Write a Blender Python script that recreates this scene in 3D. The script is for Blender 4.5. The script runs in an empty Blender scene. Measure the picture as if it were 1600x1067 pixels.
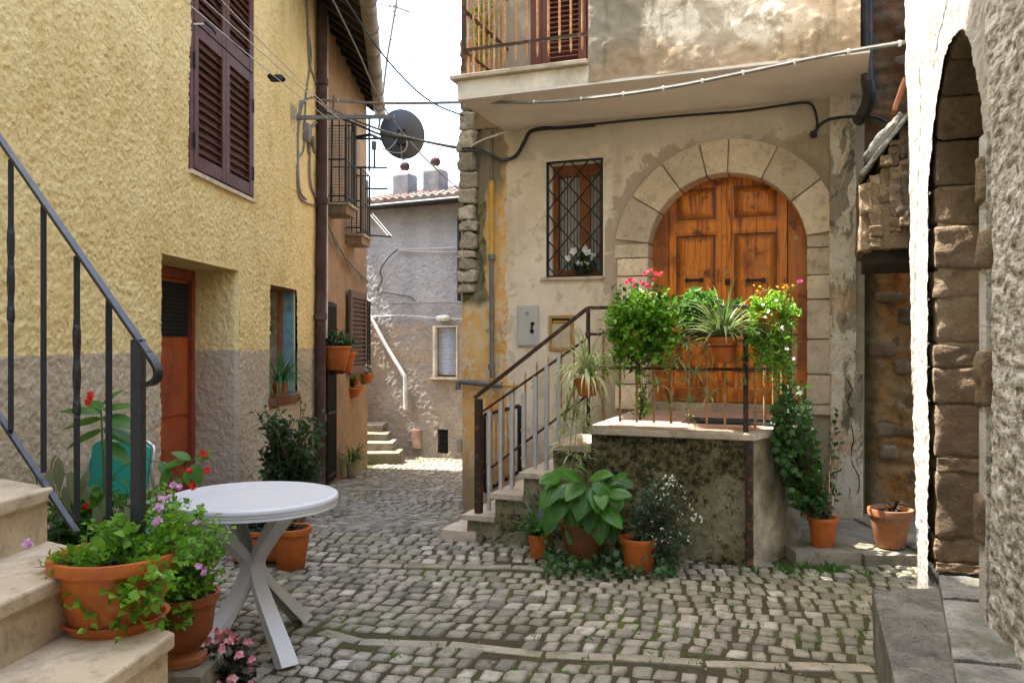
import bpy, math, random
import numpy as np
from mathutils import Vector, Matrix
R = math.radians
PI = math.pi
rng = random.Random(7)
scene = bpy.context.scene
C = scene.collection

# ------------------------------------------------------------------ camera
EYE = 1.45
FPX, CX, CY = 1300.0, 800.0, 535.0        # lens in photograph pixels (1600 wide)
cam_data = bpy.data.cameras.new("camera")
cam_data.sensor_width = 36.0
cam_data.lens = 36.0 * FPX / 1600.0
cam_data.clip_start = 0.05
cam_data.clip_end = 2000
cam_data.shift_y = (CY - 533.5) / 1600.0
cam = bpy.data.objects.new("camera", cam_data)
cam.location = (0, 0, EYE)
cam.rotation_euler = (R(90), 0, 0)
C.objects.link(cam)
scene.camera = cam

# ------------------------------------------------------------------ sky, sun, exposure
SUN_ELEV = 63.0
SUN_AZ = (-0.945, 0.327)                   # horizontal direction towards the sun
world = bpy.data.worlds.new("World")
scene.world = world
world.use_nodes = True
wnt = world.node_tree
wnt.nodes.clear()
w_out = wnt.nodes.new("ShaderNodeOutputWorld")
w_bg = wnt.nodes.new("ShaderNodeBackground")
w_sky = wnt.nodes.new("ShaderNodeTexSky")
w_sky.sky_type = 'NISHITA'
w_sky.sun_disc = False
w_sky.sun_elevation = R(SUN_ELEV)
w_sky.sun_rotation = math.atan2(SUN_AZ[0], SUN_AZ[1])
w_sky.air_density = 1.0
w_sky.dust_density = 3.0
w_sky.altitude = 300
w_bg.inputs['Strength'].default_value = 0.15
w_hs = wnt.nodes.new("ShaderNodeHueSaturation")      # hazy midday sky
w_hs.inputs['Saturation'].default_value = 0.92
wnt.links.new(w_sky.outputs[0], w_hs.inputs['Color'])
wnt.links.new(w_hs.outputs[0], w_bg.inputs[0])
wnt.links.new(w_bg.outputs[0], w_out.inputs[0])

sun_data = bpy.data.lights.new("sun", 'SUN')
sun_data.energy = 2.5
sun_data.angle = R(0.5)
sun_data.color = (1.0, 0.95, 0.87)
sun = bpy.data.objects.new("sun", sun_data)
_e = R(SUN_ELEV)
sun_dir = Vector((SUN_AZ[0] * math.cos(_e), SUN_AZ[1] * math.cos(_e), math.sin(_e)))
sun.rotation_euler = sun_dir.to_track_quat('Z', 'Y').to_euler()
sun.location = (-6, 3, 14)
C.objects.link(sun)

scene.view_settings.view_transform = 'Standard'
scene.view_settings.look = 'None'
scene.view_settings.exposure = 2.9
scene.view_settings.gamma = 1.0
scene.view_settings.use_curve_mapping = False
scene.render.engine = 'CYCLES'
scene.cycles.max_bounces = 8
scene.cycles.diffuse_bounces = 5
scene.cycles.glossy_bounces = 3
scene.cycles.transmission_bounces = 4
scene.cycles.transparent_max_bounces = 6
scene.cycles.caustics_reflective = False
scene.cycles.caustics_refractive = False
scene.cycles.sample_clamp_indirect = 8
scene.cycles.use_denoising = True

# ------------------------------------------------------------------ numpy noise
_nr = np.random.RandomState(11)
_H = _nr.rand(4096).astype(np.float64)
_P = _nr.permutation(4096)
def _hash(ix, iy, iz):
    return _H[_P[(_P[(_P[ix & 4095] + iy) & 4095] + iz) & 4095]]
def vnoise(p):
    p = np.asarray(p, dtype=np.float64)
    i = np.floor(p).astype(np.int64)
    f = p - i
    f = f * f * (3 - 2 * f)
    x, y, z = i[:, 0], i[:, 1], i[:, 2]
    fx, fy, fz = f[:, 0], f[:, 1], f[:, 2]
    def L(a, b, t): return a + (b - a) * t
    c00 = L(_hash(x, y, z), _hash(x + 1, y, z), fx)
    c10 = L(_hash(x, y + 1, z), _hash(x + 1, y + 1, z), fx)
    c01 = L(_hash(x, y, z + 1), _hash(x + 1, y, z + 1), fx)
    c11 = L(_hash(x, y + 1, z + 1), _hash(x + 1, y + 1, z + 1), fx)
    return L(L(c00, c10, fy), L(c01, c11, fy), fz) * 2 - 1
def fbm(p, s=1.0, o=4, g=0.5, seed=0.0):
    p = np.asarray(p, dtype=np.float64) * s + 37.7 + seed * 13.13
    r = np.zeros(len(p)); a = 1.0; t = 0
    for _ in range(o):
        r += a * vnoise(p); t += a; a *= g; p = p * 2.03 + 5.1
    return r / t

# ------------------------------------------------------------------ mesh building
class MB:
    """Collects geometry for ONE mesh object."""
    def __init__(s): s.v = []; s.f = []; s.r = []; s.mi = []; s.cm = 0
    def add(s, vs, fs, r=0.5):
        o = len(s.v)
        s.v.extend([tuple(q) for q in vs])
        if hasattr(r, '__len__'): s.r.extend(r)
        else: s.r.extend([r] * len(vs))
        for f in fs: s.f.append(tuple(i + o for i in f)); s.mi.append(s.cm)
        return s
    def box(s, a, b, m=None, r=0.5):
        x0, y0, z0 = a; x1, y1, z1 = b
        vs = [(x0,y0,z0),(x1,y0,z0),(x1,y1,z0),(x0,y1,z0),(x0,y0,z1),(x1,y0,z1),(x1,y1,z1),(x0,y1,z1)]
        if m is not None: vs = [m @ Vector(q) for q in vs]
        return s.add(vs, [(0,3,2,1),(4,5,6,7),(0,1,5,4),(1,2,6,5),(2,3,7,6),(3,0,4,7)], r)
    def prism(s, poly, z0, z1, m=None, r=0.5):
        n = len(poly)
        vs = [(x, y, z0) for x, y in poly] + [(x, y, z1) for x, y in poly]
        if m is not None: vs = [m @ Vector(q) for q in vs]
        fs = [tuple(reversed(range(n))), tuple(range(n, 2 * n))]
        for i in range(n):
            j = (i + 1) % n; fs.append((i, j, n + j, n + i))
        return s.add(vs, fs, r)
    def tube(s, pts, rad, n=8, cap=True, r=0.5):
        pts = [Vector(p) for p in pts]
        rads = rad if hasattr(rad, '__len__') else [rad] * len(pts)
        up = Vector((0, 0, 1)); vs = []; fs = []
        prev = None
        for i, p in enumerate(pts):
            a = pts[max(i - 1, 0)]; b = pts[min(i + 1, len(pts) - 1)]
            t = (b - a)
            t = t.normalized() if t.length > 1e-9 else Vector((0, 0, 1))
            if prev is None:
                q = up if abs(t.dot(up)) < 0.95 else Vector((1, 0, 0))
                x = q.cross(t).normalized()
            else:
                x = (prev - t * prev.dot(t))
                x = x.normalized() if x.length > 1e-6 else t.orthogonal().normalized()
            prev = x
            y = t.cross(x)
            for k in range(n):
                an = 2 * PI * k / n
                vs.append(p + (x * math.cos(an) + y * math.sin(an)) * rads[i])
        for i in range(len(pts) - 1):
            for k in range(n):
                k2 = (k + 1) % n
                fs.append((i*n+k, i*n+k2, (i+1)*n+k2, (i+1)*n+k))
        if cap:
            fs.append(tuple(reversed(range(n)))); fs.append(tuple(range((len(pts)-1)*n, len(pts)*n)))
        return s.add(vs, fs, r)
    def lathe(s, prof, c=(0,0,0), n=32, m=None, r=0.5, wob=0.0):
        vs = []; fs = []
        for (rd, z) in prof:
            for k in range(n):
                an = 2 * PI * k / n
                q = Vector((c[0] + rd * math.cos(an), c[1] + rd * math.sin(an), c[2] + z))
                vs.append(m @ q if m is not None else q)
        for i in range(len(prof) - 1):
            for k in range(n):
                k2 = (k + 1) % n
                fs.append((i*n+k, i*n+k2, (i+1)*n+k2, (i+1)*n+k))
        fs.append(tuple(reversed(range(n)))); fs.append(tuple(range((len(prof)-1)*n, len(prof)*n)))
        return s.add(vs, fs, r)
    def rock(s, a, b, rnd=0.25, amp=0.01, n=5, seed=0, m=None, r=None, sc=9.0):
        """rounded, chipped stone block filling the box a-b"""
        a = np.array(a, float); b = np.array(b, float)
        c = (a + b) / 2; h = (b - a) / 2
        key = {}; P = []; F = []
        def vid(i, j, k):
            t = (i, j, k)
            if t not in key:
                key[t] = len(P); P.append((i * 2.0 / n - 1, j * 2.0 / n - 1, k * 2.0 / n - 1))
            return key[t]
        for ax in range(3):
            for sd in (0, n):
                for u in range(n):
                    for w in range(n):
                        def q(uu, ww):
                            t = [0, 0, 0]; t[ax] = sd; t[(ax+1) % 3] = uu; t[(ax+2) % 3] = ww
                            return vid(*t)
                        f = (q(u, w), q(u+1, w), q(u+1, w+1), q(u, w+1))
                        F.append(f if sd else f[::-1])
        P = np.array(P)
        rr = min(h) * rnd                              # corner radius in metres
        inner = np.maximum(h - rr, h * 0.02)
        W = P * h
        cl = np.clip(W, -inner, inner)
        d = W - cl
        ln = np.linalg.norm(d, axis=1)[:, None]
        W2 = np.where(ln > 1e-9, cl + d / np.maximum(ln, 1e-9) * np.minimum(ln, rr), W)
        nn = W2 / np.maximum(np.linalg.norm(W2 / h, axis=1)[:, None], 1e-6) / h
        nn = nn / np.maximum(np.linalg.norm(nn, axis=1)[:, None], 1e-6)
        W2 = W2 + c
        W2 = W2 + nn * (fbm(W2 + seed * 3.3, sc, 4, 0.6) * amp)[:, None]
        vs = [Vector(q) for q in W2]
        if m is not None: vs = [m(q) if callable(m) else m @ q for q in vs]
        if r is None: r = rng.random()
        return s.add(vs, F, r)
    def build(s, name, mats, parent=None, smooth=False, label=None, bevel=0.0, sharp=None):
        me = bpy.data.meshes.new(name)
        me.from_pydata([tuple(q) for q in s.v], [], s.f)
        if not isinstance(mats, (list, tuple)): mats = [mats]
        for m in mats: me.materials.append(m)
        if len(mats) > 1: me.polygons.foreach_set('material_index', s.mi)
        at = me.attributes.new('rnd', 'FLOAT', 'POINT')
        at.data.foreach_set('value', np.array(s.r, dtype=np.float32))
        if smooth: me.polygons.foreach_set('use_smooth', [True] * len(me.polygons))
        me.update()
        o = bpy.data.objects.new(name, me)
        C.objects.link(o)
        if parent is not None: o.parent = parent
        if label: o['label'] = label
        if bevel > 0:
            b = o.modifiers.new('bevel', 'BEVEL'); b.width = bevel; b.segments = 2; b.limit_method = 'ANGLE'; b.angle_limit = R(40)
        if smooth and sharp:
            me.set_sharp_from_angle(angle=R(sharp))
        return o

def tag(o, label=None, cat=None, group=None, kind=None):
    if label: o['label'] = label
    if cat: o['category'] = cat
    if group: o['group'] = group
    if kind: o['kind'] = kind
    return o
def thing(name, label, cat, loc=(0, 0, 0), rz=0.0, group=None):
    o = bpy.data.objects.new(name, None)
    o.empty_display_size = 0.1
    C.objects.link(o); o.location = loc; o.rotation_euler = (0, 0, rz)
    return tag(o, label, cat, group)
def copy_thing(o, loc, rz, label, parent=None, root=True):
    c = o.copy(); C.objects.link(c)
    if root:
        c.location = loc; c.rotation_euler = (0, 0, rz); c['label'] = label
    else: c.parent = parent
    for ch in [x for x in bpy.data.objects if x.parent == o]: copy_thing(ch, None, None, None, c, False)
    return c

class Frame:
    """upright wall plane: origin, local x along the wall, local -y towards the viewer"""
    def __init__(s, ox, oy, dx, dy):
        l = math.hypot(dx, dy); s.o = (ox, oy); s.x = (dx / l, dy / l); s.n = (-dy / l, dx / l)
        s.rz = math.atan2(dy, dx)
    def at(s, px, py, off=0.0):
        m = (px - CX) / FPX; k = (py - CY) / FPX
        # (m t - ox) nx + (t - oy) ny = off
        t = (off + s.o[0] * s.n[0] + s.o[1] * s.n[1]) / (m * s.n[0] + s.n[1])
        X, Y = m * t - s.o[0], t - s.o[1]
        return X * s.x[0] + Y * s.x[1], EYE - k * t
    def u(s, px, off=0.0): return s.at(px, CY, off)[0]
    def z(s, px, py, off=0.0): return s.at(px, py, off)[1]
    def loc(s, X, Y, Z=0.0):
        X -= s.o[0]; Y -= s.o[1]
        return Vector((X * s.x[0] + Y * s.x[1], X * s.n[0] + Y * s.n[1], Z))
    def w(s, u, y, z=0.0):
        return Vector((s.o[0] + u * s.x[0] + y * s.n[0], s.o[1] + u * s.x[1] + y * s.n[1], z))
def P3(px, py, Y):
    return Vector(((px - CX) / FPX * Y, Y, EYE - (py - CY) / FPX * Y))

def wall_sheet(name, mat, parent, u0, u1, z0, z1, res, disp, holes=(), y=0.0, label=None, skin=0.0):
    """displaced wall face on local plane y; holes are (u0,u1,z0,z1) or a callable(U,Z)->bool array"""
    us = list(np.arange(u0, u1, res)) + [u1]; zs = list(np.arange(z0, z1, res)) + [z1]
    for h in holes:
        if callable(h): continue
        for q in h[:2]:
            if u0 < q < u1: i = int(np.argmin(np.abs(np.array(us) - q))); us[i] = q
        for q in h[2:]:
            if z0 < q < z1: i = int(np.argmin(np.abs(np.array(zs) - q))); zs[i] = q
    us = np.array(us); zs = np.array(zs)
    U, Z = np.meshgrid(us, zs)
    nu, nz = len(us), len(zs)
    pts = np.stack([U.ravel(), np.full(U.size, y), Z.ravel()], 1)
    d = disp(pts)
    pts[:, 1] -= d
    uc = (us[:-1] + us[1:]) / 2; zc = (zs[:-1] + zs[1:]) / 2
    UC, ZC = np.meshgrid(uc, zc)
    keep = np.ones(UC.shape, bool)
    for h in holes:
        if callable(h): keep &= ~h(UC, ZC)
        else: keep &= ~((UC > h[0]) & (UC < h[1]) & (ZC > h[2]) & (ZC < h[3]))
    jj, ii = np.nonzero(keep)
    a = jj * nu + ii
    quads = np.stack([a, a + 1, a + nu + 1, a + nu], 1).astype(np.int32)
    me = bpy.data.meshes.new(name)
    me.vertices.add(len(pts)); me.vertices.foreach_set('co', pts.astype(np.float32).ravel())
    me.loops.add(quads.size); me.loops.foreach_set('vertex_index', quads.ravel())
    me.polygons.add(len(quads))
    me.polygons.foreach_set('loop_start', np.arange(0, quads.size, 4, dtype=np.int32))
    me.polygons.foreach_set('loop_total', np.full(len(quads), 4, dtype=np.int32))
    me.polygons.foreach_set('use_smooth', np.ones(len(quads), bool))
    me.update(calc_edges=True)
    me.materials.append(mat)
    o = bpy.data.objects.new(name, me); C.objects.link(o); o.parent = parent
    if label: o['label'] = label
    return o

def spline(pts, n=8):
    pts = [Vector(p) for p in pts]
    out = []
    for i in range(len(pts) - 1):
        p0 = pts[max(i-1, 0)]; p1 = pts[i]; p2 = pts[i+1]; p3 = pts[min(i+2, len(pts)-1)]
        for k in range(n):
            t = k / n
            out.append(0.5 * ((2*p1) + (p2-p0)*t + (2*p0-5*p1+4*p2-p3)*t*t + (3*p1-p0-3*p2+p3)*t**3))
    out.append(pts[-1])
    return out
def sag(a, b, s, n=24):
    a = Vector(a); b = Vector(b)
    return [a.lerp(b, i / n) - Vector((0, 0, s * 4 * (i / n) * (1 - i / n))) for i in range(n + 1)]

# ------------------------------------------------------------------ material DSL
class NT:
    def __init__(s, name):
        s.m = bpy.data.materials.new(name); s.m.use_nodes = True
        s.t = s.m.node_tree; s.t.nodes.clear()
        s.out = s.t.nodes.new('ShaderNodeOutputMaterial')
        s.co = s.t.nodes.new('ShaderNodeTexCoord').outputs['Object']
    def N(s, ty, **kw):
        n = s.t.nodes.new(ty)
        for k, v in kw.items(): setattr(n, k, v)
        return n
    def put(s, sock, v):
        if v is None: return
        if isinstance(v, bpy.types.NodeSocket): s.t.links.new(v, sock)
        elif isinstance(v, (tuple, list)) and sock.type == 'RGBA' and len(v) == 3: sock.default_value = (*v, 1)
        else: sock.default_value = v
    def map(s, scale=(1, 1, 1), loc=(0, 0, 0), rot=(0, 0, 0), vec=None):
        n = s.N('ShaderNodeMapping'); s.put(n.inputs['Vector'], vec or s.co)
        n.inputs['Scale'].default_value = scale; n.inputs['Location'].default_value = loc; n.inputs['Rotation'].default_value = rot
        return n.outputs[0]
    def noise(s, scale, detail=4, rough=0.55, vec=None, dist=0.0, color=False):
        n = s.N('ShaderNodeTexNoise'); s.put(n.inputs['Vector'], vec or s.co)
        n.inputs['Scale'].default_value = scale; n.inputs['Detail'].default_value = detail
        n.inputs['Roughness'].default_value = rough; n.inputs['Distortion'].default_value = dist
        return n.outputs['Color' if color else 'Fac']
    def vor(s, scale, vec=None, feature='F1', out='Distance', rand=1.0):
        n = s.N('ShaderNodeTexVoronoi'); n.feature = feature; s.put(n.inputs['Vector'], vec or s.co)
        n.inputs['Scale'].default_value = scale; n.inputs['Randomness'].default_value = rand
        return n.outputs[out]
    def ramp(s, f, stops, interp='LINEAR'):
        n = s.N('ShaderNodeValToRGB'); s.put(n.inputs[0], f)
        e = n.color_ramp; e.interpolation = interp
        while len(e.elements) < len(stops): e.elements.new(0.5)
        for el, (p, c) in zip(e.elements, stops):
            el.position = p
            el.color = (c, c, c, 1) if not hasattr(c, '__len__') else (*c[:3], 1)
        return n.outputs[0]
    def mix(s, f, a, b, mode='MIX'):
        n = s.N('ShaderNodeMix'); n.data_type = 'RGBA'; n.blend_type = mode; n.clamp_factor = True
        s.put(n.inputs[0], f); s.put(n.inputs[6], a); s.put(n.inputs[7], b)
        return n.outputs[2]
    def math(s, op, a, b=None, c=None, clamp=False):
        n = s.N('ShaderNodeMath'); n.operation = op; n.use_clamp = clamp
        s.put(n.inputs[0], a)
        if b is not None: s.put(n.inputs[1], b)
        if c is not None: s.put(n.inputs[2], c)
        return n.outputs[0]
    def xyz(s, vec=None):
        n = s.N('ShaderNodeSeparateXYZ'); s.put(n.inputs[0], vec or s.co)
        return n.outputs[0], n.outputs[1], n.outputs[2]
    def step(s, v, a, b):      # smooth 0..1 between a and b
        n = s.N('ShaderNodeMapRange'); n.interpolation_type = 'SMOOTHSTEP'; n.clamp = True
        s.put(n.inputs[0], v); n.inputs[1].default_value = a; n.inputs[2].default_value = b
        n.inputs[3].default_value = 0; n.inputs[4].default_value = 1
        return n.outputs[0]
    def attr(s, name='rnd'):
        n = s.N('ShaderNodeAttribute'); n.attribute_name = name; return n.outputs['Fac']
    def bump(s, h, strength=0.5, dist=0.01, normal=None):
        n = s.N('ShaderNodeBump'); s.put(n.inputs['Height'], h); n.inputs['Strength'].default_value = strength
        n.inputs['Distance'].default_value = dist
        if normal is not None: s.put(n.inputs['Normal'], normal)
        return n.outputs[0]
    def bsdf(s, col, rough=0.8, normal=None, metal=0.0, spec=0.5, **kw):
        n = s.N('ShaderNodeBsdfPrincipled')
        s.put(n.inputs['Base Color'], col); s.put(n.inputs['Roughness'], rough); s.put(n.inputs['Metallic'], metal)
        s.put(n.inputs['Specular IOR Level'], spec)
        if normal is not None: s.put(n.inputs['Normal'], normal)
        for k, v in kw.items(): s.put(n.inputs[k.replace('_', ' ')], v)
        return n.outputs[0]
    def end(s, sh):
        s.t.links.new(sh, s.out.inputs['Surface']); return s.m
def plain(name, col, rough=0.6, metal=0.0, var=0.12, scale=14.0, bump=0.15, bdist=0.003, spec=0.5, dirt=None):
    m = NT(name)
    n1 = m.noise(scale, 5, 0.6); n2 = m.noise(scale * 6, 3, 0.6)
    a = tuple(min(1, c * (1 + var)) for c in col); b = tuple(c * (1 - var) for c in col)
    c = m.mix(m.ramp(n1, [(0.35, 0.0), (0.65, 1.0)]), a, b)
    if dirt: c = m.mix(m.math('MULTIPLY', m.ramp(m.noise(scale * .5, 6, .65), [(0.5, 0), (0.68, 1)]), 0.7), c, dirt)
    return m.end(m.bsdf(c, m.math('ADD', m.math('MULTIPLY', n1, 0.2), rough - 0.1), m.bump(n2, bump, bdist), metal, spec))
# ------------------------------------------------------------------ materials
def make_yellow():
    m = NT('yellow_stucco')
    x, y, z = m.xyz()
    n = m.noise(46, 5, 0.7); big = m.noise(1.3, 5, 0.6); mid = m.noise(7, 5, 0.6)
    up = m.mix(m.ramp(big, [(0.35, 0), (0.65, 1)]), (.93, .755, .375), (.88, .69, .31))
    up = m.mix(m.math('MULTIPLY', m.ramp(mid, [(0.5, 0), (0.75, 1)]), .5), up, (.72, .49, .16))
    up = m.mix(m.math('MULTIPLY', m.ramp(n, [(0.56, 0), (0.66, 1)]), .65), up, (.42, .27, .085))
    up = m.mix(m.math('MULTIPLY', m.ramp(m.noise(2.0, 7, .68, dist=.4, vec=m.map((1, 1, .45))), [(0.50, 0), (0.66, 1)]), .5), up, (.66, .45, .16))
    lo = m.mix(m.ramp(big, [(0.35, 0), (0.65, 1)]), (.62, .515, .365), (.52, .42, .29))
    lo = m.mix(m.math('MULTIPLY', m.ramp(n, [(0.55, 0), (0.68, 1)]), .6), lo, (.25, .18, .11))
    e = m.math('ADD', z, m.math('MULTIPLY', m.math('SUBTRACT', m.noise(7, 6, .7), 0.5), 0.10))
    c = m.mix(m.step(e, 1.375, 1.39), lo, up)
    # grime at the foot
    c = m.mix(m.math('MULTIPLY', m.step(m.math('ADD', z, m.math('MULTIPLY', mid, -.8)), -0.1, -0.5), .8), c, (.12, .10, .07))
    h = m.math('ADD', n, m.math('MULTIPLY', m.noise(110, 3, .6), .4))
    return m.end(m.bsdf(c, .92, m.bump(h, 1.0, .014), spec=.2))
def make_plaster_arch():
    """beige plaster, stains, orange paint and bare strip at the left corner (local x,z)"""
    m = NT('old_plaster')
    x, y, z = m.xyz()
    n = m.noise(2.2, 6, .6); n2 = m.noise(5.5, 6, .62, dist=.4); f = m.noise(45, 4, .6)
    c = m.mix(m.ramp(n, [(0.38, 0), (0.62, 1)]), (.82, .72, .58), (.70, .595, .455))
    c = m.mix(m.ramp(n2, [(0.56, 0), (0.585, 1)]), c, (.62, .52, .39))       # damp patches with an edge
    c = m.mix(m.math('MULTIPLY', m.ramp(m.noise(1.1, 5, .6, vec=m.map((1, 1, .25))), [(0.50, 0), (0.68, 1)]), .75), c, (.32, .255, .17))
    # stain ring around the arch: centre (UC, ZS)
    dx = m.math('SUBTRACT', x, ARC_U); dz = m.math('MAXIMUM', m.math('SUBTRACT', z, ARC_Z), 0.0)
    d = m.math('SQRT', m.math('ADD', m.math('MULTIPLY', dx, dx), m.math('MULTIPLY', dz, dz)))
    d = m.math('ADD', d, m.math('MULTIPLY', m.math('SUBTRACT', n2, .5), .62))
    ring = m.math('SUBTRACT', 1.0, m.step(d, ARC_R + .37, ARC_R + .39))
    c = m.mix(m.math('MULTIPLY', ring, .8), c, (.40, .32, .225))
    rp = m.math('MULTIPLY', m.step(m.math('ADD', x, m.math('MULTIPLY', m.math('SUBTRACT', n2, .5), .5)), 2.88, 2.98), .8)
    c = m.mix(rp, c, (.36, .285, .185))
    # white repair strip just under the slab
    ed = m.math('ADD', z, m.math('MULTIPLY', m.math('SUBTRACT', n2, .5), .5))
    c = m.mix(m.math('MULTIPLY', m.step(ed, 3.14, 3.17), .75), c, (.62, .56, .45))
    # orange paint left
    ex = m.math('ADD', x, m.math('MULTIPLY', m.math('SUBTRACT', m.noise(4.2, 6, .65), .5), .20))
    org = m.mix(m.ramp(m.noise(3.3, 6, .62, dist=.5), [(0.36, 0), (0.50, .5), (0.62, 1)]), (.76, .52, .22), (.70, .32, .08))
    org = m.mix(m.ramp(m.noise(7, 7, .72, dist=.4), [(0.50, 0), (0.54, 1)]), org, (.70, .53, .32))
    org = m.mix(m.math('MULTIPLY', m.ramp(m.noise(3.6, 7, .7, dist=.3), [(0.57, 0), (0.60, 1)]), .8), org, (.36, .27, .17))
    c = m.mix(m.math('SUBTRACT', 1.0, m.step(ex, .455, .465)), c, org)
    # grey-brown cement along the rubble corner and low
    gx = m.math('ADD', x, m.math('MULTIPLY', m.math('SUBTRACT', m.noise(5, 5, .6), .5), .22))
    g1 = m.math('MULTIPLY', m.math('SUBTRACT', 1.0, m.step(gx, .235, .26)), m.step(m.math('ADD', z, m.math('MULTIPLY', n, .2)), 1.85, 1.95))
    moss = m.mix(m.ramp(m.noise(9, 4, .6), [(0.45, 0), (0.6, 1)]), (.24, .20, .12), (.095, .105, .02))
    c = m.mix(g1, c, moss)
    lowm = m.math('SUBTRACT', 1.0, m.step(m.math('ADD', z, m.math('MULTIPLY', m.noise(3, 5, .6), .9)), .55, 1.0))
    c = m.mix(m.math('MULTIPLY', lowm, .75), c, (.24, .18, .115))
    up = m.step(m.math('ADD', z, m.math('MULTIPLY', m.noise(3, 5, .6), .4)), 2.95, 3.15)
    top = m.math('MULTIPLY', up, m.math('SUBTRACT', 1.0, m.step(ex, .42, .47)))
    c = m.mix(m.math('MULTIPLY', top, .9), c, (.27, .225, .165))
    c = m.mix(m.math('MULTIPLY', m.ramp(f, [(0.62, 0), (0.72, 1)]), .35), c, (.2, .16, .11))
    h = m.math('ADD', m.math('MULTIPLY', n2, 1.0), m.math('MULTIPLY', f, .35))
    return m.end(m.bsdf(c, .9, m.bump(h, .45, .01), spec=.2))
def make_upper_plaster():
    m = NT('weathered_plaster')
    x, y, z = m.xyz()
    n = m.noise(1.6, 7, .62, dist=.3); n2 = m.noise(4.5, 7, .66, dist=.6); f = m.noise(50, 4, .65)
    c = m.mix(m.ramp(n, [(0.40, 0), (0.52, .6), (0.60, 1)]), (.80, .73, .61), (.70, .53, .38))
    c = m.mix(m.ramp(n2, [(0.50, 0), (0.56, 1)]), c, (.50, .43, .33))
    ex = m.math('ADD', x, m.math('MULTIPLY', m.math('SUBTRACT', n2, .5), .5))
    grey = m.mix(m.ramp(n, [(0.4, 0), (0.6, 1)]), (.33, .29, .225), (.26, .225, .165))
    c = m.mix(m.math('SUBTRACT', 1.0, m.step(ex, BAY_U0 + .42, BAY_U0 + .46)), c, grey)
    # dark rising damp and black streaks
    e = m.math('ADD', z, m.math('MULTIPLY', m.math('SUBTRACT', m.noise(3.2, 7, .66), .5), -.9))
    c = m.mix(m.math('MULTIPLY', m.math('SUBTRACT', 1.0, m.step(e, 3.52, 3.78)), .8), c, (.38, .27, .165))
    st = m.noise(3.0, 6, .65, vec=m.map((1.7, 1, .35)))
    c = m.mix(m.math('MULTIPLY', m.ramp(st, [(0.54, 0), (0.68, 1)]), .75), c, (.17, .14, .075))
    c = m.mix(m.math('MULTIPLY', m.ramp(f, [(0.60, 0), (0.68, 1)]), .5), c, (.13, .10, .07))
    return m.end(m.bsdf(c, .92, m.bump(m.math('ADD', n2, m.math('MULTIPLY', f, .4)), .5, .014), spec=.2))
def make_stone(name, a, b, dark, sc=6.0, moss=None, spots=.5, bump=.6, mossamt=.5, bd=.01):
    m = NT(name)
    r = m.attr()
    n = m.noise(sc, 6, .65); f = m.noise(sc * 8, 4, .65); v = m.noise(sc * 2.4, 5, .7, dist=.5)
    c = m.mix(m.ramp(n, [(0.35, 0), (0.65, 1)]), a, b)
    c = m.mix(m.math('MULTIPLY', m.ramp(f, [(0.58, 0), (0.68, 1)]), spots), c, dark)
    c = m.mix(m.math('MULTIPLY', m.ramp(v, [(0.56, 0), (0.66, 1)]), .5), c, dark)
    if moss: c = m.mix(m.math('MULTIPLY', m.ramp(m.noise(sc * .6, 6, .65), [(0.5, 0), (0.6, 1)]), mossamt), c, moss)
    k = m.math('ADD', m.math('MULTIPLY', r, .5), .75)
    vm = m.N('ShaderNodeVectorMath'); vm.operation = 'SCALE'; m.put(vm.inputs[0], c); m.put(vm.inputs['Scale'], k)
    h = m.math('ADD', v, m.math('MULTIPLY', f, .5))
    return m.end(m.bsdf(vm.outputs[0], .85, m.bump(h, bump, bd), spec=.3))
def make_pilaster():
    m = NT('patched_pilaster_plaster')
    x, y, z = m.xyz()
    n = m.noise(3.2, 7, .68, dist=.5, vec=m.map((1.5, 1, .6))); n2 = m.noise(8, 6, .68, dist=.4); f = m.noise(45, 4, .65)
    c = m.mix(m.ramp(n2, [(0.42, 0), (0.6, 1)]), (.72, .64, .50), (.60, .48, .33))
    c = m.mix(m.ramp(n, [(0.55, 0), (0.565, 1)]), c, (.32, .265, .19))
    c = m.mix(m.ramp(m.math('ADD', m.math('MULTIPLY', n, .6), m.math('MULTIPLY', n2, .4)), [(0.585, 0), (0.60, 1)]), c, (.15, .13, .085))
    c = m.mix(m.math('MULTIPLY', m.ramp(m.noise(2.0, 5, .6), [(0.55, 0), (0.62, 1)]), .6), c, (.50, .30, .15))
    c = m.mix(m.math('MULTIPLY', m.ramp(f, [(0.56, 0), (0.68, 1)]), .5), c, (.12, .10, .07))
    return m.end(m.bsdf(c, .92, m.bump(m.math('ADD', n, m.math('MULTIPLY', f, .3)), .8, .02), spec=.2))
def make_cobble():
    m = NT('cobblestone')
    r = m.attr()
    n = m.noise(14, 5, .65); f = m.noise(70, 4, .65); w = m.noise(.9, 4, .6)
    c = m.ramp(r, [(0, (.17, .15, .115)), (.3, (.27, .24, .185)), (.6, (.37, .335, .26)), (.8, (.33, .28, .215)), (1, (.52, .475, .385))])
    c = m.mix(m.math('MULTIPLY', m.ramp(n, [(0.46, 0), (0.62, 1)]), .6), c, (.11, .10, .07))
    c = m.mix(m.math('MULTIPLY', m.ramp(w, [(0.46, 0), (0.60, 1)]), .38), c, (.17, .17, .075))
    c = m.mix(m.math('MULTIPLY', m.ramp(m.noise(3.2, 4, .6), [(0.52, 0), (0.64, 1)]), .35), c, (.15, .135, .10))
    c = m.mix(m.math('MULTIPLY', m.ramp(f, [(0.6, 0), (0.7, 1)]), .3), c, (.10, .09, .07))
    return m.end(m.bsdf(c, m.math('ADD', m.math('MULTIPLY', n, .3), .48), m.bump(m.math('ADD', n, m.math('MULTIPLY', f, .5)), .5, .006), spec=.35))
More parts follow.
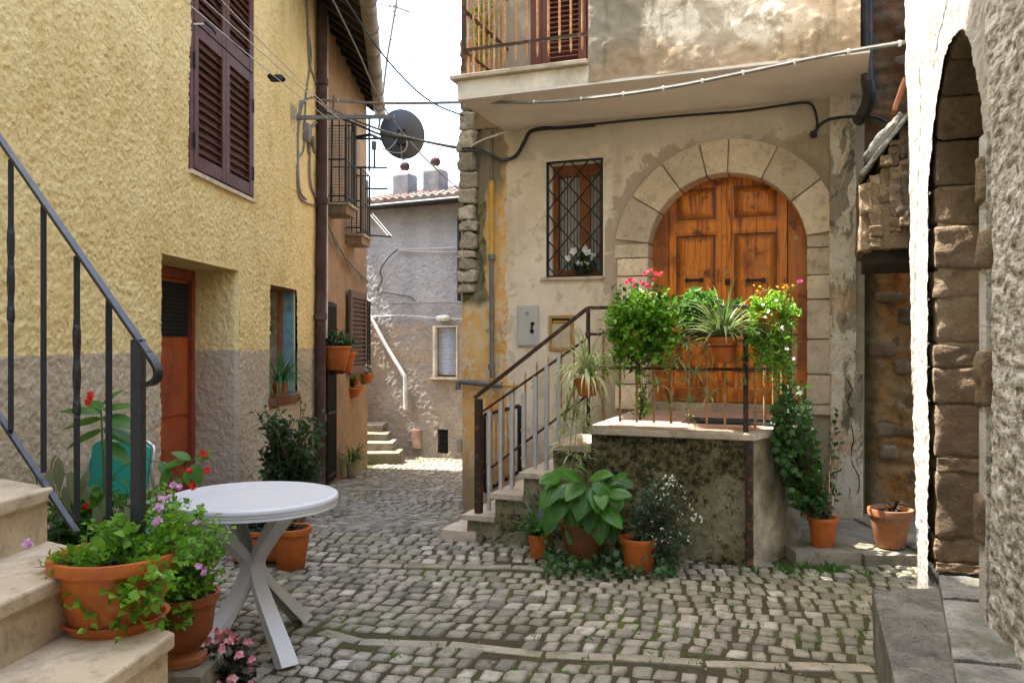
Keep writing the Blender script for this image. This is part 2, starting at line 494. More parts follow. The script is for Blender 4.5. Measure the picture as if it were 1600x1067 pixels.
def make_mortar():
    m = NT('mossy_joint_soil')
    n = m.noise(1.3, 5, .65); f = m.noise(30, 5, .65)
    c = m.mix(m.ramp(n, [(0.50, 0), (0.60, 1)]), (.075, .06, .038), (.08, .105, .022))
    c = m.mix(m.ramp(f, [(0.45, 0), (0.65, 1)]), c, (.05, .045, .025))
    return m.end(m.bsdf(c, .95, m.bump(f, .8, .01), spec=.1))
def make_wood():
    m = NT('varnished_orange_wood')
    r = m.attr()
    st = m.map((26, 26, 1.6)); n = m.noise(1.0, 6, .6, vec=st, dist=1.2)
    big = m.noise(2.2, 6, .6); k = m.noise(8, 5, .6)
    c = m.ramp(n, [(0.33, (.16, .035, .005)), (0.41, (.52, .125, .010)), (0.53, (.80, .265, .018)), (0.66, (.74, .22, .015)), (0.74, (.40, .09, .008))])
    c = m.mix(m.math('MULTIPLY', m.ramp(big, [(0.50, 0), (0.64, 1)]), .7), c, (.20, .045, .008))
    c = m.mix(m.math('MULTIPLY', m.ramp(k, [(0.56, 0), (0.66, 1)]), .75), c, (.07, .020, .006))
    c = m.mix(m.math('MULTIPLY', m.math('SUBTRACT', 1.0, r), .9), c, (.10, .028, .006))
    return m.end(m.bsdf(c, m.math('ADD', m.math('MULTIPLY', k, .3), .28), m.bump(n, .25, .003), spec=.4))
def make_moss_base():
    """landing retaining wall: cement with black and green growth"""
    m = NT('mossy_cement')
    x, y, z = m.xyz()
    n = m.noise(3.0, 7, .65, dist=.4); n2 = m.noise(9, 6, .7, dist=.3); f = m.noise(45, 4, .65)
    c = m.mix(m.ramp(n2, [(0.4, 0), (0.6, 1)]), (.20, .17, .105), (.30, .26, .17))
    c = m.mix(m.math('MULTIPLY', m.ramp(n, [(0.42, 0), (0.56, 1)]), .8), c, (.17, .15, .055))
    g = m.math('ADD', n, m.math('MULTIPLY', m.step(z, .25, .80), .10))
    c = m.mix(m.ramp(m.math('ADD', m.math('MULTIPLY', g, .72), m.math('MULTIPLY', n2, .28)), [(0.505, 0), (0.545, 1)]), c, m.mix(m.ramp(m.noise(22, 5, .7), [(0.42, 0), (0.60, 1)]), (.022, .022, .010), (.20, .165, .085)))
    c = m.mix(m.ramp(m.noise(13, 6, .7, dist=.5), [(0.55, 0), (0.62, 1)]), c, (.05, .048, .02))
    c = m.mix(m.math('MULTIPLY', m.ramp(f, [(0.5, 0), (0.65, 1)]), .5), c, (.08, .07, .03))
    return m.end(m.bsdf(c, .95, m.bump(m.math('ADD', n2, m.math('MULTIPLY', f, .5)), .8, .012), spec=.15))
def make_leaf(name, a, b, trans=.35, rough=.45, edge=None):
    m = NT(name)
    r = m.attr()
    c = m.mix(r, a, b)
    c = m.mix(m.math('MULTIPLY', m.noise(22, 4, .6), .35), c, tuple(q * .55 for q in a))
    bs = m.bsdf(c, rough, None, spec=.4)
    if trans <= 0: return m.end(bs)
    t = m.N('ShaderNodeBsdfTranslucent'); 
    tc = m.mix(.5, c, (b[0] * 1.4, b[1] * 1.5, b[2]))
    m.put(t.inputs[0], tc)
    ms = m.N('ShaderNodeMixShader'); ms.inputs[0].default_value = trans
    m.t.links.new(bs, ms.inputs[1]); m.t.links.new(t.outputs[0], ms.inputs[2])
    return m.end(ms.outputs[0])
def make_terracotta(name, a, b, mark):
    m = NT(name)
    n = m.noise(7, 6, .65); f = m.noise(60, 4, .6)
    c = m.mix(m.ramp(n, [(0.35, 0), (0.65, 1)]), a, b)
    c = m.mix(m.math('MULTIPLY', m.ramp(m.noise(9, 7, .72, dist=.4), [(0.50, 0), (0.64, 1)]), .5), c, mark)
    c = m.mix(m.math('MULTIPLY', m.ramp(m.noise(5, 6, .7), [(0.60, 0), (0.70, 1)]), .35), c, (.52, .34, .22))
    return m.end(m.bsdf(c, .55, m.bump(f, .25, .002), spec=.3))
def make_right_plaster():
    m = NT('whitewashed_rough_plaster')
    x, y, z = m.xyz()
    n = m.noise(4, 6, .65); f = m.noise(34, 5, .7, vec=m.map((.36, 1, 1))); f2 = m.noise(90, 3, .6, vec=m.map((.36, 1, 1)))
    c = m.mix(m.ramp(n, [(0.4, 0), (0.6, 1)]), (.52, .50, .46), (.40, .38, .34))
    near = m.step(m.math('ADD', x, m.math('MULTIPLY', n, .15)), RU_NEAR - .02, RU_NEAR + .05)
    g = m.ramp(f, [(0.40, (.22, .19, .15)), (0.48, (.45, .42, .38)), (0.58, (.68, .66, .62))])
    c = m.mix(near, c, g)
    low = m.math('SUBTRACT', 1.0, m.step(m.math('ADD', z, m.math('MULTIPLY', n, .8)), .25, .9))
    c = m.mix(m.math('MULTIPLY', low, .5), c, (.22, .20, .17))
    return m.end(m.bsdf(c, .93, m.bump(m.math('ADD', f, m.math('MULTIPLY', f2, .4)), .8, .012), spec=.15))
def make_niche():
    m = NT('old_orange_brick_plaster')
    x, y, z = m.xyz()
    n = m.noise(2.5, 7, .65, dist=.5); n2 = m.noise(7, 6, .68); f = m.noise(50, 4, .6)
    c = m.mix(m.ramp(n, [(0.40, 0), (0.58, 1)]), (.50, .22, .07), (.40, .30, .18))
    c = m.mix(m.ramp(n2, [(0.52, 0), (0.62, 1)]), c, (.20, .13, .08))
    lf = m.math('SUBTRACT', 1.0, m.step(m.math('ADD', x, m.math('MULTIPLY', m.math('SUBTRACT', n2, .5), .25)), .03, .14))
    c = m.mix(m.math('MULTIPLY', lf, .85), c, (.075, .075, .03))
    hi = m.step(m.math('ADD', z, m.math('MULTIPLY', n, .6)), 2.4, 2.8)
    c = m.mix(m.math('MULTIPLY', hi, .8), c, m.mix(m.ramp(n2, [(0.42, 0), (0.58, 1)]), (.27, .12, .06), (.13, .11, .07)))
    c = m.mix(m.math('MULTIPLY', m.ramp(f, [(0.55, 0), (0.7, 1)]), .5), c, (.08, .06, .04))
    return m.end(m.bsdf(c, .93, m.bump(m.math('ADD', n2, m.math('MULTIPLY', f, .4)), .9, .02), spec=.15))
def make_grey_stucco():
    m = NT('grey_roughcast')
    x, y, z = m.xyz()
    n = m.noise(1.5, 6, .62); f = m.noise(26, 5, .7); n2 = m.noise(3.5, 6, .65, dist=.4)
    c = m.mix(m.ramp(n, [(0.4, 0), (0.6, 1)]), (.44, .44, .44), (.33, .33, .33))
    lowc = m.mix(m.ramp(n2, [(0.42, 0), (0.58, 1)]), (.40, .34, .27), (.32, .285, .24))
    lowc = m.mix(m.math('MULTIPLY', m.ramp(m.noise(2.2, 6, .6), [(0.5, 0), (0.6, 1)]), .45), lowc, (.38, .26, .16))
    e = m.math('ADD', z, m.math('MULTIPLY', m.math('SUBTRACT', n2, .5), .3))
    xr = m.step(x, .9, 1.6)
    c = m.mix(m.math('SUBTRACT', 1.0, m.step(e, 1.72, 1.80)), c, lowc)
    c = m.mix(m.math('MULTIPLY', m.ramp(f, [(0.55, 0), (0.68, 1)]), .45), c, (.10, .095, .085))
    return m.end(m.bsdf(c, .93, m.bump(f, 1.0, .025), spec=.15))
def make_brown_stucco():
    m = NT('orange_brown_stucco')
    n = m.noise(2.2, 6, .65); f = m.noise(30, 5, .68); n2 = m.noise(5, 6, .65, dist=.5)
    c = m.mix(m.ramp(n, [(0.4, 0), (0.6, 1)]), (.43, .285, .165), (.33, .225, .14))
    c = m.mix(m.ramp(n2, [(0.55, 0), (0.62, 1)]), c, (.36, .29, .21))
    c = m.mix(m.math('MULTIPLY', m.ramp(f, [(0.55, 0), (0.7, 1)]), .5), c, (.17, .11, .07))
    return m.end(m.bsdf(c, .93, m.bump(f, 1.0, .03), spec=.15))
def make_rust_door():
    m = NT('rusty_orange_metal')
    n = m.noise(2.2, 6, .6, dist=.6, vec=m.map((1.5, 1.5, .8))); n2 = m.noise(14, 5, .6)
    c = m.mix(m.ramp(n, [(0.42, 0), (0.50, .4), (0.60, 1)]), (.42, .085, .015), (.24, .035, .012))
    c = m.mix(m.math('MULTIPLY', m.ramp(n2, [(0.52, 0), (0.66, 1)]), .35), c, (.46, .16, .06))
    return m.end(m.bsdf(c, .42, m.bump(n2, .2, .003), spec=.5))
def make_rusty_paint(name, base, rust, amt=.5):
    m = NT(name)
    n = m.noise(18, 6, .65)
    c = m.mix(m.ramp(n, [(0.62 - amt * .3, 0), (0.70 - amt * .3, 1)]), base, rust)
    return m.end(m.bsdf(c, .6, m.bump(n, .3, .002), spec=.4))
def make_tile():
    m = NT('roof_tile_clay')
    r = m.attr(); n = m.noise(9, 5, .65)
    c = m.ramp(r, [(0, (.18, .12, .09)), (.4, (.26, .20, .16)), (.7, (.22, .21, .19)), (1, (.30, .22, .17))])
    c = m.mix(m.math('MULTIPLY', m.ramp(n, [(0.5, 0), (0.65, 1)]), .6), c, (.16, .14, .11))
    return m.end(m.bsdf(c, .85, m.bump(n, .4, .01), spec=.2))
def make_travertine(name='travertine_step', a=(.66, .54, .37), b=(.56, .44, .29), dirt=(.22, .17, .11)):
    m = NT(name)
    n = m.noise(3.5, 6, .6, vec=m.map((1, 1, 4))); k = m.noise(11, 7, .7, dist=.4); f = m.noise(80, 3, .6)
    c = m.mix(m.ramp(n, [(0.38, 0), (0.62, 1)]), a, b)
    c = m.mix(m.math('MULTIPLY', m.ramp(k, [(0.50, 0), (0.66, 1)]), .6), c, dirt)
    c = m.mix(m.math('MULTIPLY', m.ramp(m.noise(2.6, 5, .6), [(0.52, 0), (0.68, 1)]), .35), c, dirt)
    c = m.mix(m.math('MULTIPLY', m.ramp(f, [(0.62, 0), (0.68, 1)]), .5), c, dirt)
    return m.end(m.bsdf(c, .6, m.bump(m.math('ADD', k, f), .2, .003), spec=.35))
def make_flower(name, a, b):
    m = NT(name); r = m.attr(); c = m.mix(r, a, b)
    bs = m.bsdf(c, .6, spec=.3); t = m.N('ShaderNodeBsdfTranslucent'); m.put(t.inputs[0], c)
    ms = m.N('ShaderNodeMixShader'); ms.inputs[0].default_value = .25
    m.t.links.new(bs, ms.inputs[1]); m.t.links.new(t.outputs[0], ms.inputs[2])
    return m.end(ms.outputs[0])
def make_glass():
    m = NT('dark_window_glass')
    return m.end(m.bsdf((.02, .022, .024), .08, spec=.6))
# ------------------------------------------------------------------ frames of the walls
def gz(Y):
    if Y < 6.4: return 0.0
    if Y < 7.9: return -0.13 * (Y - 6.4) / 1.5
    if Y < 14: return -0.13 - 0.36 * (Y - 7.9) / 6.1
    return -0.49
FY = Frame(-2.496, 4.0, .046, 1.0)            # yellow house, wall runs away from the camera
FA = Frame(-.474, 7.9, .933, -.359)           # arched door house
FL = Frame(-.323, 6.107, .933, -.359)         # front face of stair and landing
FR = Frame(2.41, 4.93, -.294, -.956)          # rough plaster house on the right
FG = Frame(-2.53, 14.6, .90, -.436)          # grey house at the alley end
_u0, _u1 = FA.u(1012), FA.u(1262)
ARC_U = (_u0 + _u1) / 2; ARC_R = (_u1 - _u0) / 2
ARC_Z = FA.z(1137, 270) - ARC_R
BAY_U0 = FA.u(920, -1.04)
RU0, RU1, RZ = FR.u(1455), FR.u(1535), 2.30
RU_NEAR = RU1 + .16
print('arc', ARC_U, ARC_R, ARC_Z, 'bay', BAY_U0, 'RU', RU0, RU1)

M_yellow = make_yellow(); M_arch = make_plaster_arch(); M_upper = make_upper_plaster()
M_vous = make_stone('limestone_block', (.74, .62, .45), (.62, .51, .36), (.28, .20, .13), 5, spots=.55, bump=.8, moss=(.44, .34, .22), mossamt=.35)
M_quoin = make_stone('weathered_rubble', (.60, .53, .42), (.46, .39, .29), (.18, .15, .10), 8, spots=.6, bump=1.0, bd=.03)
M_jamb = make_stone('brown_jamb_stone', (.27, .19, .12), (.19, .135, .09), (.07, .05, .035), 6, spots=.5, bump=.9, moss=(.34, .27, .18), mossamt=.5, bd=.02)
M_kerb = make_stone('worn_kerb_stone', (.32, .28, .21), (.22, .195, .145), (.09, .08, .05), 6, moss=(.12, .12, .04), bump=.6)
M_greystone = make_stone('lichened_grey_stone', (.30, .29, .26), (.17, .165, .15), (.06, .06, .05), 7, spots=.7, moss=(.10, .10, .065), mossamt=.7, bump=1.0, bd=.02)
M_pilaster = make_pilaster()
M_cobble = make_cobble(); M_mortar = make_mortar(); M_wood = make_wood(); M_mossy = make_moss_base()
M_rplaster = make_right_plaster(); M_niche = make_niche(); M_grey = make_grey_stucco(); M_brown = make_brown_stucco()
M_rust = make_rust_door(); M_tile = make_tile(); M_trav = make_travertine(); M_glass = make_glass()
M_trav2 = make_travertine('landing_marble', (.60, .50, .38), (.50, .40, .30), (.25, .19, .13))
M_terr = make_terracotta('terracotta_orange', (.56, .150, .030), (.45, .110, .022), (.28, .085, .03))
M_terr2 = make_terracotta('terracotta_pale', (.44, .17, .07), (.34, .12, .05), (.42, .30, .20))
M_shutter = plain('brown_shutter_paint', (.105, .040, .030), .6, spec=.25, var=.15, scale=5, bump=.05)
M_iron = plain('dark_iron', (.022, .021, .021), .5, .3, var=.2, scale=20)
M_brownrail = make_rusty_paint('brown_rail_paint', (.040, .020, .014), (.16, .07, .03), .25)
M_rusty = make_rusty_paint('rusty_picket', (.46, .31, .16), (.42, .19, .06), .6)
M_railgrey = plain('anthracite_rail_paint', (.028, .028, .031), .42, .2, var=.12, scale=20)
M_tubegrey = plain('grey_plastic_tube', (.46, .46, .45), .5, var=.06)
M_pipegrey = plain('grey_pipe', (.16, .16, .15), .5, .2, var=.15, dirt=(.20, .12, .07))
M_pipeyellow = plain('yellow_pipe_sleeve', (.58, .33, .05), .5, var=.1)
M_pipebrown = plain('brown_drainpipe', (.060, .028, .020), .65, spec=.25, var=.25, scale=6, dirt=(.15, .11, .09))
M_pipeblack = plain('black_drainpipe', (.03, .033, .038), .45, var=.2, dirt=(.12, .11, .08))
M_cable = plain('black_cable', (.02, .02, .022), .6)
M_cablegrey = plain('weathered_grey_cable', (.20, .185, .165), .7, var=.2)
M_wire = plain('pale_wire', (.55, .53, .48), .6)
M_white = plain('white_plastic', (.66, .66, .67), .35, var=.02, scale=6, bump=.04, spec=.5)
M_whitepipe = plain('white_pipe', (.66, .66, .64), .5, var=.06, dirt=(.4, .36, .3))
M_soffit = plain('soffit_plaster', (.80, .74, .67), .9, var=.05, scale=2.0, dirt=(.68, .61, .53))
M_slab = plain('slab_edge_plaster', (.82, .75, .62), .9, var=.1, scale=4.0, bump=.3, dirt=(.40, .33, .22))
M_cement = plain('cement', (.36, .29, .19), .9, var=.25, scale=5, bump=.9, bdist=.015, dirt=(.15, .14, .06))
M_redtile = plain('red_brown_paving', (.42, .25, .18), .6, var=.25, scale=9, bump=.2, dirt=(.38, .26, .18))
M_mat = plain('black_doormat', (.012, .012, .013), .95, var=.3, scale=90, bump=.8)
M_meter = plain('grey_meter_box', (.47, .46, .43), .45, var=.05, scale=5)
M_brass = plain('brass_letterbox', (.42, .25, .07), .45, .3, var=.15, scale=8, dirt=(.22, .12, .04))
M_brasspale = plain('letterbox_plate', (.50, .42, .30), .5, .1, var=.08)
M_black = plain('black_metal', (.012, .012, .012), .4, .4)
M_dark = plain('dark_interior', (.012, .011, .010), .9)
M_blue = plain('faded_blue_paint', (.17, .30, .34), .7, var=.25, scale=9, bump=.4, dirt=(.09, .12, .11))
M_board = plain('mottled_cream_board', (.42, .37, .27), .85, var=.2, scale=7, dirt=(.08, .06, .04))
M_orangepost = plain('orange_brown_post', (.33, .11, .04), .6, var=.2)
M_reddoor = make_rusty_paint('dull_red_paint', (.30, .055, .030), (.17, .04, .02), .4)
M_roller = plain('blue_grey_roller_shutter', (.42, .46, .53), .5, var=.05)
M_dish = plain('grey_dish', (.045, .052, .058), .45, .1, var=.1)
M_green = plain('green_plastic', (.012, .30, .215), .35, var=.05, bump=.03)
M_chrome = plain('chair_tube', (.55, .55, .55), .3, .8)
M_soil = plain('potting_soil', (.035, .024, .016), .95, var=.4, scale=40, bump=.9, bdist=.01)
M_oldwood = make_stone('grey_planks', (.20, .19, .20), (.13, .12, .13), (.05, .045, .04), 5, spots=.3, bump=.4)
M_rafter = plain('dark_rafter_wood', (.035, .025, .018), .9, var=.3)
M_gutter = plain('weathered_gutter', (.25, .22, .18), .7, .1, var=.25, scale=4, dirt=(.14, .11, .08))
M_curtain = plain('net_curtain', (.30, .28, .25), .9, var=.15, scale=9)
M_darkwood = make_stone('weathered_door_wood', (.26, .10, .035), (.16, .06, .02), (.06, .03, .015), 7, bump=.3)
M_plywood = make_stone('old_bracket_board', (.24, .13, .065), (.30, .24, .16), (.07, .045, .03), 7, bump=.4)

# ------------------------------------------------------------------ ground
def ground():
    mb = MB()
    ys = [-6, 0, 3, 6.4, 7.15, 7.9, 9, 10.5, 12, 14, 18, 40, 200]
    xs = [-200, -12, -3, -1, 1, 3, 12, 200]
    vs = [(x, y, gz(y) - .0095) for y in ys for x in xs]
    n = len(xs)
    fs = [(j*n+i, j*n+i+1, (j+1)*n+i+1, (j+1)*n+i) for j in range(len(ys)-1) for i in range(n-1)]
    mb.add(vs, fs)
    g = mb.build('ground', M_mortar); tag(g, kind='structure', label='mossy earth between and under the cobblestones')
ground()
def gp(px, py):           # image point to the paving
    k = (py - CY) / FPX; Y = 4.0
    for _ in range(30): Y = (EYE - gz(Y)) / k
    return ((px - CX) / FPX * Y, Y)
BANDS = [[gp(*q) for q in ((500, 985), (560, 1000), (700, 1004), (850, 1020), (960, 1024), (1100, 1034), (1365, 1043))],
         [gp(*q) for q in ((440, 878), (560, 882), (700, 884), (800, 884), (900, 892), (960, 898))],
         [gp(*q) for q in ((530, 806), (600, 803), (690, 801), (722, 800))]]
def seg_dist(p, line):
    best = 9
    for a, b in zip(line[:-1], line[1:]):
        dx, dy = b[0]-a[0], b[1]-a[1]; L = dx*dx+dy*dy
        t = max(0, min(1, ((p[0]-a[0])*dx+(p[1]-a[1])*dy)/L))
        d = math.hypot(p[0]-a[0]-t*dx, p[1]-a[1]-t*dy)
        best = min(best, d)
    return best
def cobbles():
    r = random.Random(5)
    prm = [0, .07, .26, .5, .74, .93, 1]; n = len(prm)
    V = []; Rr = []; F = []
    def patch(s0, s1, t0, t1, ang, org, ok):
        ca, sa = math.cos(ang), math.sin(ang)
        t = t0; row = 0
        while t < t1:
            h = r.uniform(.106, .128)
            s = s0 + (row * .031) % .1; kc = row % 7
            while s < s1:
                kc += 1; w = (.098, .110, .092, .104, .116, .095, .107)[kc % 7] * r.uniform(.82, 1.06)
                def W(a, b):
                    ss = s + a * w; tt = t + b * h
                    tt += .10 * math.sin(ss * .9 + 1) + .028 * math.sin(ss * 3.1 + tt * 2) 
                    ss += .05 * math.sin(tt * 2.3)
                    return org[0] + ss * ca - tt * sa, org[1] + ss * sa + tt * ca
                cx, cy = W(.5, .5)
                if ok(cx, cy) and all(seg_dist((cx, cy), b) > .074 for b in BANDS):
                    g = .0055 if r.random() < .75 else .010
                    ga, gb = g / w, g / h
                    cs = [[W(ga, gb), W(1-ga, gb)], [W(ga, 1-gb), W(1-ga, 1-gb)]]
                    j = .0115
                    cs = [[(q[0]+r.uniform(-j, j), q[1]+r.uniform(-j, j)) for q in rr] for rr in cs]
                    top = r.uniform(-.003, .005); tx = r.uniform(-.05, .05); ty = r.uniform(-.05, .05)
                    o = len(V); rv = r.random()
                    for jb, b in enumerate(prm):
                        for ia, a in enumerate(prm):
                            # pull the corners in
                            ea = abs(2*a-1); eb = abs(2*b-1)
                            k = 1 - .08 * (ea * eb) ** 3
                            aa = .5 + (a-.5)*k; bb = .5 + (b-.5)*k
                            x = (cs[0][0][0]*(1-aa)+cs[0][1][0]*aa)*(1-bb)+(cs[1][0][0]*(1-aa)+cs[1][1][0]*aa)*bb
                            y = (cs[0][0][1]*(1-aa)+cs[0][1][1]*aa)*(1-bb)+(cs[1][0][1]*(1-aa)+cs[1][1][1]*aa)*bb
                            e = max(ea, eb)
                            z = top + (-.035 if e > .99 else (-.0022 if e > .8 else .0012*(1-e*e)))
                            V.append((x, y, gz(y) + z + (x-cx)*tx + (y-cy)*ty)); Rr.append(rv)
                    for jb in range(n-1):
                        for ia in range(n-1):
                            F.append((o+jb*n+ia, o+jb*n+ia+1, o+(jb+1)*n+ia+1, o+(jb+1)*n+ia))
                s += w
            t += h; row += 1
    def yw(y): return -2.68 + .046 * y
    def inside_land(x, y):
        l = FL.loc(x, y); return -0.05 < l.x < 2.55 and l.y > .12
    def ok1(x, y):
        return x > yw(y) and y < 6.6 and y > 2.2 and x < 3.3 and not inside_land(x, y) and not (x > .892 + .308*y + .1)
    def ok2(x, y):
        return x > yw(y) and 6.6 <= y < 14.6 and x < (FA.loc(x, y).x * 0 + (-.36 if y > 7.2 else .1)) + .05 and not inside_land(x, y)
    patch(-5, 6, -4, 6, R(-13), (0, 4.2), ok1)
    patch(-5, 5, -2, 9, R(-20), (-1, 6.8), ok2)
    V2 = np.array(V); V2[:, 2] += fbm(V2, 22, 3, .6) * .0045
    mb = MB(); mb.v = [tuple(q) for q in V2]; mb.r = Rr; mb.f = F; mb.mi = [0] * len(F)
    o = mb.build('cobblestone_paving', M_cobble, smooth=True); tag(o, kind='structure', label='grey cobblestones of the courtyard and alley')
    print('cobbles', len(F) // 36)
    mb = MB()
    for b in BANDS:
        pts = b; 
        for a, c in zip(pts[:-1], pts[1:]):
            L = math.hypot(c[0]-a[0], c[1]-a[1]); nb = max(1, round(L / .34)); an = math.atan2(c[1]-a[1], c[0]-a[0])
            for k in range(nb):
                s0, s1 = L*k/nb+.008, L*(k+1)/nb-.008
                zc = gz((a[1]+c[1])/2)
                mm = Matrix.Translation((a[0], a[1], zc)) @ Matrix.Rotation(an, 4, 'Z')
                mb.rock((s0, -.036-r.random()*.012, -.06), (s1, .036+r.random()*.012, -.001+r.uniform(-.003, .003)), .2, .008, 9, seed=k+L, m=mm, r=r.uniform(.5, 1))
    o = mb.build('paving_band', M_kerb, smooth=True, sharp=50); tag(o, kind='structure', label='long kerb stones laid in curved lines across the cobbles')
cobbles()

# ------------------------------------------------------------------ helpers for joinery
def louver(parent, name, mat, u0, u1, z0, z1, y, t=.035, fr=.065, pitch=.048, flip=1, label=None):
    """one louvred shutter leaf: frame mesh with child slats"""
    a = MB()
    a.box((u0, y-t, z0), (u0+fr, y, z1)); a.box((u1-fr, y-t, z0), (u1, y, z1))
    a.box((u0+fr, y-t+.002, z0), (u1-fr, y-.002, z0+fr*1.4)); a.box((u0+fr, y-t+.002, z1-fr*1.2), (u1-fr, y-.002, z1))
    f = a.build(name, mat, parent, bevel=.003, label=label)
    s = MB(); z = z0 + fr*1.4 + pitch*.6
    while z < z1 - fr*1.2 - pitch*.3:
        mm = Matrix.Translation((0, y-t*.5, z)) @ Matrix.Rotation(R(38)*flip, 4, 'X')
        s.box((u0+fr, -t*.62, -.004), (u1-fr, t*.62, .004), mm); z += pitch
    s.box((u0+fr, y-.004, z0+fr), (u1-fr, y-.001, z1-fr))
    so = s.build('slats', mat, f); tag(so)
    return f
def tb(parent, name, mat, pts, rad, n=8, smooth=True, **k):
    return MB().tube(pts, rad, n).build(name, mat, parent, smooth=smooth, sharp=50, **k)
def bx(parent, name, mat, a, b, bevel=.003, m=None, **k):
    return MB().box(a, b, m).build(name, mat, parent, bevel=bevel, **k)

# ------------------------------------------------------------------ YELLOW HOUSE
yh = thing('yellow_house', 'yellow and taupe rough stucco house on the left with brown shutters', 'house', (FY.o[0], FY.o[1], 0), FY.rz)
U_END = FY.loc(-2.24, 9.6).x
du0, du1 = FY.u(248), FY.u(370); dzt = 2.06
wu0, wu1 = FY.u(292), FY.u(391); wz0, wzm, wz1 = 2.735, 3.835, 4.9
su0, su1 = FY.u(418), FY.u(461); sz0, sz1 = FY.z(420, 622), FY.z(420, 445)
def stucco(p):
    b = fbm(p, 1.1, 2) * .02
    rr = fbm(p, 30, 3, .65)
    r2 = fbm(p, 55, 2, .6, seed=2)
    return b + .022 + np.maximum(rr, -.28) * .0098 + r2 * .0075
wall_sheet('wall', M_yellow, yh, -1.2, U_END, -.4, 5.6, .0098, stucco, holes=[(du0, du1, -1, dzt), (wu0, wu1, wz0, wz1), (su0, su1, sz0, sz1)])
# reveals of the recess: displaced too
def reveal(parent, name, mat, p0, ax, la, p1z, z0, res, amp, flip=False):
    na = max(2, int(la / res)); nz = max(2, int((p1z - z0) / res))
    vs = []
    for j in range(nz+1):
        for i in range(na+1):
            vs.append((p0[0]+ax[0]*la*i/na, p0[1]+ax[1]*la*i/na, z0+(p1z-z0)*j/nz))
    A = np.array(vs); nrm = np.array((-ax[1], ax[0], 0)) * (1 if not flip else -1)
    d = stucco(A) * amp
    edge = np.minimum(1, np.arange(na+1) / 3.0)
    A = A + nrm * (d * np.tile(edge, nz+1))[:, None]
    f = [(j*(na+1)+i, j*(na+1)+i+1, (j+1)*(na+1)+i+1, (j+1)*(na+1)+i) for j in range(nz) for i in range(na)]
    return MB().add([tuple(q) for q in A], f).build(name, mat, parent, smooth=True)
reveal(yh, 'reveal', M_yellow, (du1, -.02), (0, 1), .44, dzt+.02, -.4, .0125, 1.0, flip=False)
reveal(yh, 'reveal', M_yellow, (du0, 0), (0, 1), .42, dzt+.02, -.4, .03, 1.0, flip=True)
mb = MB(); mb.box((du0-.01, -.018, dzt), (du1+.01, .45, dzt+.014)); mb.build('lintel', M_yellow, yh)
# red metal door at the back of the recess
dr = bx(yh, 'door', M_rust, (du0+.02, .395, -.05), (du1-.02, .43, dzt), 0.0)
a = MB(); y0 = .385
for q in ((du0, du0+.09), (du1-.075, du1-.005)): a.box((q[0], y0-.03, -.05), (q[1], .40, dzt-.01))
a.box((du0+.09, y0-.027, dzt-.09), (du1-.075, .398, dzt-.012)); a.build('door_frame', M_reddoor, dr, bevel=.004)
mid = (du0+du1)/2
for (za, zb) in ((.0, .40), (.45, .80), (.85, 1.42)):
    bx(dr, 'door_panel', M_rust, (mid+.03, .381, za), (du1-.11, .399, zb), .006)
    bx(dr, 'door_panel', M_rust, (du0+.12, .381, za), (mid-.03, .399, zb), .006)
a = MB(); ga, gb = 1.50, dzt-.12
a.box((du0+.12, .388, ga), (du1-.09, .398, gb)); a.build('glazing', M_dark, dr)
a = MB(); uu = du0+.12
while uu < du1-.09: a.tube([(uu, .379, ga), (uu, .379, gb)], .0022, 5); uu += .028
zz = ga
while zz < gb: a.tube([(du0+.12, .378, zz), (du1-.09, .378, zz)], .0022, 5); zz += .034
a.build('wire_mesh', M_iron, dr)
# shuttered window
wf = MB(); wf.box((wu0-.012, -.03, wz0-.005), (wu0+.05, .07, wz1)); wf.box((wu1-.028, -.03, wz0-.005), (wu1+.01, .07, wz1)); wf.box((wu0+.05, -.028, wz1-.06), (wu1-.028, .07, wz1)); wf.box((wu0+.05, .055, wz0), (wu1-.028, .07, wz1-.06))
wfo = wf.build('window', M_shutter, yh, bevel=.003)
wm = (wu0+.05+wu1-.028)/2
for (ua, ub) in ((wu0+.053, wm-.002), (wm+.002, wu1-.031)):
    louver(wfo, 'shutter', M_shutter, ua, ub, wz0+.012, wzm-.006, .0, .035, .075, .066, 1)
    louver(wfo, 'shutter', M_shutter, ua, ub, wzm+.006, wz1-.065, .0, .035, .075, .066, 1)
bx(yh, 'window_sill', M_trav, (wu0-.01, -.045, wz0-.04), (wu1+.03, .08, wz0-.007))
for zz in (2.95, 3.55): 
    bx(yh, 'hinge', M_iron, (wu0+.044, -.047, zz-.06), (wu0+.062, -.03, zz+.06)); bx(yh, 'hinge', M_iron, (wu1-.04, -.047, zz-.06), (wu1-.022, -.03, zz+.06))
# little blue window
a = MB(); a.box((su1-.03, .01, sz0), (su1-.002, .12, sz1-.02)); a.build('window_side_board', M_blue, yh)
a = MB(); a.box((su1-.02, .165, sz0), (su1-.001, .31, sz1-.02)); a.build('window_side_plaster', M_board, yh)
a = MB(); a.box((su0-.05, .02, sz1-.02), (su1+.05, .3, sz1+.04)); a.build('window_head', M_darkwood, yh)
a = MB(); a.box((su0-.05, .30, sz0-.1), (su1+.05, .33, sz1+.1)); a.build('window_board', M_board, yh)
a = MB(); a.box((su1-.045, .121, sz0), (su1-.001, .165, sz1-.02)); a.build('window_post', M_orangepost, yh)
a = MB(); a.rock((su0-.03, -.05, sz0-.09), (su1+.02, .3, sz0), .2, .006, 6); a.build('window_sill', M_darkwood, yh, smooth=True, sharp=40)
reveal(yh, 'reveal', M_yellow, (su1, 0), (0, 1), .3, sz1, sz0, .0125, .5); reveal(yh, 'reveal', M_yellow, (su0, 0), (0, 1), .3, sz1, sz0, .03, .5, flip=True)
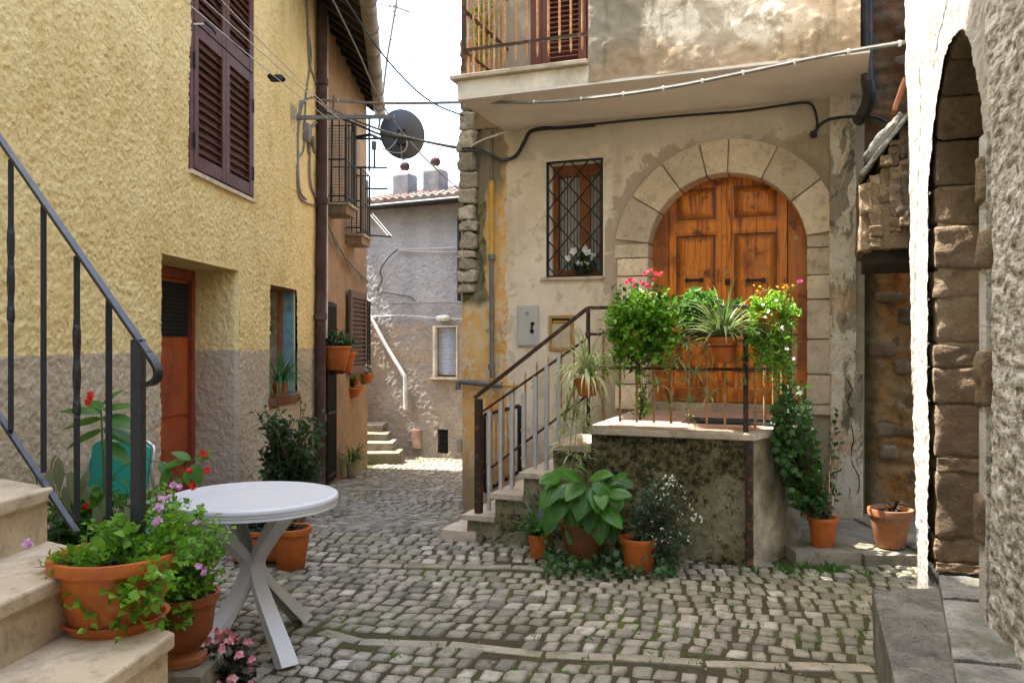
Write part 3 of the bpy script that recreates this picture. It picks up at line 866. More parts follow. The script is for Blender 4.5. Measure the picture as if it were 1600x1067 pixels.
# solid mass: house body and eaves (unseen steps and gap, made up to shape sun and shade)
SHADE_EAVES = [(-12, 1.4, 12.2), (1.4, 2.6, 9.8), (2.6, 2.95, 8.3), (2.95, 3.8, 6.75), (3.8, 4.1, 8.2), (4.1, U_END, 9.3)]
a = MB()
for q0, q1, hh in SHADE_EAVES: a.box((q0, .46, -.6), (q1, 6, hh))
a.build('house_body', M_yellow, yh)
a = MB()
for q0, q1, hh in SHADE_EAVES: a.box((q0, .004 if q0 > -1 else -.022, -.6 if q0 < -1 else 5.59), (q1 if q0 > -1 else -1.19, .459, hh))
a.box((-1.19, .004, 5.59), (1.4, .459, 12.2))
a.box((2.95, .004, 8.65), (3.8, .12, 9.3))  # unseen panel added above the gap to trim the sun patch
a.build('upper_wall', M_yellow, yh)
# drainpipe with collars and thin white pipe
e = U_END - .14
dp = tb(yh, 'drainpipe', M_pipebrown, [(e+.0, -.09, 6.2), (e-.02, -.09, 3.2), (e-.06, -.085, 1.8), (e-.10, -.09, -.25)], .062, 12)
for zz in (4.4, 3.05, 1.74, .6): MB().tube([(e-.03-(.05 if zz < 2 else 0), -.09, zz-.035), (e-.03-(.05 if zz < 2 else 0), -.09, zz+.035)], .076, 12).build('collar', M_pipebrown, dp, smooth=True, sharp=40)
tb(yh, 'thin_pipe', M_whitepipe, [(e+.16, -.10, 5.6), (e+.15, -.10, 3.2), (e+.15, -.10, 1.9), (e+.12, -.10, 1.5)], .014, 8)
# cable bracket and cable loops on the corner
def yb(px, py, off=-.04): q = FY.at(px, py, off); return (q[0], off, q[1])
br = bx(yh, 'cable_bracket', M_pipegrey, (FY.u(460)-.01, -1.05, FY.z(460, 184)-.02), (FY.u(460)+.03, .0, FY.z(460, 184)+.02), .002)
MB().rock((FY.u(455)-.10, -.03, FY.z(455, 184)-.15), (FY.u(455)+.12, .03, FY.z(455, 184)+.13), .5, .02, 6).build('bracket_mortar', M_cement, yh, smooth=True)
for pts, rad in ((((478, 0), (482, 60), (484, 100), (494, 130), (500, 160)), .014), (((480, 40), (486, 90), (478, 150), (475, 230), (466, 250), (466, 300), (480, 318), (512, 324), (530, 340)), .011),
                 (((470, 158), (466, 200), (467, 290), (478, 312)), .012), (((486, 205), (484, 240), (486, 290), (500, 315), (522, 328)), .014), (((505, 150), (480, 155), (472, 165), (466, 205)), .012),
                 (((500, 190), (486, 200), (482, 240)), .018)):
    tb(yh, 'cable', M_cablegrey, spline([yb(*q) for q in pts], 6), rad, 6)
MB().rock(yb(482, 220, -.09), tuple(np.array(yb(482, 190, -.09)) + np.array((.12, .09, .0))), .5, .01, 4).build('insulator', M_cablegrey, yh, smooth=True)
tb(yh, 'insulator', M_cablegrey, [yb(487, 215, -.08), yb(491, 240, -.06)], [.03, .012], 7)

# ------------------------------------------------------------------ BROWN HOUSE (further down the alley)
bh = thing('brown_house', 'orange-brown stucco house behind the drainpipe with two tiny balconies', 'house', (FY.o[0], FY.o[1], 0), FY.rz)
B0, B1 = U_END, FY.u(575)
wall_sheet('wall', M_brown, bh, B0, B1, -.6, 5.9, .03, lambda p: fbm(p, 8, 4, .6) * .016 + fbm(p, .9, 2) * .03, y=.02)
MB().box((B0, .12, -.6), (B1, 6, 5.0)).build('wall', M_brown, bh)
MB().box((B1-.02, .02, -.6), (B1, 6, 5.2)).build('end_wall', M_brown, bh)
# eave: rafters rising inwards from the gutter to the wall top
g0 = P3(575, 0, 8.4); g1 = P3(592, 165, 12.1); gx = g1 + (g1 - g0) * .12
def fy(v): return FY.loc(v.x, v.y, v.z)
ga, gb = fy(g0 - (g1-g0)*.08), fy(gx)
tb(bh, 'gutter', M_gutter, [ga, gb], .085, 10)
gt = []
for k in range(6):
    q = ga.lerp(gb, (k+.4)/6); gt.append(q)
    MB().tube([q - Vector((.012, 0, 0)), q + Vector((.012, 0, 0))], .096, 10).build('gutter_strap', M_cablegrey, bh, smooth=True, sharp=40)
a = MB(); ins = Vector((0, 1.0, 1.0))
a.add([ga+Vector((0,.05,.06)), gb+Vector((0,.05,.06)), gb+Vector((0,.9,.72)), ga+Vector((0,.9,.72)), ga+Vector((0,.05,.14)), gb+Vector((0,.05,.14)), gb+Vector((0,.9,.80)), ga+Vector((0,.9,.80))],
      [(0,1,2,3), (7,6,5,4), (0,4,5,1), (1,5,6,2), (2,6,7,3), (3,7,4,0)])
rf = a.build('roof', M_rafter, bh)
for k in range(16):
    q = ga.lerp(gb, (k+.5)/16)
    mm = Matrix.Translation(q) @ Matrix.Rotation(math.atan2(.66, .85), 4, 'X')
    MB().box((-.05, .05, -.06), (.05, 1.1, .05), mm).build('rafter', M_rafter, rf)
a = MB(); nt = 26
for k in range(nt):
    q = ga.lerp(gb, (k+.5)/nt)
    a.tube([q+Vector((0, -.02, .16)), q+Vector((0, .8, .86))], .08, 6)
a.build('roof_tile_row', M_tile, bh, smooth=True)
# shutter leaf, dark gate, meter pipes
def yat(px, py, off=0.0): return FY.at(px, py, off)
s0u, s1u = FY.u(542), FY.u(567); sza, szb = FY.z(555, 583), FY.z(555, 456)
louver(bh, 'shutter', M_oldwood if False else plain('taupe_shutter_paint', (.13, .085, .06), .6, var=.15), s0u, s1u, sza, szb, -.02, .04, .08, .06)
louver(bh, 'shutter', M_iron, FY.u(568.5), FY.u(573), FY.z(570, 570), FY.z(570, 470), -.02, .04, .05, .06)
g0u, g1u = FY.u(509), FY.u(521)
gt = MB(); gt.box((g0u, -.012, -.25), (g1u, .016, FY.z(515, 472))); gto = gt.build('door', M_dark, bh)
a = MB()
for k in range(6):
    uu = g0u + (g1u-g0u)*(k+.0)/5; a.tube([(uu, -.03, -.22), (uu, -.03, FY.z(515, 474))], .012, 6)
for zz in (-.15, .6, 1.3, 1.9): a.box((g0u, -.04, zz-.015), (g1u, -.02, zz+.015))
a.build('grille', M_iron, gto)
# two balconies
def balcony(u0, u1, z, out, h, mesh=True):
    b = MB(); b.rock((u0, -out, z-.13), (u1, .03, z-.03), .12, .01, 6); bo = b.build('balcony', M_plywood, bh, smooth=True, sharp=40)
    MB().rock((u0-.03, -out-.03, z-.03), (u1+.03, .03, z), .2, .004, 5).build('slab_edge', M_cement, bo, smooth=True, sharp=40)
    r = MB()
    for q in ((u0+.01, -out+.01), (u1-.01, -out+.01)): r.tube([(q[0], q[1], z), (q[0], q[1], z+h)], .014, 6)
    for zz in (z+.08, z+h*.5, z+h): r.tube([(u0, -.0, zz), (u0+.01, -out+.01, zz), (u1-.01, -out+.01, zz), (u1-.01, 0, zz)], .009, 6)
    k = max(3, int((u1-u0)/.13))
    for i in range(1, k): r.tube([(u0+(u1-u0)*i/k, -out+.01, z), (u0+(u1-u0)*i/k, -out+.01, z+h)], .007, 5)
    for i in range(1, 3): r.tube([(u0+.01, -out*i/3, z), (u0+.01, -out*i/3, z+h)], .007, 5)
    ro = r.build('railing', M_iron, bo)
    if mesh:
        w = MB(); zz = z
        while zz < z+h*.9: w.tube([(u0+.01, 0, zz), (u0+.015, -out+.015, zz), (u1-.015, -out+.015, zz)], .0025, 4); zz += .035
        uu = u0
        while uu < u1: w.tube([(uu, -out+.016, z), (uu, -out+.016, z+h*.9)], .0025, 4); uu += .035
        yy = 0
        while yy < out: w.tube([(u0+.011, -yy, z), (u0+.011, -yy, z+h*.9)], .0025, 4); yy += .035
        w.build('wire_mesh', M_pipegrey, bo)
    return bo
balcony(5.86, 6.30, 1.45 + 213/1300*10.1, .27, 1.02, True)
balcony(6.95, 7.48, 1.45 + 166/1300*11.2, .20, .86, True)
tb(bh, 'balcony_post', M_iron, [(6.31, -.25, 3.1), (6.31, -.25, 4.15)], .026, 6)
for (pa, pb, w) in (((521, 150, -.03), (516, 330, -.03), .012), ((545, 195, -.05), (545, 320, -.05), .02)): tb(bh, 'cable', M_cable, [Vector((yat(pa[0], pa[1], pa[2])[0], pa[2], yat(pa[0], pa[1], pa[2])[1])), Vector((yat(pb[0], pb[1], pb[2])[0], pb[2], yat(pb[0], pb[1], pb[2])[1]))], w*.6, 6)
a = spline([Vector((FY.at(px, py, -.04)[0], -.04, FY.at(px, py, -.04)[1])) for px, py in ((512, 350), (524, 375), (540, 402), (560, 425), (574, 440))], 5)
tb(bh, 'cable', M_cablegrey, a, .016, 6); tb(bh, 'cable', M_cablegrey, [q + Vector((.05, 0, -.04 + .03*math.sin(i))) for i, q in enumerate(a)], .012, 6)
# arms with aerial gear on the brown house corner (px 540-610)
for (px0, px1, py, nm) in ((548, 610, 217, 'arm'), (552, 605, 262, 'arm'), (570, 606, 295, 'arm')):
    pa = FY.at(px0, py, -.02); Y = 10.8
    q0 = fy(P3(px0, py, Y)); q1 = fy(P3(px1, py, Y)); tb(bh, 'wall_arm', M_iron, [q0, q1], .014, 6)
for (px, py0, py1) in ((577, 182, 268), (585, 225, 262), (556, 178, 270)): 
    tb(bh, 'wall_arm', M_pipegrey, [fy(P3(px, py0, 10.8)), fy(P3(px, py1, 10.8))], .016, 6)
# ------------------------------------------------------------------ GREY HOUSE at the end of the alley
gh = thing('grey_house', 'grey roughcast house with clay tile roof at the end of the alley', 'house', (FG.o[0], FG.o[1], 0), FG.rz)
GE = FG.z(722, 317)                       # eave height
cw = (FG.u(684), FG.u(700), FG.z(692, 708), FG.z(692, 671)); rw = (FG.u(680), FG.u(713), FG.z(696, 588), FG.z(696, 511))
wall_sheet('wall', M_grey, gh, -.35, 3.2, -.8, GE, .02, lambda p: fbm(p, 24, 4, .7) * .020 + fbm(p, 1.3, 2) * .015, holes=[cw, rw])
MB().box((-.35, .2, -.8), (5, 5, GE)).build('house_body', M_grey, gh)
MB().box((-.36, .0, -.8), (-.34, .22, GE)).build('wall', M_grey, gh)
MB().box((3.2, .0, -.8), (5, .2, GE)).build('wall', M_grey, gh)
a = MB(); a.box((-.40, -.28, GE-.02), (5.1, -.22, GE+.02)); a.box((-.40, -.24, GE-.0), (5.1, .3, GE+.03)); a.build('eave_board', M_rafter, gh)
tb(gh, 'gutter', M_iron, [(-.42, -.30, GE+.0), (5.1, -.30, GE+.03)], .045, 8)
a = MB(); k = 0; x = -.36
rr = random.Random(3)
while x < 5:
    for j in range(7):
        y = -.30 + j * .36; z = GE + .05 + j * .36 * .26
        a.tube([(x, y, z+.03), (x+rr.uniform(-.006, .006), y + .40, z + .40*.26)], [.062, .052], 7, r=rr.random())
        a.add([(x+.05, y, z-.01), (x+.13, y, z-.01), (x+.13, y+.4, z+.09), (x+.05, y+.4, z+.09)], [(0, 1, 2, 3)], r=rr.random())
    x += .155
a.build('roof_tiles', M_tile, gh, smooth=True, sharp=50)
MB().add([(-.42, -.27, GE+.03), (5.1, -.27, GE+.03), (5.1, 2.3, GE+.70), (-.42, 2.3, GE+.70)], [(0, 1, 2, 3)]).build('roof', M_rafter, gh)
q_ = [FG.loc(X_, Y_) for X_, Y_ in ((-9, 14.2), (-3.4, 14.2), (-3.4, 19), (-9, 19))]
MB().prism([(v.x, v.y) for v in q_], -.6, 3.3).build('unseen_shade_block', M_grey, gh)  # unseen block added left of the house to shade its wall
M_darkred = plain('dark_red_metal', (.045, .014, .012), .7)
M_chimney = plain('dark_grey_render', (.15, .145, .15), .9, var=.25, scale=5, bump=.5, bdist=.01, dirt=(.09, .085, .08))
for (pxa, pxb, yt, yb2) in ((613, 638, 274, 316), (660, 687, 267, 310)):
    off = .8; ua, ub = FG.u(pxa, off), FG.u(pxb, off); za, zb = FG.z(pxa, yb2+14, off), FG.z(pxa, yt, off)
    ch = MB(); ch.box((ua, off, za-.1), (ub, off+.32, zb)); cho = ch.build('chimney', M_chimney, gh, bevel=.02)
    cu = (ua+ub)/2; w = ub-ua
    MB().box((ua+.01, off+.02, zb), (ub-.01, off+.30, zb+.05)).build('chimney_cap', M_whitepipe, cho, bevel=.01)
    MB().lathe([(.05, 0), (.05, .05)], (cu, off+.15, zb+.04), 10).build('cowl_neck', M_whitepipe, cho, smooth=True, sharp=40)
    cm = MB(); r0 = .085
    for k in range(14):
        an = 2*PI*k/14; pts = []
        for i in range(9):
            ph = PI*i/8; a2 = an + ph*.35
            pts.append((cu + r0*math.sin(ph)*math.cos(a2), off+.15+r0*math.sin(ph)*math.sin(a2), zb+.17+r0*.95*math.cos(ph)))
        cm.cm = 0
        cm.tube(pts, [.004]+[.012]*7+[.004], 5)
    cm.cm = 0; cm.lathe([(.001, -.075), (.06, -.05), (.078, 0), (.06, .05), (.001, .075)], (cu, off+.15, zb+.17), 10)
    cm.build('chimney_cowl', [M_darkred, M_whitepipe], cho, smooth=True)
f = bx(gh, 'window', M_roller, (rw[0]+.02, .07, rw[2]+.02), (rw[1]-.02, .09, rw[3]), 0)
a = MB(); zz = rw[2]+.02
while zz < rw[3]-.02: a.tube([(rw[0]+.03, .066, zz+.016), (rw[1]-.03, .066, zz+.016)], .016, 6); zz += .036
a.build('roller_shutter', M_roller, f, smooth=True)
a = MB(); a.box((rw[0]-.04, -.02, rw[2]-.02), (rw[0], .1, rw[3]+.02)); a.box((rw[1], -.015, rw[2]-.02), (rw[1]+.02, .1, rw[3]+.02)); a.box((rw[0], -.02, rw[3]), (rw[1], .1, rw[3]+.02)); a.build('window_surround', M_slab, f, bevel=.01)
bx(f, 'window_sill', M_trav, (rw[0]-.07, -.08, rw[2]-.055), (rw[1]+.06, .08, rw[2]-.02), .008)
cwb = bx(gh, 'cellar_window', M_dark, (cw[0]-.02, .12, cw[2]-.02), (cw[1]+.02, .16, cw[3]+.02), 0)
a = MB()
for k in range(1, 4): uu = cw[0]+(cw[1]-cw[0])*k/4; a.tube([(uu, .05, cw[2]), (uu, .05, cw[3])], .008, 5)
for k in range(1, 4): zz = cw[2]+(cw[3]-cw[2])*k/4; a.tube([(cw[0], .05, zz), (cw[1], .05, zz)], .008, 5)
a.build('grille', M_iron, cwb)
bx(gh, 'hatch', M_redtile, (FG.u(645), -.035, FG.z(650, 700)), (FG.u(658), .02, FG.z(650, 671)), .004)
bx(gh, 'hatch', M_pipegrey, (FG.u(716), -.04, FG.z(718, 704)), (FG.u(722), .02, FG.z(718, 686)), .004)
tb(gh, 'downpipe', M_whitepipe, spline([FG_pt for FG_pt in [Vector((FG.at(px, py, -.08)[0], -.08, FG.at(px, py, -.08)[1])) for px, py in ((574, 490), (578, 494), (605, 543), (628, 581), (633, 592), (633, 615), (634, 640))]], 4), .035, 9)
bx(gh, 'shutter', M_iron, (FG.u(717.5), -.07, FG.z(719, 470)), (FG.u(720.5), -.0, FG.z(719, 338)), .003)
def gl(pts, w, mat, off=-.05): tb(gh, 'cable', mat, spline([Vector((FG.at(px, py, off)[0], off, FG.at(px, py, off)[1])) for px, py in pts], 5), w, 6)
gl(((616, 388), (640, 389), (680, 388), (735, 385)), .009, M_wire); gl(((622, 391), (690, 394), (735, 391)), .008, M_wire)
gl(((622, 389), (605, 405), (594, 424), (597, 437), (590, 455), (600, 457), (625, 461), (641, 464), (648, 470)), .009, M_cable)
gl(((599, 480), (606, 475), (640, 474), (700, 473), (735, 476)), .010, M_cablegrey); gl(((575, 495), (625, 493), (660, 495), (680, 497), (735, 499)), .010, M_wire)
gl(((573, 465), (578, 472), (583, 466)), .016, M_whitepipe)
a = FG.at(690, 498, -.1); MB().rock((a[0]-.11, -.13, a[1]-.045), (a[0]+.13, 0, a[1]+.055), .9, .02, 6).build('junction_box', M_whitepipe, gh, smooth=True)
tb(gh, 'clothes_arm', M_iron, [Vector((FG.at(x, y, o)[0], o, FG.at(x, y, o)[1])) for x, y, o in ((568, 367, -.9), (611, 370, -.5))], .016, 6)
for q in (577, 582): tb(gh, 'clothes_line', M_wire, [Vector((FG.at(x, y, o)[0], o, FG.at(x, y, o)[1])) for x, y, o in ((q, 334, -.4), (q+30, 369, -.5))], .006, 5)
# old steps in the alley
st = thing('alley_steps', 'four worn stone steps rising to the left at the alley end', 'steps', (-2.2, 12.9, gz(13)))
def sl(v): return (v[0]+2.2, v[1]-12.9, v[2]-gz(13))
for k, (px, y, py) in enumerate(((623, 12.75, 708), (613, 13.05, 692), (605, 13.35, 678), (598, 13.65, 664))):
    zt = EYE - (py-CY)/FPX*y; xr = (px-CX)/FPX*y
    MB().rock(sl((-3.3, y, zt-.18)), sl((xr, y+.55, zt)), .12, .02, 9, seed=k).build('step', M_kerb, st, smooth=True, sharp=50)
MB().box(sl((-3.3, 12.9, -.9)), sl((-2.0, 15, gz(13)+.1))).build('core', M_kerb, st)

# ------------------------------------------------------------------ ARCHED DOOR HOUSE
ah = thing('arched_door_house', 'old plastered house with wooden arched door, window grille and balcony', 'house', (FA.o[0], FA.o[1], 0), FA.rz)
AW = 3.52
wn = (FA.u(854), FA.u(943), FA.z(898, 433), FA.z(898, 250))
def arch_hole(U, Z): return ((np.abs(U-ARC_U) < ARC_R+.01) & (Z < ARC_Z)) | (((U-ARC_U)**2+(Z-ARC_Z)**2) < (ARC_R+.01)**2)
def plast(p):
    n = fbm(p, 1.3, 3) * .022 + fbm(p, 9, 4, .6) * .006
    # plaster ends against the rubble corner: the strip below it sits back
    edge = .17 + fbm(p*np.array([1,1,1.0]), 6, 3) * .06
    back = ((p[:, 0] < edge) & (p[:, 2] > 1.92 + fbm(p, 5, 2) * .08)) * .035
    o2 = .36 + fbm(p, 4, 4) * .07
    step = (p[:, 0] < o2) * -.010
    return n - back + step
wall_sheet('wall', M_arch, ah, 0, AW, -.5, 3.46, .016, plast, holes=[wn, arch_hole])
MB().box((.001, .012, -.5), (.02, .42, 3.5)).build('side_wall', M_arch, ah)
wall_sheet('upper_wall', M_upper, ah, 0.0, BAY_U0+.1, 3.46, 7.2, .04, lambda p: fbm(p, 1.3, 3) * .022 + fbm(p, 9, 4, .6) * .006)
MB().box((.0, .42, -.5), (AW, 6, 7.6)).build('house_body', M_upper, ah)
a = MB(); a.box((.001, .02, 3.5), (.02, .42, 7.6)); a.build('side_wall', M_upper, ah)
# rubble corner stones, each its own part
a = None; yy = 476; kk = 0; rr = random.Random(9)
for top, bot in ((176, 205), (206, 238), (239, 268), (270, 296), (297, 320), (322, 345), (347, 363), (364, 390), (393, 404), (406, 421), (423, 442), (443, 458)):
    z1, z0 = FA.z(735, top), FA.z(735, bot)
    w = rr.uniform(.125, .18)
    MB().rock((-.012-rr.random()*.02, -.050, z0+.008), (w, .16, z1-.002), .30, .045, 12, seed=kk*1.7, sc=10).build('corner_stone', M_quoin, ah, smooth=True, sharp=65); kk += 1
for top in (60, 100, 140):
    z1, z0 = FA.z(735, top), FA.z(735, top+34)
    MB().rock((-.02, -.045, z0), (.2, .16, z1), .4, .03, 8, seed=kk*1.7, sc=10).build('corner_stone', M_quoin, ah, smooth=True, sharp=65); kk += 1
# arch surround
def voussoir(a0, a1, r0, r1, y0, y1, seed, mat, parent, cu, cz, Fn=None, n=9, name='arch_stone', amp=.007, rnd=.10):
    rm = (r0+r1)/2; L = (a1-a0)*rm
    def f(q):
        an = a0 + q.x/rm
        return Vector((cu + q.z*math.cos(an), q.y, cz + q.z*math.sin(an)))
    return MB().rock((.004, y0, r0), (L-.004, y1, r1), rnd, amp, n, seed=seed, m=f).build(name, mat, parent, smooth=True, sharp=45)
angs = [8.3, 35.8, 62.9, 88, 103, 124.8, 147.6, 172]
for k in range(7): voussoir(R(angs[k]), R(angs[k+1]), ARC_R-.005, ARC_R+.285+rr.uniform(-.012, .012), -.028-rr.random()*.006, .20, k*2.1, M_vous, ah, ARC_U, ARC_Z, n=12)
zr = [ARC_Z+.095] + [FA.z(1282, q) for q in (387, 430, 468, 530, 585, 632)] + [.86]
for k in range(len(zr)-1):
    zt, zb = zr[k], zr[k+1]
    if zt - zb < .03: continue
    MB().rock((ARC_U+ARC_R-.006, -.026-rr.random()*.008, zb+.004), (ARC_U+ARC_R+.265+rr.uniform(-.02, .015), .20, zt-.003), .10, .008, 8, seed=k*3.3).build('jamb_stone', M_vous, ah, smooth=True, sharp=45)
zl = [ARC_Z+.09] + [FA.z(985, q) for q in (404, 432, 470, 515, 560, 600)] + [.86]
for k in range(len(zl)-1):
    zt, zb = zl[k], zl[k+1]
    if zt - zb < .03: continue
    MB().rock((ARC_U-ARC_R-.27+rr.uniform(-.02, .03), -.026-rr.random()*.008, zb+.004), (ARC_U-ARC_R+.006, .20, zt-.003), .10, .008, 8, seed=k*5.3).build('jamb_stone', M_vous, ah, smooth=True, sharp=45)
# door
DY = .20
dz0 = .93
def au(px, off=DY): return FA.u(px, off)
def az(py, px=1137, off=DY): return FA.z(px, py, off)
D0, Dm, D1 = au(1046), au(1132), au(1230)
door = MB(); door.box((ARC_U-ARC_R-.05, DY+.05, .86), (ARC_U+ARC_R+.05, DY+.09, 3.0), r=.35); dro = door.build('double_door', M_wood, ah)
a = MB(); a.box((ARC_U-ARC_R-.06, DY-.004, .86), (D0-.006, DY+.05, 3.0), r=.55); a.box((D1+.006, DY-.004, .86), (ARC_U+ARC_R+.06, DY+.05, 3.0), r=.55)
a.build('door_frame', M_wood, dro, bevel=.006)
def panel(mb, u0, u1, z0, z1, y):
    # dark groove, raised moulding and fielded centre
    b = .022
    mb.box((u0, y+.002, z0), (u1, y+.03, z1), r=.12)
    for q in (((u0, z0), (u1, z0+b)), ((u0, z1-b), (u1, z1))): mb.box((q[0][0], y-.022, q[0][1]), (q[1][0], y+.01, q[1][1]), r=.75)
    for q in (((u0, z0+b), (u0+b, z1-b)), ((u1-b, z0+b), (u1, z1-b))): mb.box((q[0][0], y-.0215, q[0][1]), (q[1][0], y+.01, q[1][1]), r=.75)
    i = b + .016; j = i + .045
    vs = [(u0+i, y+.002, z0+i), (u1-i, y+.002, z0+i), (u1-i, y+.002, z1-i), (u0+i, y+.002, z1-i), (u0+j, y-.014, z0+j), (u1-j, y-.014, z0+j), (u1-j, y-.014, z1-j), (u0+j, y-.014, z1-j)]
    mb.add(vs, [(0, 1, 5, 4), (1, 2, 6, 5), (2, 3, 7, 6), (3, 0, 4, 7), (4, 5, 6, 7)], r=[.2]*4+[.9]*4)
zrows = [(az(632), az(598)), (az(586), az(526)), (az(508), az(362)), (az(346), az(288))]
for (a0, a1, sd) in ((D0, Dm-.003, 0), (Dm+.003, D1, 1)):
    lf = MB()
    st = .062; lock = .095
    pl, pr = (a0+.040, a1-lock*.55) if sd == 0 else (a0+lock*.60, a1-.060)
    ztop = 2.95
    lf.box((a0, DY-.012, dz0), (pl, DY+.045, ztop), r=.95); lf.box((pr, DY-.012, dz0), (a1, DY+.045, ztop), r=.95)
    prev = dz0
    for (za, zb) in zrows[1:]:
        lf.box((pl, DY-.010, prev), (pr, DY+.045, za), r=.95); prev = zb
    lf.box((pl, DY-.010, prev), (pr, DY+.045, ztop), r=.85)
    lfo = lf.build('door_leaf', M_wood, dro, bevel=.004)
    for (za, zb) in zrows[1:]:
        pm = MB(); panel(pm, pl, pr, za, zb, DY+.012); pm.build('panel', M_wood, dro, bevel=.003)
MB().box((Dm-.022, DY-.030, dz0), (Dm+.022, DY-.0125, 2.95), r=.9).build('astragal', M_wood, dro, bevel=.006)
MB().box((D0, DY-.045, dz0), (Dm-.024, DY-.0125, dz0+.13), r=.8).build('weather_board', M_wood, dro, bevel=.012)
MB().box((Dm+.024, DY-.045, dz0), (D1, DY-.0125, dz0+.13), r=.8).build('weather_board', M_wood, dro, bevel=.012)
for px in (1085, 1181):
    c = FA.at(px, 438, DY-.03); h = MB()
    h.tube([(c[0]-.065, DY-.05, c[1]), (c[0]+.065, DY-.05, c[1])], [.012, .012], 8)
    for s_ in (-1, 1): h.tube([(c[0]+s_*.062, DY-.012, c[1]), (c[0]+s_*.062, DY-.058, c[1])], .020, 10)
    h.build('handle', M_black, dro, smooth=True, sharp=40)
bx(dro, 'lock_plate', M_black, (Dm+.008, DY-.036, az(446)), (Dm+.05, DY-.029, az(436)), .002)
bx(dro, 'lock_plate', M_brass, (Dm+.012, DY-.034, az(430)), (Dm+.035, DY-.029, az(420)), .002)
c = FA.at(1244, 373, DY-.01); MB().lathe([(.0, 0), (.024, 0), (.024, .004), (.010, .007), (0, .007)], n=18, m=Matrix.Translation((c[0], DY-.004, c[1])) @ Matrix.Rotation(R(90), 4, 'X')).build('doorbell', M_brass, dro, smooth=True, sharp=40)
MB().rock((ARC_U-ARC_R-.03, -.05, .855), (ARC_U+ARC_R+.03, DY+.06, .928), .2, .004, 8).build('threshold', M_cement, ah, smooth=True, sharp=45)
# window with diamond grille
u0, u1, z0, z1 = wn
w = MB(); w.box((u0-.01, .13, z0-.01), (u1+.01, .17, z1+.01)); wo = w.build('window', M_glass, ah)
a = MB(); a.box((u0, .04, z0), (u0+.035, .13, z1)); a.box((u1-.02, .04, z0), (u1, .13, z1)); a.box((u0, .04, z1-.03), (u1, .13, z1)); a.build('window_reveal', M_slab, wo)
a = MB(); iw = (u1-u0)
for q in ((u0+.037, u0+.085), (u0+iw*.54, u0+iw*.72), (u1-.055, u1-.02)): a.box((q[0], .085, z0), (q[1], .125, z1-.03))
a.box((u0+.085, .087, z1-.13), (u1-.055, .123, z1-.03)); a.box((u0+.085, .087, z0), (u1-.055, .123, z0+.07)); a.build('window_frame', M_darkwood, wo, bevel=.003)
a = MB(); n = 18
for i in range(n): 
    pass
vs = []; fs = []
for i in range(41):
    uu = u0+.09+(iw-.16)*i/40; vs += [(uu, .127+.006*math.sin(i*1.9), z0+.07), (uu, .127+.006*math.sin(i*1.9), z1-.13)]
for i in range(40): fs.append((2*i, 2*i+2, 2*i+3, 2*i+1))
MB().add(vs, fs).build('curtain', M_curtain, wo, smooth=True)
g = MB(); t = .009
g.box((u0+.004, -.012, z0+.004), (u0+.022, .006, z1-.004)); g.box((u1-.022, -.012, z0+.004), (u1-.004, .006, z1-.004)); g.box((u0+.022, -.011, z1-.02), (u1-.022, .005, z1-.004)); g.box((u0+.022, -.011, z0+.004), (u1-.022, .005, z0+.018))
W_, H_ = u1-u0-.04, z1-z0-.03; cell = W_/2.35; sl_ = 1.12
def clipseg(c, s):
    # line z = c + s*u inside [0,W]x[0,H]
    pts = []
    for uu in (0, W_):
        zz = c + s*uu
        if 0 <= zz <= H_: pts.append((uu, zz))
    for zz in (0, H_):
        uu = (zz-c)/s
        if 0 < uu < W_: pts.append((uu, zz))
    return pts[:2] if len(pts) >= 2 else None
for s in (sl_, -sl_):
    c = -3.0
    while c < 4:
        p = clipseg(c + (.07 if s > 0 else .02), s)
        if p: g.tube([(u0+.02+p[0][0], -.003 + (.004 if s > 0 else -.004), z0+.015+p[0][1]), (u0+.02+p[1][0], -.003 + (.004 if s > 0 else -.004), z0+.015+p[1][1])], .0065, 6)
        c += cell*sl_
g.build('window_grille', M_black, wo)
bx(ah, 'window_sill', M_trav2, (u0-.045, -.05, z0-.028), (u1+.01, .10, z0), .005)
a = MB(); a.box((u0-.012, -.014, z0), (u0, .0, z1+.012)); a.box((u0, -.014, z1), (u1+.012, .0, z1+.012)); a.box((u1, -.014, z0), (u1+.012, .0, z1)); a.build('window_trim', M_slab, ah)
# meter box
mz0, mz1 = FA.z(826, 541), FA.z(826, 477); mu0, mu1 = FA.u(810), FA.u(843)
mbx = bx(ah, 'meter_box', M_meter, (mu0, -.035, mz0), (mu1, .02, mz1), .004)
bx(mbx, 'box_door', M_meter, (mu0+.010, -.041, mz0+.012), (mu1-.010, -.034, mz1-.012), .003)
c = FA.at(832, 511, -.05); h = MB(); h.tube([(c[0], -.040, c[1]+.03), (c[0], -.055, c[1]+.03)], .018, 12); h.tube([(c[0]-.005, -.05, c[1]+.02), (c[0]-.008, -.055, c[1]-.015)], .008, 6); h.rock((c[0]-.02, -.062, c[1]-.055), (c[0]+.012, -.044, c[1]-.018), .4, .0, 4)
h.build('padlock', M_black, mbx, smooth=True, sharp=40)
fc = bpy.data.curves.new('lettering', 'FONT'); fc.body = 'e'; fc.size = .075; fc.extrude = .001
fo = bpy.data.objects.new('tmp', fc); C.objects.link(fo); bpy.context.view_layer.update()
me = bpy.data.meshes.new_from_object(fo.evaluated_get(bpy.context.evaluated_depsgraph_get())); bpy.data.objects.remove(fo)
lo = bpy.data.objects.new('lettering', me); me.materials.append(M_pipegrey); C.objects.link(lo); lo.parent = mbx
c = FA.at(824, 490, -.042); lo.location = (c[0]-.02, -.0425, c[1]-.018); lo.rotation_euler = (R(90), 0, 0)
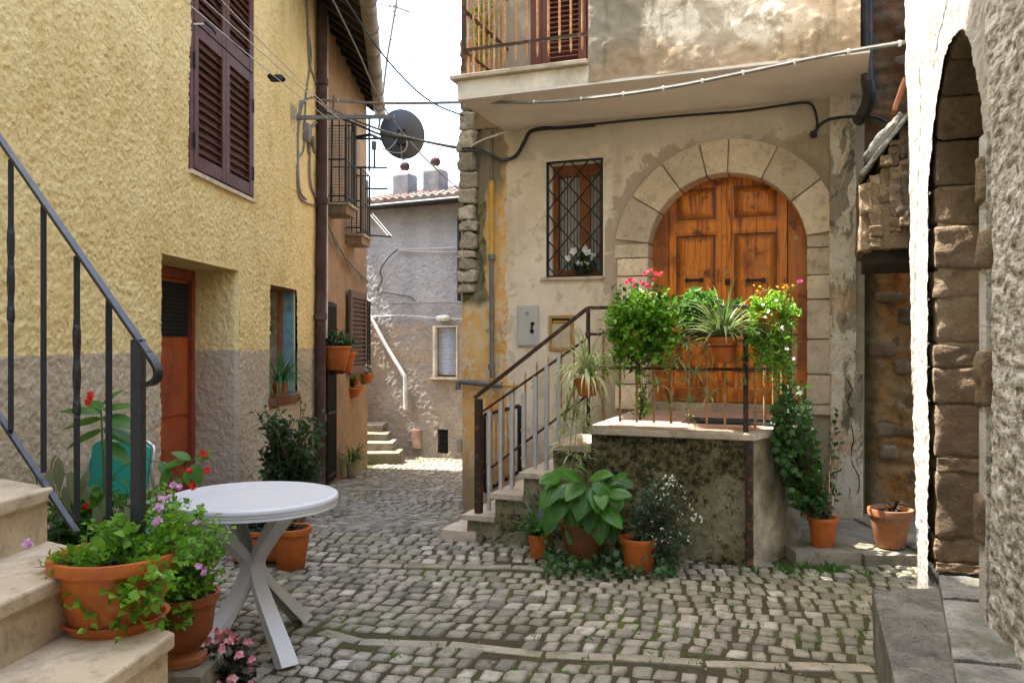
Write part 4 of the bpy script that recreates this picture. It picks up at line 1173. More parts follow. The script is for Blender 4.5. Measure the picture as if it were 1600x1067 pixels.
# letterbox
lz0, lz1 = FA.z(878, 548), FA.z(878, 493); lu0, lu1 = FA.u(859), FA.u(897)
a = MB(); tk = .028
a.box((lu0, -.03, lz0), (lu0+tk, .01, lz1)); a.box((lu1-tk, -.03, lz0), (lu1, .01, lz1)); a.box((lu0+tk, -.029, lz0), (lu1-tk, .01, lz0+tk)); a.box((lu0+tk, -.029, lz1-tk), (lu1-tk, .01, lz1))
lb = a.build('letterbox', M_brass, ah, bevel=.003)
bx(lb, 'letterbox_plate', M_brasspale, (lu0+tk, -.018, lz0+tk), (lu1-tk, .0, lz1-tk-.045), .003)
bx(lb, 'letterbox_slot', M_black, (lu0+tk, -.012, lz1-tk-.044), (lu1-tk, .0, lz1-tk-.001), .001)
bx(lb, 'letterbox_flap', M_brass, (lu0+tk+.006, -.022, lz1-tk-.040), (lu1-tk-.006, -.014, lz1-tk-.018), .002)
# pilaster and broken plinth block
pu0, pu1 = FA.u(1296), FA.u(1337, -.06)
zt = FA.z(1315, 140)
MB().rock((pu0, -.075, FA.z(1320, 585)), (pu1, .04, 3.46), .10, .012, 22, seed=3, sc=5).build('pilaster', M_pilaster, ah, smooth=True, sharp=50)
MB().rock((pu0+.01, -.15, -.1), (pu1+.05, .05, FA.z(1320, 582)), .12, .010, 18, seed=5, sc=6).build('plinth_block', M_pilaster, ah, smooth=True, sharp=50)
cr = MB(); cz = FA.z(1320, 590); pts = []
uu = (pu0+pu1)/2+.03; rr2 = random.Random(2)
while cz > .25: pts.append((uu, -.150, cz)); cz -= .045; uu += rr2.uniform(-.022, .024)
cr.tube(pts, [.003+.003*rr2.random() for _ in pts], 4); cr.build('crack', M_dark, ah)
# conduit with yellow sleeve
cu = FA.u(767, -.05)
tb(ah, 'conduit', M_pipegrey, [(cu, -.045, 3.42), (cu, -.045, FA.z(767, 285))], .020, 8)
tb(ah, 'conduit_sleeve', M_pipeyellow, [(cu+.003, -.045, FA.z(767, 285)), (cu+.004, -.045, FA.z(767, 400))], .027, 8)
cp = tb(ah, 'conduit', M_pipegrey, [(cu, -.045, FA.z(767, 400)), (cu+.01, -.045, FA.z(767, 590))], .022, 8)
for q in (402, 572): MB().tube([(cu+.005, -.045, FA.z(767, q)-.03), (cu+.005, -.045, FA.z(767, q)+.02)], .034, 8).build('coupling', M_pipegrey, cp, smooth=True, sharp=40)
hp = [(FA.at(px, py, -.07)[0], -.07, FA.at(px, py, -.07)[1]) for px, py in ((716, 609), (716, 598), (722, 596), (785, 602))]
tb(ah, 'water_pipe', M_pipegrey, hp, .028, 8); q = FA.at(808, 603, -.07); tb(ah, 'water_pipe', M_pipeyellow, [hp[-1], (q[0], -.07, q[1])], .014, 7)
# projecting slab
SZ0, SZ1 = 3.42, 3.575
MB().box((.43, -1.045, SZ0), (AW, .02, SZ0+.02)).build('soffit', M_soffit, ah)
a = MB(); a.box((.432, -1.043, SZ0+.02), (BAY_U0, .02, SZ1), r=.5); bal = a.build('balcony', M_slab, ah, bevel=.006)
MB().rock((.385, -1.095, SZ1), (BAY_U0+.0, .0, SZ1+.035), .2, .003, 8).build('slab_edge', M_trav2, bal, smooth=True, sharp=45)
wall_sheet('bay_wall', M_upper, ah, BAY_U0, 3.46, SZ0+.02, 5.9, .016, lambda p: fbm(p, 2.0, 4, .6) * .035 + fbm(p, 14, 4, .65) * .014, y=-1.045)
MB().box((BAY_U0, -1.0, SZ0+.03), (3.46, .45, 7.6)).build('bay_body', M_upper, ah)
MB().box((BAY_U0, -1.045, 5.9), (3.46, -1.0, 7.6)).build('bay_wall', M_upper, ah)
# railing of the balcony
r = MB(); zl_ = FA.z(722, 80, -1.0); zt_ = SZ1+1.05
for uu in (.47,): r.box((uu-.014, -1.014, SZ1+.03), (uu+.014, -.986, zt_))
r.box((.484, -1.010, zl_-.012), (BAY_U0-.01, -.992, zl_+.012)); r.box((.484, -1.013, zt_-.02), (BAY_U0-.01, -.989, zt_+.01))
for zz in (zl_, SZ1+.06, zt_): r.box((.461, -.986, zz-.011), (.479, -.02, zz+.011))
r.box((.460, -.986, 4.15), (.48, -.02, 4.175))
ro = r.build('railing', M_brownrail, bal)
pk = MB(); uu = .555
while uu < BAY_U0-.02:
    pk.tube([(uu, -1.0, zl_-.12-.02*rr.random()), (uu, -1.0, zl_-.09), (uu, -1.0, zt_)], [.002, .010, .010], 6); uu += .092
yy = -.90
while yy < -.05: pk.tube([(.47, yy, SZ1+.03), (.47, yy, zt_)], .0095, 6); yy += .11
pk.build('pickets', M_rusty, ro)
# balcony shutter door
b0, b1 = FA.u(833), FA.u(850)
a = MB(); a.box((b0, -.07, SZ1+.03), (b1, .0, 5.9)); a.build('shutter_frame', M_shutter, ah)
louver(ah, 'shutter', M_shutter, b1+.005, b1+.42, SZ1+.05, 5.8, -.03, .04, .075, .045, 1)
louver(ah, 'shutter', M_shutter, b1+.43, b1+.85, SZ1+.05, 5.8, -.03, .04, .075, .045, 1)
# black downpipe right of the bay
q = lambda px, py, o: (FA.at(px, py, o)[0], o, FA.at(px, py, o)[1])
tb(ah, 'downpipe', M_pipeblack, [(q(1354, 0, -.55)[0], -.55, 6.5), q(1354, 0, -.55), q(1355, 128, -.55)] , .045, 10)
tb(ah, 'downpipe_elbow', M_pipeblack, spline([q(1355, 125, -.55), q(1358, 150, -.50), q(1352, 172, -.4), q(1342, 188, -.25)], 5), .048, 10)
# cable under the soffit
def ac(pts, w, mat, off): tb(ah, 'cable', mat, spline([Vector(q(px, py, off)) for px, py in pts], 6), w, 6)
ac(((722, 232), (745, 232), (765, 240), (785, 249), (805, 243), (818, 222), (827, 206), (845, 200), (880, 199), (930, 194), (1000, 187), (1080, 180), (1160, 174), (1230, 164), (1262, 161), (1273, 172), (1277, 195), (1273, 208)), .011, M_cable, -.055)
ac(((722, 236), (745, 236), (765, 244), (785, 251), (806, 246), (820, 224), (829, 208), (847, 203), (880, 201), (930, 197)), .009, M_cable, -.06)
ac(((1273, 208), (1282, 195), (1300, 186), (1340, 182), (1370, 184), (1392, 196)), .013, M_cable, -.16)
ac(((735, 230), (750, 221), (775, 212), (790, 207), (812, 203)), .010, M_wire, -.06)
MB().rock(q(1266, 214, -.05), tuple(np.array(q(1266, 214, -.05))+np.array((.05, .06, .05))), .5, .004, 4).build('cable_clamp', M_cable, ah, smooth=True)

# ------------------------------------------------------------------ LANDING AND STAIR in front of the arched door
ld = thing('entrance_landing', 'raised mossy landing with marble steps in front of the arched door', 'staircase', (FL.o[0], FL.o[1], 0), FL.rz)
LA = FL.u(917); LC = FL.loc(1.54, 5.39).x; LB = FL.loc(2.0, 5.93); LZ = .862
def lmoss(p): return fbm(p, 2.2, 3) * .03 + fbm(p, 11, 5, .65) * .022
def loose_wall(name, mat, parent, a, b, z0, z1, res, flare=0.0):
    L = math.hypot(b[0]-a[0], b[1]-a[1]); nx, nz = max(2, int(L/res)), max(2, int((z1-z0)/res))
    ux, uy = (b[0]-a[0])/L, (b[1]-a[1])/L; nrm = (uy, -ux)
    vs = [(a[0]+ux*L*i/nx, a[1]+uy*L*i/nx, z0+(z1-z0)*j/nz) for j in range(nz+1) for i in range(nx+1)]
    A = np.array(vs); d = lmoss(A) + flare * (1-(A[:, 2]-z0)/(z1-z0))
    A[:, 0] += nrm[0]*d; A[:, 1] += nrm[1]*d
    f = [(j*(nx+1)+i, j*(nx+1)+i+1, (j+1)*(nx+1)+i+1, (j+1)*(nx+1)+i) for j in range(nz) for i in range(nx)]
    return MB().add([tuple(q) for q in A], f).build(name, mat, parent, smooth=True)
loose_wall('retaining_wall', M_mossy, ld, (LA+.03, .0), (LC, 0), -.1, LZ-.04, .018)
loose_wall('corner_wall', M_cement, ld, (LC-.02, -.005), (LB.x+.03, LB.y), -.1, LZ-.04, .018, .05)
loose_wall('corner_wall', M_cement, ld, (LB.x, LB.y-.01), (LB.x+.02, 1.7), -.1, LZ-.04, .03, .02)
a = MB(); a.prism([(LA+.05, .06), (LC-.03, .06), (LB.x-.05, LB.y+.02), (LB.x-.05, 1.66), (LA+.05, 1.66)], -.1, LZ-.05); a.build('landing_core', M_cement, ld)
a = MB(); a.prism([(LA-.02, -.05), (LC+.03, -.05), (LB.x+.03, LB.y-.07), (LB.x+.03, 1.66), (LA-.02, 1.66)], LZ-.045, LZ)
a.build('landing_slab', M_trav2, ld, bevel=.008)
a = MB(); a.prism([(LA+.12, .14), (LC-.02, .14), (LB.x-.12, LB.y+.05), (LB.x-.12, 1.6), (LA+.12, 1.6)], LZ-.01, LZ+.004); a.build('landing_paving', M_redtile, ld)
# rust brown downpipe on the corner
MB().box((LC-.025, -.045, -.05), (LC+.025, -.005, LZ-.045)).build('corner_pipe', M_brownrail, ld, bevel=.008)
STEPS = [(858, 918, .700), (812, 866, .545), (768, 821, .392), (724, 776, .240)]
STEPS = [(p, r_, FL.z(p, y)) for (p, r_, _), y in zip(STEPS, (694, 737, 769, 802))]
print('steps', STEPS)
prevu = LA
for k, (pl, pr, z) in enumerate(STEPS):
    ul = FL.u(pl); ur = prevu + .03
    MB().rock((ul, -.035, z-.04), (ur, 1.25, z), .12, .003, 8, seed=k).build('tread', M_trav2, ld, smooth=True, sharp=45)
    b = MB(); b.rock((ul+.03, .0, -.25), (ur+.02, 1.24, z-.038), .03, .012, 12, seed=k+9); b.build('riser_block', M_mossy, ld, smooth=True, sharp=55)
    prevu = ul
ul, ur = FL.u(690), FL.u(734)
MB().rock((ul, -.03, -.12), (ur+.06, .62, FL.z(700, 826)), .1, .008, 8, seed=4).build('bottom_step', M_trav2, ld, smooth=True, sharp=50)
# ------- railing
rl = thing('stair_railing', 'dark brown iron railing of the landing with grey tubes on its balusters', 'railing', (FL.o[0], FL.o[1], 0), FL.rz)
zA = LZ + .83
ry = .06
uN = FL.u(748, ry); zN = FL.z(748, 621, ry); uT = FL.u(919, ry); uC = LC - .03
zTop = FL.z(919, 481, ry)
def rtube(n, m, pts, r_, k=8): return tb(rl, n, m, pts, r_, k)
def rbar(n, pts, w=.02, h=.012):
    mb = MB()
    for a_, b_ in zip(pts[:-1], pts[1:]):
        a_ = Vector(a_); b_ = Vector(b_); d = b_-a_; L = d.length
        mm = Matrix.Translation(a_) @ d.to_track_quat('X', 'Z').to_matrix().to_4x4()
        mb.box((0, -w, -h), (L, w, h), mm)
    return mb.build(n, M_brownrail, rl, bevel=.004)
C2 = (LB.x-.02, LB.y+.02)
rbar('handrail', [(uN-.03, ry, zN), (uT, ry, zTop), (uC, ry, zTop-.01)]); rbar('handrail', [(uC, ry, zTop-.01), (C2[0], C2[1], zTop-.01), (C2[0]+.02, 1.45, zTop-.01)])
MB().box((uN-.025, ry-.025, STEPS[3][2]), (uN+.025, ry+.025, zN-.01)).build('newel_post', M_brownrail, rl, bevel=.003)
rtube('post', M_brownrail, [(uT, ry, FL.z(918, 668, ry)), (uT, ry, zTop)], .015)
MB().lathe([(.012, -.03), (.024, 0), (.012, .03)], (uT, ry, FL.z(918, 522, ry)), 8).build('post_knob', M_brownrail, rl, smooth=True)
MB().box((uC-.016, ry-.016, LZ), (uC+.016, ry+.016, zTop-.02)).build('post', M_brownrail, rl, bevel=.002)
MB().box((C2[0]-.014, C2[1]-.014, LZ), (C2[0]+.014, C2[1]+.014, zTop-.02)).build('post', M_brownrail, rl, bevel=.002)
zM, zB = FL.z(955, 522, ry), FL.z(960, 575, ry)
rtube('lower_rail', M_brownrail, [(uT, ry, zM), (uC, ry, zM)], .010); rtube('lower_rail', M_brownrail, [(uT, ry, zB), (uC, ry, zB)], .010)
rtube('lower_rail', M_brownrail, [(uC, ry, zM), (C2[0], C2[1], zM), (C2[0]+.02, 1.45, zM)], .010); rtube('lower_rail', M_brownrail, [(uC, ry, zB), (C2[0], C2[1], zB), (C2[0]+.02, 1.45, zB)], .010)
d1 = [(FL.u(755, ry), ry, FL.z(755, 642, ry)), (uT, ry, FL.z(918, 528, ry))]; d2 = [(FL.u(752, ry), ry, FL.z(752, 742, ry)), (uT, ry, FL.z(918, 617, ry))]
rtube('lower_rail', M_brownrail, d1, .009); rtube('lower_rail', M_brownrail, d2, .009)
for px, y0, y1 in ((764, 797, 643), (782, 764, 627), (799.5, 764, 616.5), (818, 729, 614), (836, 732, 588), (854, 734, 571), (873, 650+40, 553)):
    t_ = MB(); t_.tube([(FL.u(px, ry-.012), ry-.012, FL.z(px, y0, ry)), (FL.u(px, ry-.012), ry-.012, FL.z(px, y1, ry))], .0155, 10)
    to = t_.build('plastic_tube', M_tubegrey, rl, smooth=True, sharp=40)
    tie = MB()
    for f_ in (.12, .5, .95): zz = FL.z(px, y0, ry)*(1-f_)+FL.z(px, y1, ry)*f_; tie.tube([(FL.u(px, ry)-.002, ry-.012, zz-.004), (FL.u(px, ry)-.002, ry-.012, zz+.004)], .018, 8)
    tie.build('tie', M_pipeyellow, to)
for px, y0, y1 in ((768, 780, 625), (787, 760, 612), (803, 760, 595), (821, 715, 580), (839, 690, 564), (857, 670, 556), (877, 640, 535), (897, 640, 520)):
    rtube('baluster', M_rusty, [(FL.u(px, ry+.02), ry+.02, FL.z(px, y0, ry)), (FL.u(px, ry+.02), ry+.02, FL.z(px, y1+8, ry)), (FL.u(px, ry+.02), ry+.02, FL.z(px, y1, ry))], [.0075, .0075, .001], 6)
k = 0; uu = uT + .11
while uu < uC - .03:
    rtube('baluster', M_rusty, [(uu, ry, LZ+.04), (uu, ry, zM+.03)], .0085 if k % 4 else .010, 6); uu += .118; k += 1
for k in range(1, 5): f_ = k/5; rtube('baluster', M_rusty, [(uC+(C2[0]-uC)*f_, ry+(C2[1]-ry)*f_, LZ+.02), (uC+(C2[0]-uC)*f_, ry+(C2[1]-ry)*f_, zM+.05)], .009, 6)
for k in range(1, 8): f_ = k/8; rtube('baluster', M_rusty, [(C2[0]+.02*f_, C2[1]+(1.45-C2[1])*f_, LZ+.02), (C2[0]+.02*f_, C2[1]+(1.45-C2[1])*f_, zM+.05)], .009, 6)
# small dark gate panel on the house side of the stair
gy = 1.1
ga_ = thing('iron_gate_panel', 'small dark iron gate panel on the wall side of the marble steps', 'gate', (FL.o[0], FL.o[1], 0), FL.rz)
def gq(px, py): q_ = FL.at(px, py, gy); return (q_[0], gy, q_[1])
p_ = [gq(757, 648), gq(812, 634), gq(812, 736), gq(757, 768)]
for i in range(4): tb(ga_, 'frame_bar', M_black, [p_[i], p_[(i+1) % 4]], .022 if i == 1 else .016, 4)
for k in range(1, 6): f_ = k/6; A_ = Vector(p_[0]).lerp(Vector(p_[1]), f_); B_ = Vector(p_[3]).lerp(Vector(p_[2]), f_); tb(ga_, 'bar', M_rusty, [A_, B_], .008, 6)
# doormat
m_ = FL.loc(*[0, 0]);
mc = Vector((0, 0, 0)); q0_ = FL.at(1130, 664, .55)
dm = thing('doormat', 'black doormat on the landing in front of the arched door', 'doormat', (1.60, 6.10, LZ+.004), FL.rz)
MB().rock((-.31, -.18, 0), (.31, .18, .014), .4, .004, 14, sc=30).build('pile', M_mat, dm, smooth=True)
MB().rock((-.325, -.195, 0), (.325, .195, .008), .4, .001, 6).build('rubber_border', M_black, dm, smooth=True)

# ------------------------------------------------------------------ kerb, niche wall and stone corbel on the right
kb = MB(); rr = random.Random(12); x = 1.86
while x < 3.3:
    w = rr.uniform(.35, .55); kb.rock((x, 5.42+.05*(2.4-x), -.1), (x+w-.012, 6.9, .075+rr.uniform(-.01, .008)), .12, .016, 9, seed=x, r=rr.uniform(.2, .9)); x += w
kb_ = kb.build('kerb', M_kerb, smooth=True, sharp=50); tag(kb_, kind='structure', label='worn stone kerb along the foot of the houses on the right')
nw = thing('old_rubble_wall', 'orange and brown old rubble wall in the corner right of the arched door', 'wall', tuple(FA.w(AW, .12, 0)), FA.rz)
def rub(p):
    q_ = p * np.array([1, 1, 1.6]); c_ = fbm(q_, 5, 2)
    return fbm(p, 1.5, 3) * .06 + np.abs(c_) * .05 + fbm(p, 16, 4, .6) * .02
wall_sheet('wall', M_niche, nw, .0, 1.5, -.2, 6.2, .02, rub)
MB().box((.0, .1, -.2), (4, 5, 6.4)).build('wall_body', M_niche, nw)
rr = random.Random(44)
for k in range(26):      # stones showing through the plaster
    zz = rr.uniform(.4, 4.6); xx = rr.uniform(.02, .75)
    MB().rock((xx, -.085+rr.uniform(-.01, .03), zz), (xx+rr.uniform(.12, .26), .05, zz+rr.uniform(.07, .14)), .5, .02, 6, seed=k).build('rubble_stone', M_jamb, nw, smooth=True, sharp=60)
# corbel: remnant of a stone vault
M_corbel = make_stone('ochre_rubble', (.27, .18, .10), (.20, .15, .095), (.08, .06, .04), 8, spots=.6, bump=1.0, bd=.02)
cb = thing('vault_remnant', 'broken rubble vault springer capped by a sloping slab beside the white wall', 'masonry remnant', (2.33, 5.55, 0), FA.rz)
for k in range(7):
    x0 = -.01 + k*.06
    ztop = 2.50 + k*.095; zz = 2.08 + rr.uniform(-.02, .03)
    while zz < ztop - .03:
        h = min(rr.choice((.07, .1, .14, .24)), ztop-zz)
        mq = Matrix.Translation((x0+.035, 0, zz+h/2)) @ Matrix.Rotation(rr.uniform(-.07, .07), 4, 'Y')
        MB().rock((-.035, rr.uniform(-.035, .03), -h/2+.000), (.035+rr.uniform(0, .012), .7, h/2), .28, .034, 12, seed=k*7+zz, m=mq, sc=14).build('stone', M_jamb if rr.random() < .45 else M_corbel, cb, smooth=True, sharp=70)
        zz += h
MB().prism([(-.0, .0), (.42, .0), (.42, .9), (-.0, .9)], 2.07, 2.5).build('core', M_corbel, cb)
mm = Matrix.Translation((.045, -.03, 2.60)) @ Matrix.Rotation(-R(52), 4, 'Y')
MB().rock((-.06, 0, 0), (.44, .9, .03), .4, .02, 14, m=mm, seed=3).build('cap_slab', M_greystone, cb, smooth=True, sharp=50)
MB().rock((.06, .05, .03), (.42, .8, .09), .6, .04, 14, m=mm, seed=5).build('cap_mortar', M_greystone, cb, smooth=True, sharp=50)
mm = Matrix.Translation((.22, .03, 2.98)) @ Matrix.Rotation(R(-72), 4, 'Y')
MB().rock((0, 0, 0), (.22, .3, .035), .3, .003, 6, m=mm).build('clay_tile', M_terr2, cb, smooth=True, sharp=50)
MB().box((.03, .08, 1.98), (.45, 1.0, 2.08)).build('soffit', M_rafter, cb)

# ------------------------------------------------------------------ RIGHT HOUSE
rh = thing('rough_plaster_house', 'whitewashed rough plaster house on the right with pointed stone doorway', 'house', (FR.o[0], FR.o[1], 0), FR.rz)
UC_ = (RU0+RU1)/2; RR_ = (RU1-RU0)/2; RX = 1.10
def rhole(U, Z): return ((np.abs(U-UC_) < RR_) & (Z < RZ)) | ((((U-UC_)**2+((Z-RZ)/RX)**2) < RR_**2) & (Z >= RZ-.02))
def rplast(p):
    d = fbm(p, 1.6, 3) * .03 + fbm(p, 20, 4, .6) * .009
    rr_ = np.where(p[:, 2] > RZ, np.sqrt((p[:, 0]-UC_)**2 + (p[:, 2]-RZ)**2), np.abs(p[:, 0]-UC_))
    rr_ = rr_ + fbm(p, 6, 2) * .008
    left = p[:, 0] < UC_
    groove = np.exp(-((rr_ - (RR_+.265)) / .016) ** 2) * left * np.clip((p[:, 2]-1.2)/.5, 0, 1)
    band = (rr_ < RR_+.265) * left
    near = np.clip((p[:, 0] - (RU1+.10)) / .10, 0, 1)
    rough = fbm(p * np.array([.36, 1, 1]), 28, 4, .65, seed=4) * .020
    lowr = np.clip((2.3 - p[:, 2]) / 1.2, 0, 1) * fbm(p, 32, 3, .65, seed=6) * .012
    return d - groove*.03 + band*.008 + near*(rough*.55 + .015) + lowr
wall_sheet('wall', M_rplaster, rh, -.0, 3.1, -.2, 5.0, .0115, rplast, holes=[rhole])
MB().box((-.0, .0, 5.0), (3.1, .4, 6.4)).build('upper_wall', M_rplaster, rh)
MB().box((3.09, -.018, -.2), (9, .4, 6.4)).build('near_wall', M_rplaster, rh)
MB().box((.0, .40, -.2), (9, 6, 6.4)).build('house_body', M_rplaster, rh)
sh_ = [c_ for c_ in bpy.data.objects if c_.parent == rh and c_.name.startswith('wall')][0].data
for v_ in sh_.vertices:      # the free end of the wall leans outwards
    if v_.co.x < .1: v_.co.x = .1 - (.1-v_.co.x)*(1 + 5.2*max(v_.co.z, 0)/3.5)
MB().add([(0, .01, -.2), (-.78, .01, 5.0), (-.78, .42, 5.0), (0, .42, -.2)], [(0, 1, 2, 3)]).build('corner', M_rplaster, rh)
MB().box((-.78, .0, 5.0), (.0, .4, 6.4)).build('upper_wall', M_rplaster, rh)
ys_ = [901, 881, 845, 740, 716, 632, 575, 538, 464, 420, 350, 286, 225]
zs_ = [FR.z(1490, y_, .1) for y_ in ys_] + [RZ+.0]
zs_ = [z for z in zs_ if z < RZ+.001]; zs_[0] = .2
for k in range(len(zs_)-1):
    MB().rock((RU0-.25, .012+rr.uniform(-.004, .012), zs_[k]+.005), (RU0+.012+rr.uniform(-.012, .014), .27, zs_[k+1]-.003), .13, .026, 14, seed=k*2.2, sc=9).build('jamb_stone', M_jamb, rh, smooth=True, sharp=60)
for zz, h in ((.62, .2), (1.18, .24), (1.75, .16), (2.02, .2)):
    MB().rock((RU1-.012, -.030, zz), (RU1+.12+rr.uniform(-.02, .03), .27, zz+h), .35, .03, 12, seed=zz*9, sc=8).build('jamb_stone', M_jamb, rh, smooth=True, sharp=60)
MB().box((RU1-.002, -.012, .2), (RU1+.12, .30, RZ)).build('jamb_plaster', M_rplaster, rh)
for k in range(8):
    a0, a1 = PI*k/8, PI*(k+1)/8
    rm = RR_+.12; L = (a1-a0)*rm
    def f_(q, a0=a0, rm=rm):
        an = a0 + q.x/rm
        return Vector((UC_ + q.z*math.cos(an), q.y, RZ + RX*q.z*math.sin(an)))
    MB().rock((.004, .02, RR_-.012), (L-.004, .28, RR_+.25), .15, .015, 9, seed=k*3, m=f_).build('arch_stone', M_jamb, rh, smooth=True, sharp=60)
pd = MB()
for k in range(8): uu = RU0 + (RU1-RU0)*k/8; pd.box((uu+.003, .275, .28), (uu+(RU1-RU0)/8-.003, .305, RZ+RR_*RX+.05), r=rr.random())
MB().box((RU0-.25, .035, .2), (RU0-.006, .262, RZ)).build('jamb_mortar', M_cement, rh)
pdo = pd.build('plank_door', M_oldwood, rh, bevel=.003)
for zz in (.7, 1.5, 2.1): bx(pdo, 'ledge', M_oldwood, (RU0+.01, .262, zz), (RU1-.01, .276, zz+.09), .003)
MB().box((RU0-.1, .31, .0), (RU1+.1, .34, 3.1)).build('door_back', M_dark, rh)
# threshold blocks: laid along the doorway, pale lit stone
def ts(v): return FR.loc(v[0], v[1], v[2])
tA, tB = (2.06, 4.02), (1.40, 2.60); tA2 = (2.32, 3.95)
n_ = 4
for k in range(n_):
    f0, f1 = k/n_, (k+1)/n_
    def f_(q, f0=f0, f1=f1):
        f = f0 + (f1-f0)*q.x
        bx_, by_ = tA[0]+(tB[0]-tA[0])*f, tA[1]+(tB[1]-tA[1])*f
        l = FR.loc(bx_, by_); w_ = .30 + .05*f
        return Vector((l.x, l.y + w_*q.y, q.z))
    MB().rock((.01, 0, -.05), (.99, 1, .335-.01*(k % 2)), .10, .016, 12, seed=k*3.1, m=f_, sc=4).build('threshold_stone', M_greystone, rh, smooth=True, sharp=60)
# big stone step
M_darkstone = make_stone('dark_lichened_stone', (.27, .255, .22), (.13, .125, .105), (.035, .035, .03), 7, spots=.85, moss=(.36, .34, .29), mossamt=.7, bump=1.0, bd=.03)
sb = thing('stone_step_block', 'long lichened grey stone step block in the right foreground', 'stone step', (1.6, 3.3, 0), 0)
def f_(q):
    f = q.y; lx = 1.71 + (1.06-1.71)*f; ly = 3.95 + (2.15-3.95)*f; w_ = .36 - .06*f
    return Vector((lx + w_*q.x - 1.6, ly + .04*q.x - 3.3, q.z))
MB().rock((0, 0, -.05), (1, 1, .285), .07, .022, 30, seed=2, m=f_, sc=5).build('block', M_darkstone, sb, smooth=True, sharp=60)

# ------------------------------------------------------------------ LEFT FOREGROUND STAIR
NR, NN = Vector((-.846, .534, 0)), Vector((-.034, -.345, 0)).normalized()
N3 = Vector((-.952, 2.30, .65)); RUN, RISE = .304, .172
ls = thing('travertine_staircase', 'cream travertine stair in the left foreground', 'staircase', (N3.x, N3.y, 0), 0)
def lq(v): return Vector((v[0]-N3.x, v[1]-N3.y, v[2]))
for k in range(-3, 6):
    c = N3 + NR*RUN*k; z = N3.z + RISE*k
    if z < .1: continue
    A_ = c; B_ = c + NR*(RUN+.02) ; w_ = NN*1.7
    poly = [A_, B_, B_ + w_, A_ + w_]
    o_ = -NR*.022 - NN*.015
    t_ = [A_+o_, B_-NN*.015, B_+w_, A_+w_-NR*.022]
    tr = MB(); tr.prism([(lq(v).x, lq(v).y) for v in t_], z-.045, z); tr.build('tread', M_trav, ls, bevel=.008)
    rs = MB(); rs.prism([(lq(v).x, lq(v).y) for v in poly], -.05 if k < 5 else -.05, z-.045); rs.build('riser', M_trav, ls)
# railing
lr = thing('wrought_iron_stair_railing', 'anthracite wrought iron railing with twisted bars on the travertine stair', 'railing', (N3.x, N3.y, 0), 0)
def lt(px):              # point on the railing plane
    m_ = (px-CX)/FPX; t_ = (N3.x - m_*N3.y)/(m_*NR.y - NR.x); return t_
def lp(px, py):
    t_ = lt(px); v = N3 + NR*t_; return lq(Vector((v.x, v.y, EYE-(py-CY)/FPX*v.y)))
def bar(name, pts, w, h, par=lr):
    mb = MB()
    for a_, b_ in zip(pts[:-1], pts[1:]):
        d = b_-a_; mm = Matrix.Translation(a_) @ d.to_track_quat('X', 'Z').to_matrix().to_4x4()
        mb.box((0, -w, -h), (d.length, w, h), mm)
    return mb.build(name, M_railgrey, par, bevel=.002)
slope = lp(232, 545) - lp(0, 215)
e0 = lp(0, 215) - slope.normalized()*.9
hrp = [e0, lp(0, 215), lp(120, 391), lp(232, 552)]
bar('handrail', [e0, lp(232, 552)], .012, .006)
cur = spline([lp(230, 550), lp(241, 566), lp(247, 580), lp(245, 592), lp(236, 599), lp(224, 601)], 5)
mbc = MB()
for a_, b_ in zip(cur[:-1], cur[1:]):
    d = b_-a_; mm = Matrix.Translation(a_) @ d.to_track_quat('X', 'Y').to_matrix().to_4x4(); mbc.box((-.002, -.006, -.012), (d.length+.002, .006, .012), mm)
mbc.build('scroll', M_railgrey, lr, smooth=False)
bot = [lp(0, 650) - (lp(118, 826)-lp(0, 650)).normalized()*.9, lp(120, 832)]
bar('bottom_rail', bot, .010, .006)
for i, (px, yt, yb_) in enumerate(((17, 250, 672), (68, 322, 738), (120, 400, 815), (170, 468, 905))):
    t_, b_ = lp(px, yt), lp(px, yb_)
    mb = MB(); n = 46; hw = .0085
    tw = i % 2 == 0
    vs = []; fs = []
    for k in range(n+1):
        f = k/n; p = t_.lerp(b_, f); 
        cen = min(max((f-.24)/.36, 0), 1) if tw else 0
        an = cen * PI * 7 + R(32)
        for c_ in range(4):
            aa = an + PI/4 + c_*PI/2; vs.append(p + Vector((math.cos(aa), math.sin(aa), 0))*hw*1.414)
    for k in range(n):
        for c_ in range(4): c2 = (c_+1) % 4; fs.append((k*4+c_, k*4+c2, (k+1)*4+c2, (k+1)*4+c_))
    mb.add(vs, fs); mb.build('baluster', M_railgrey, lr)
for i in range(4):      # further bars outside the frame
    tt = lt(0) + .13 + i*.16; ra = (tt-lt(0))/(lt(232)-lt(0)); rb = (tt-lt(0))/(lt(120)-lt(0))
    A_ = lp(0, 215).lerp(lp(232, 552), 0); za = lp(0, 215).z + (lp(232, 552).z-lp(0, 215).z)*ra; zb2 = lp(0, 650).z + (lp(120, 832).z-lp(0, 650).z)*rb
    v2 = lq(N3 + NR*tt); MB().box((v2.x-.0085, v2.y-.0085, zb2), (v2.x+.0085, v2.y+.0085, za)).build('baluster', M_railgrey, lr)
p216t, p216b = lp(216, 530), None
v_ = N3 + NR*lt(216); MB().box((lq(v_).x-.016, lq(v_).y-.016, N3.z), (lq(v_).x+.016, lq(v_).y+.016, p216t.z)).build('newel_post', M_railgrey, lr, bevel=.002)

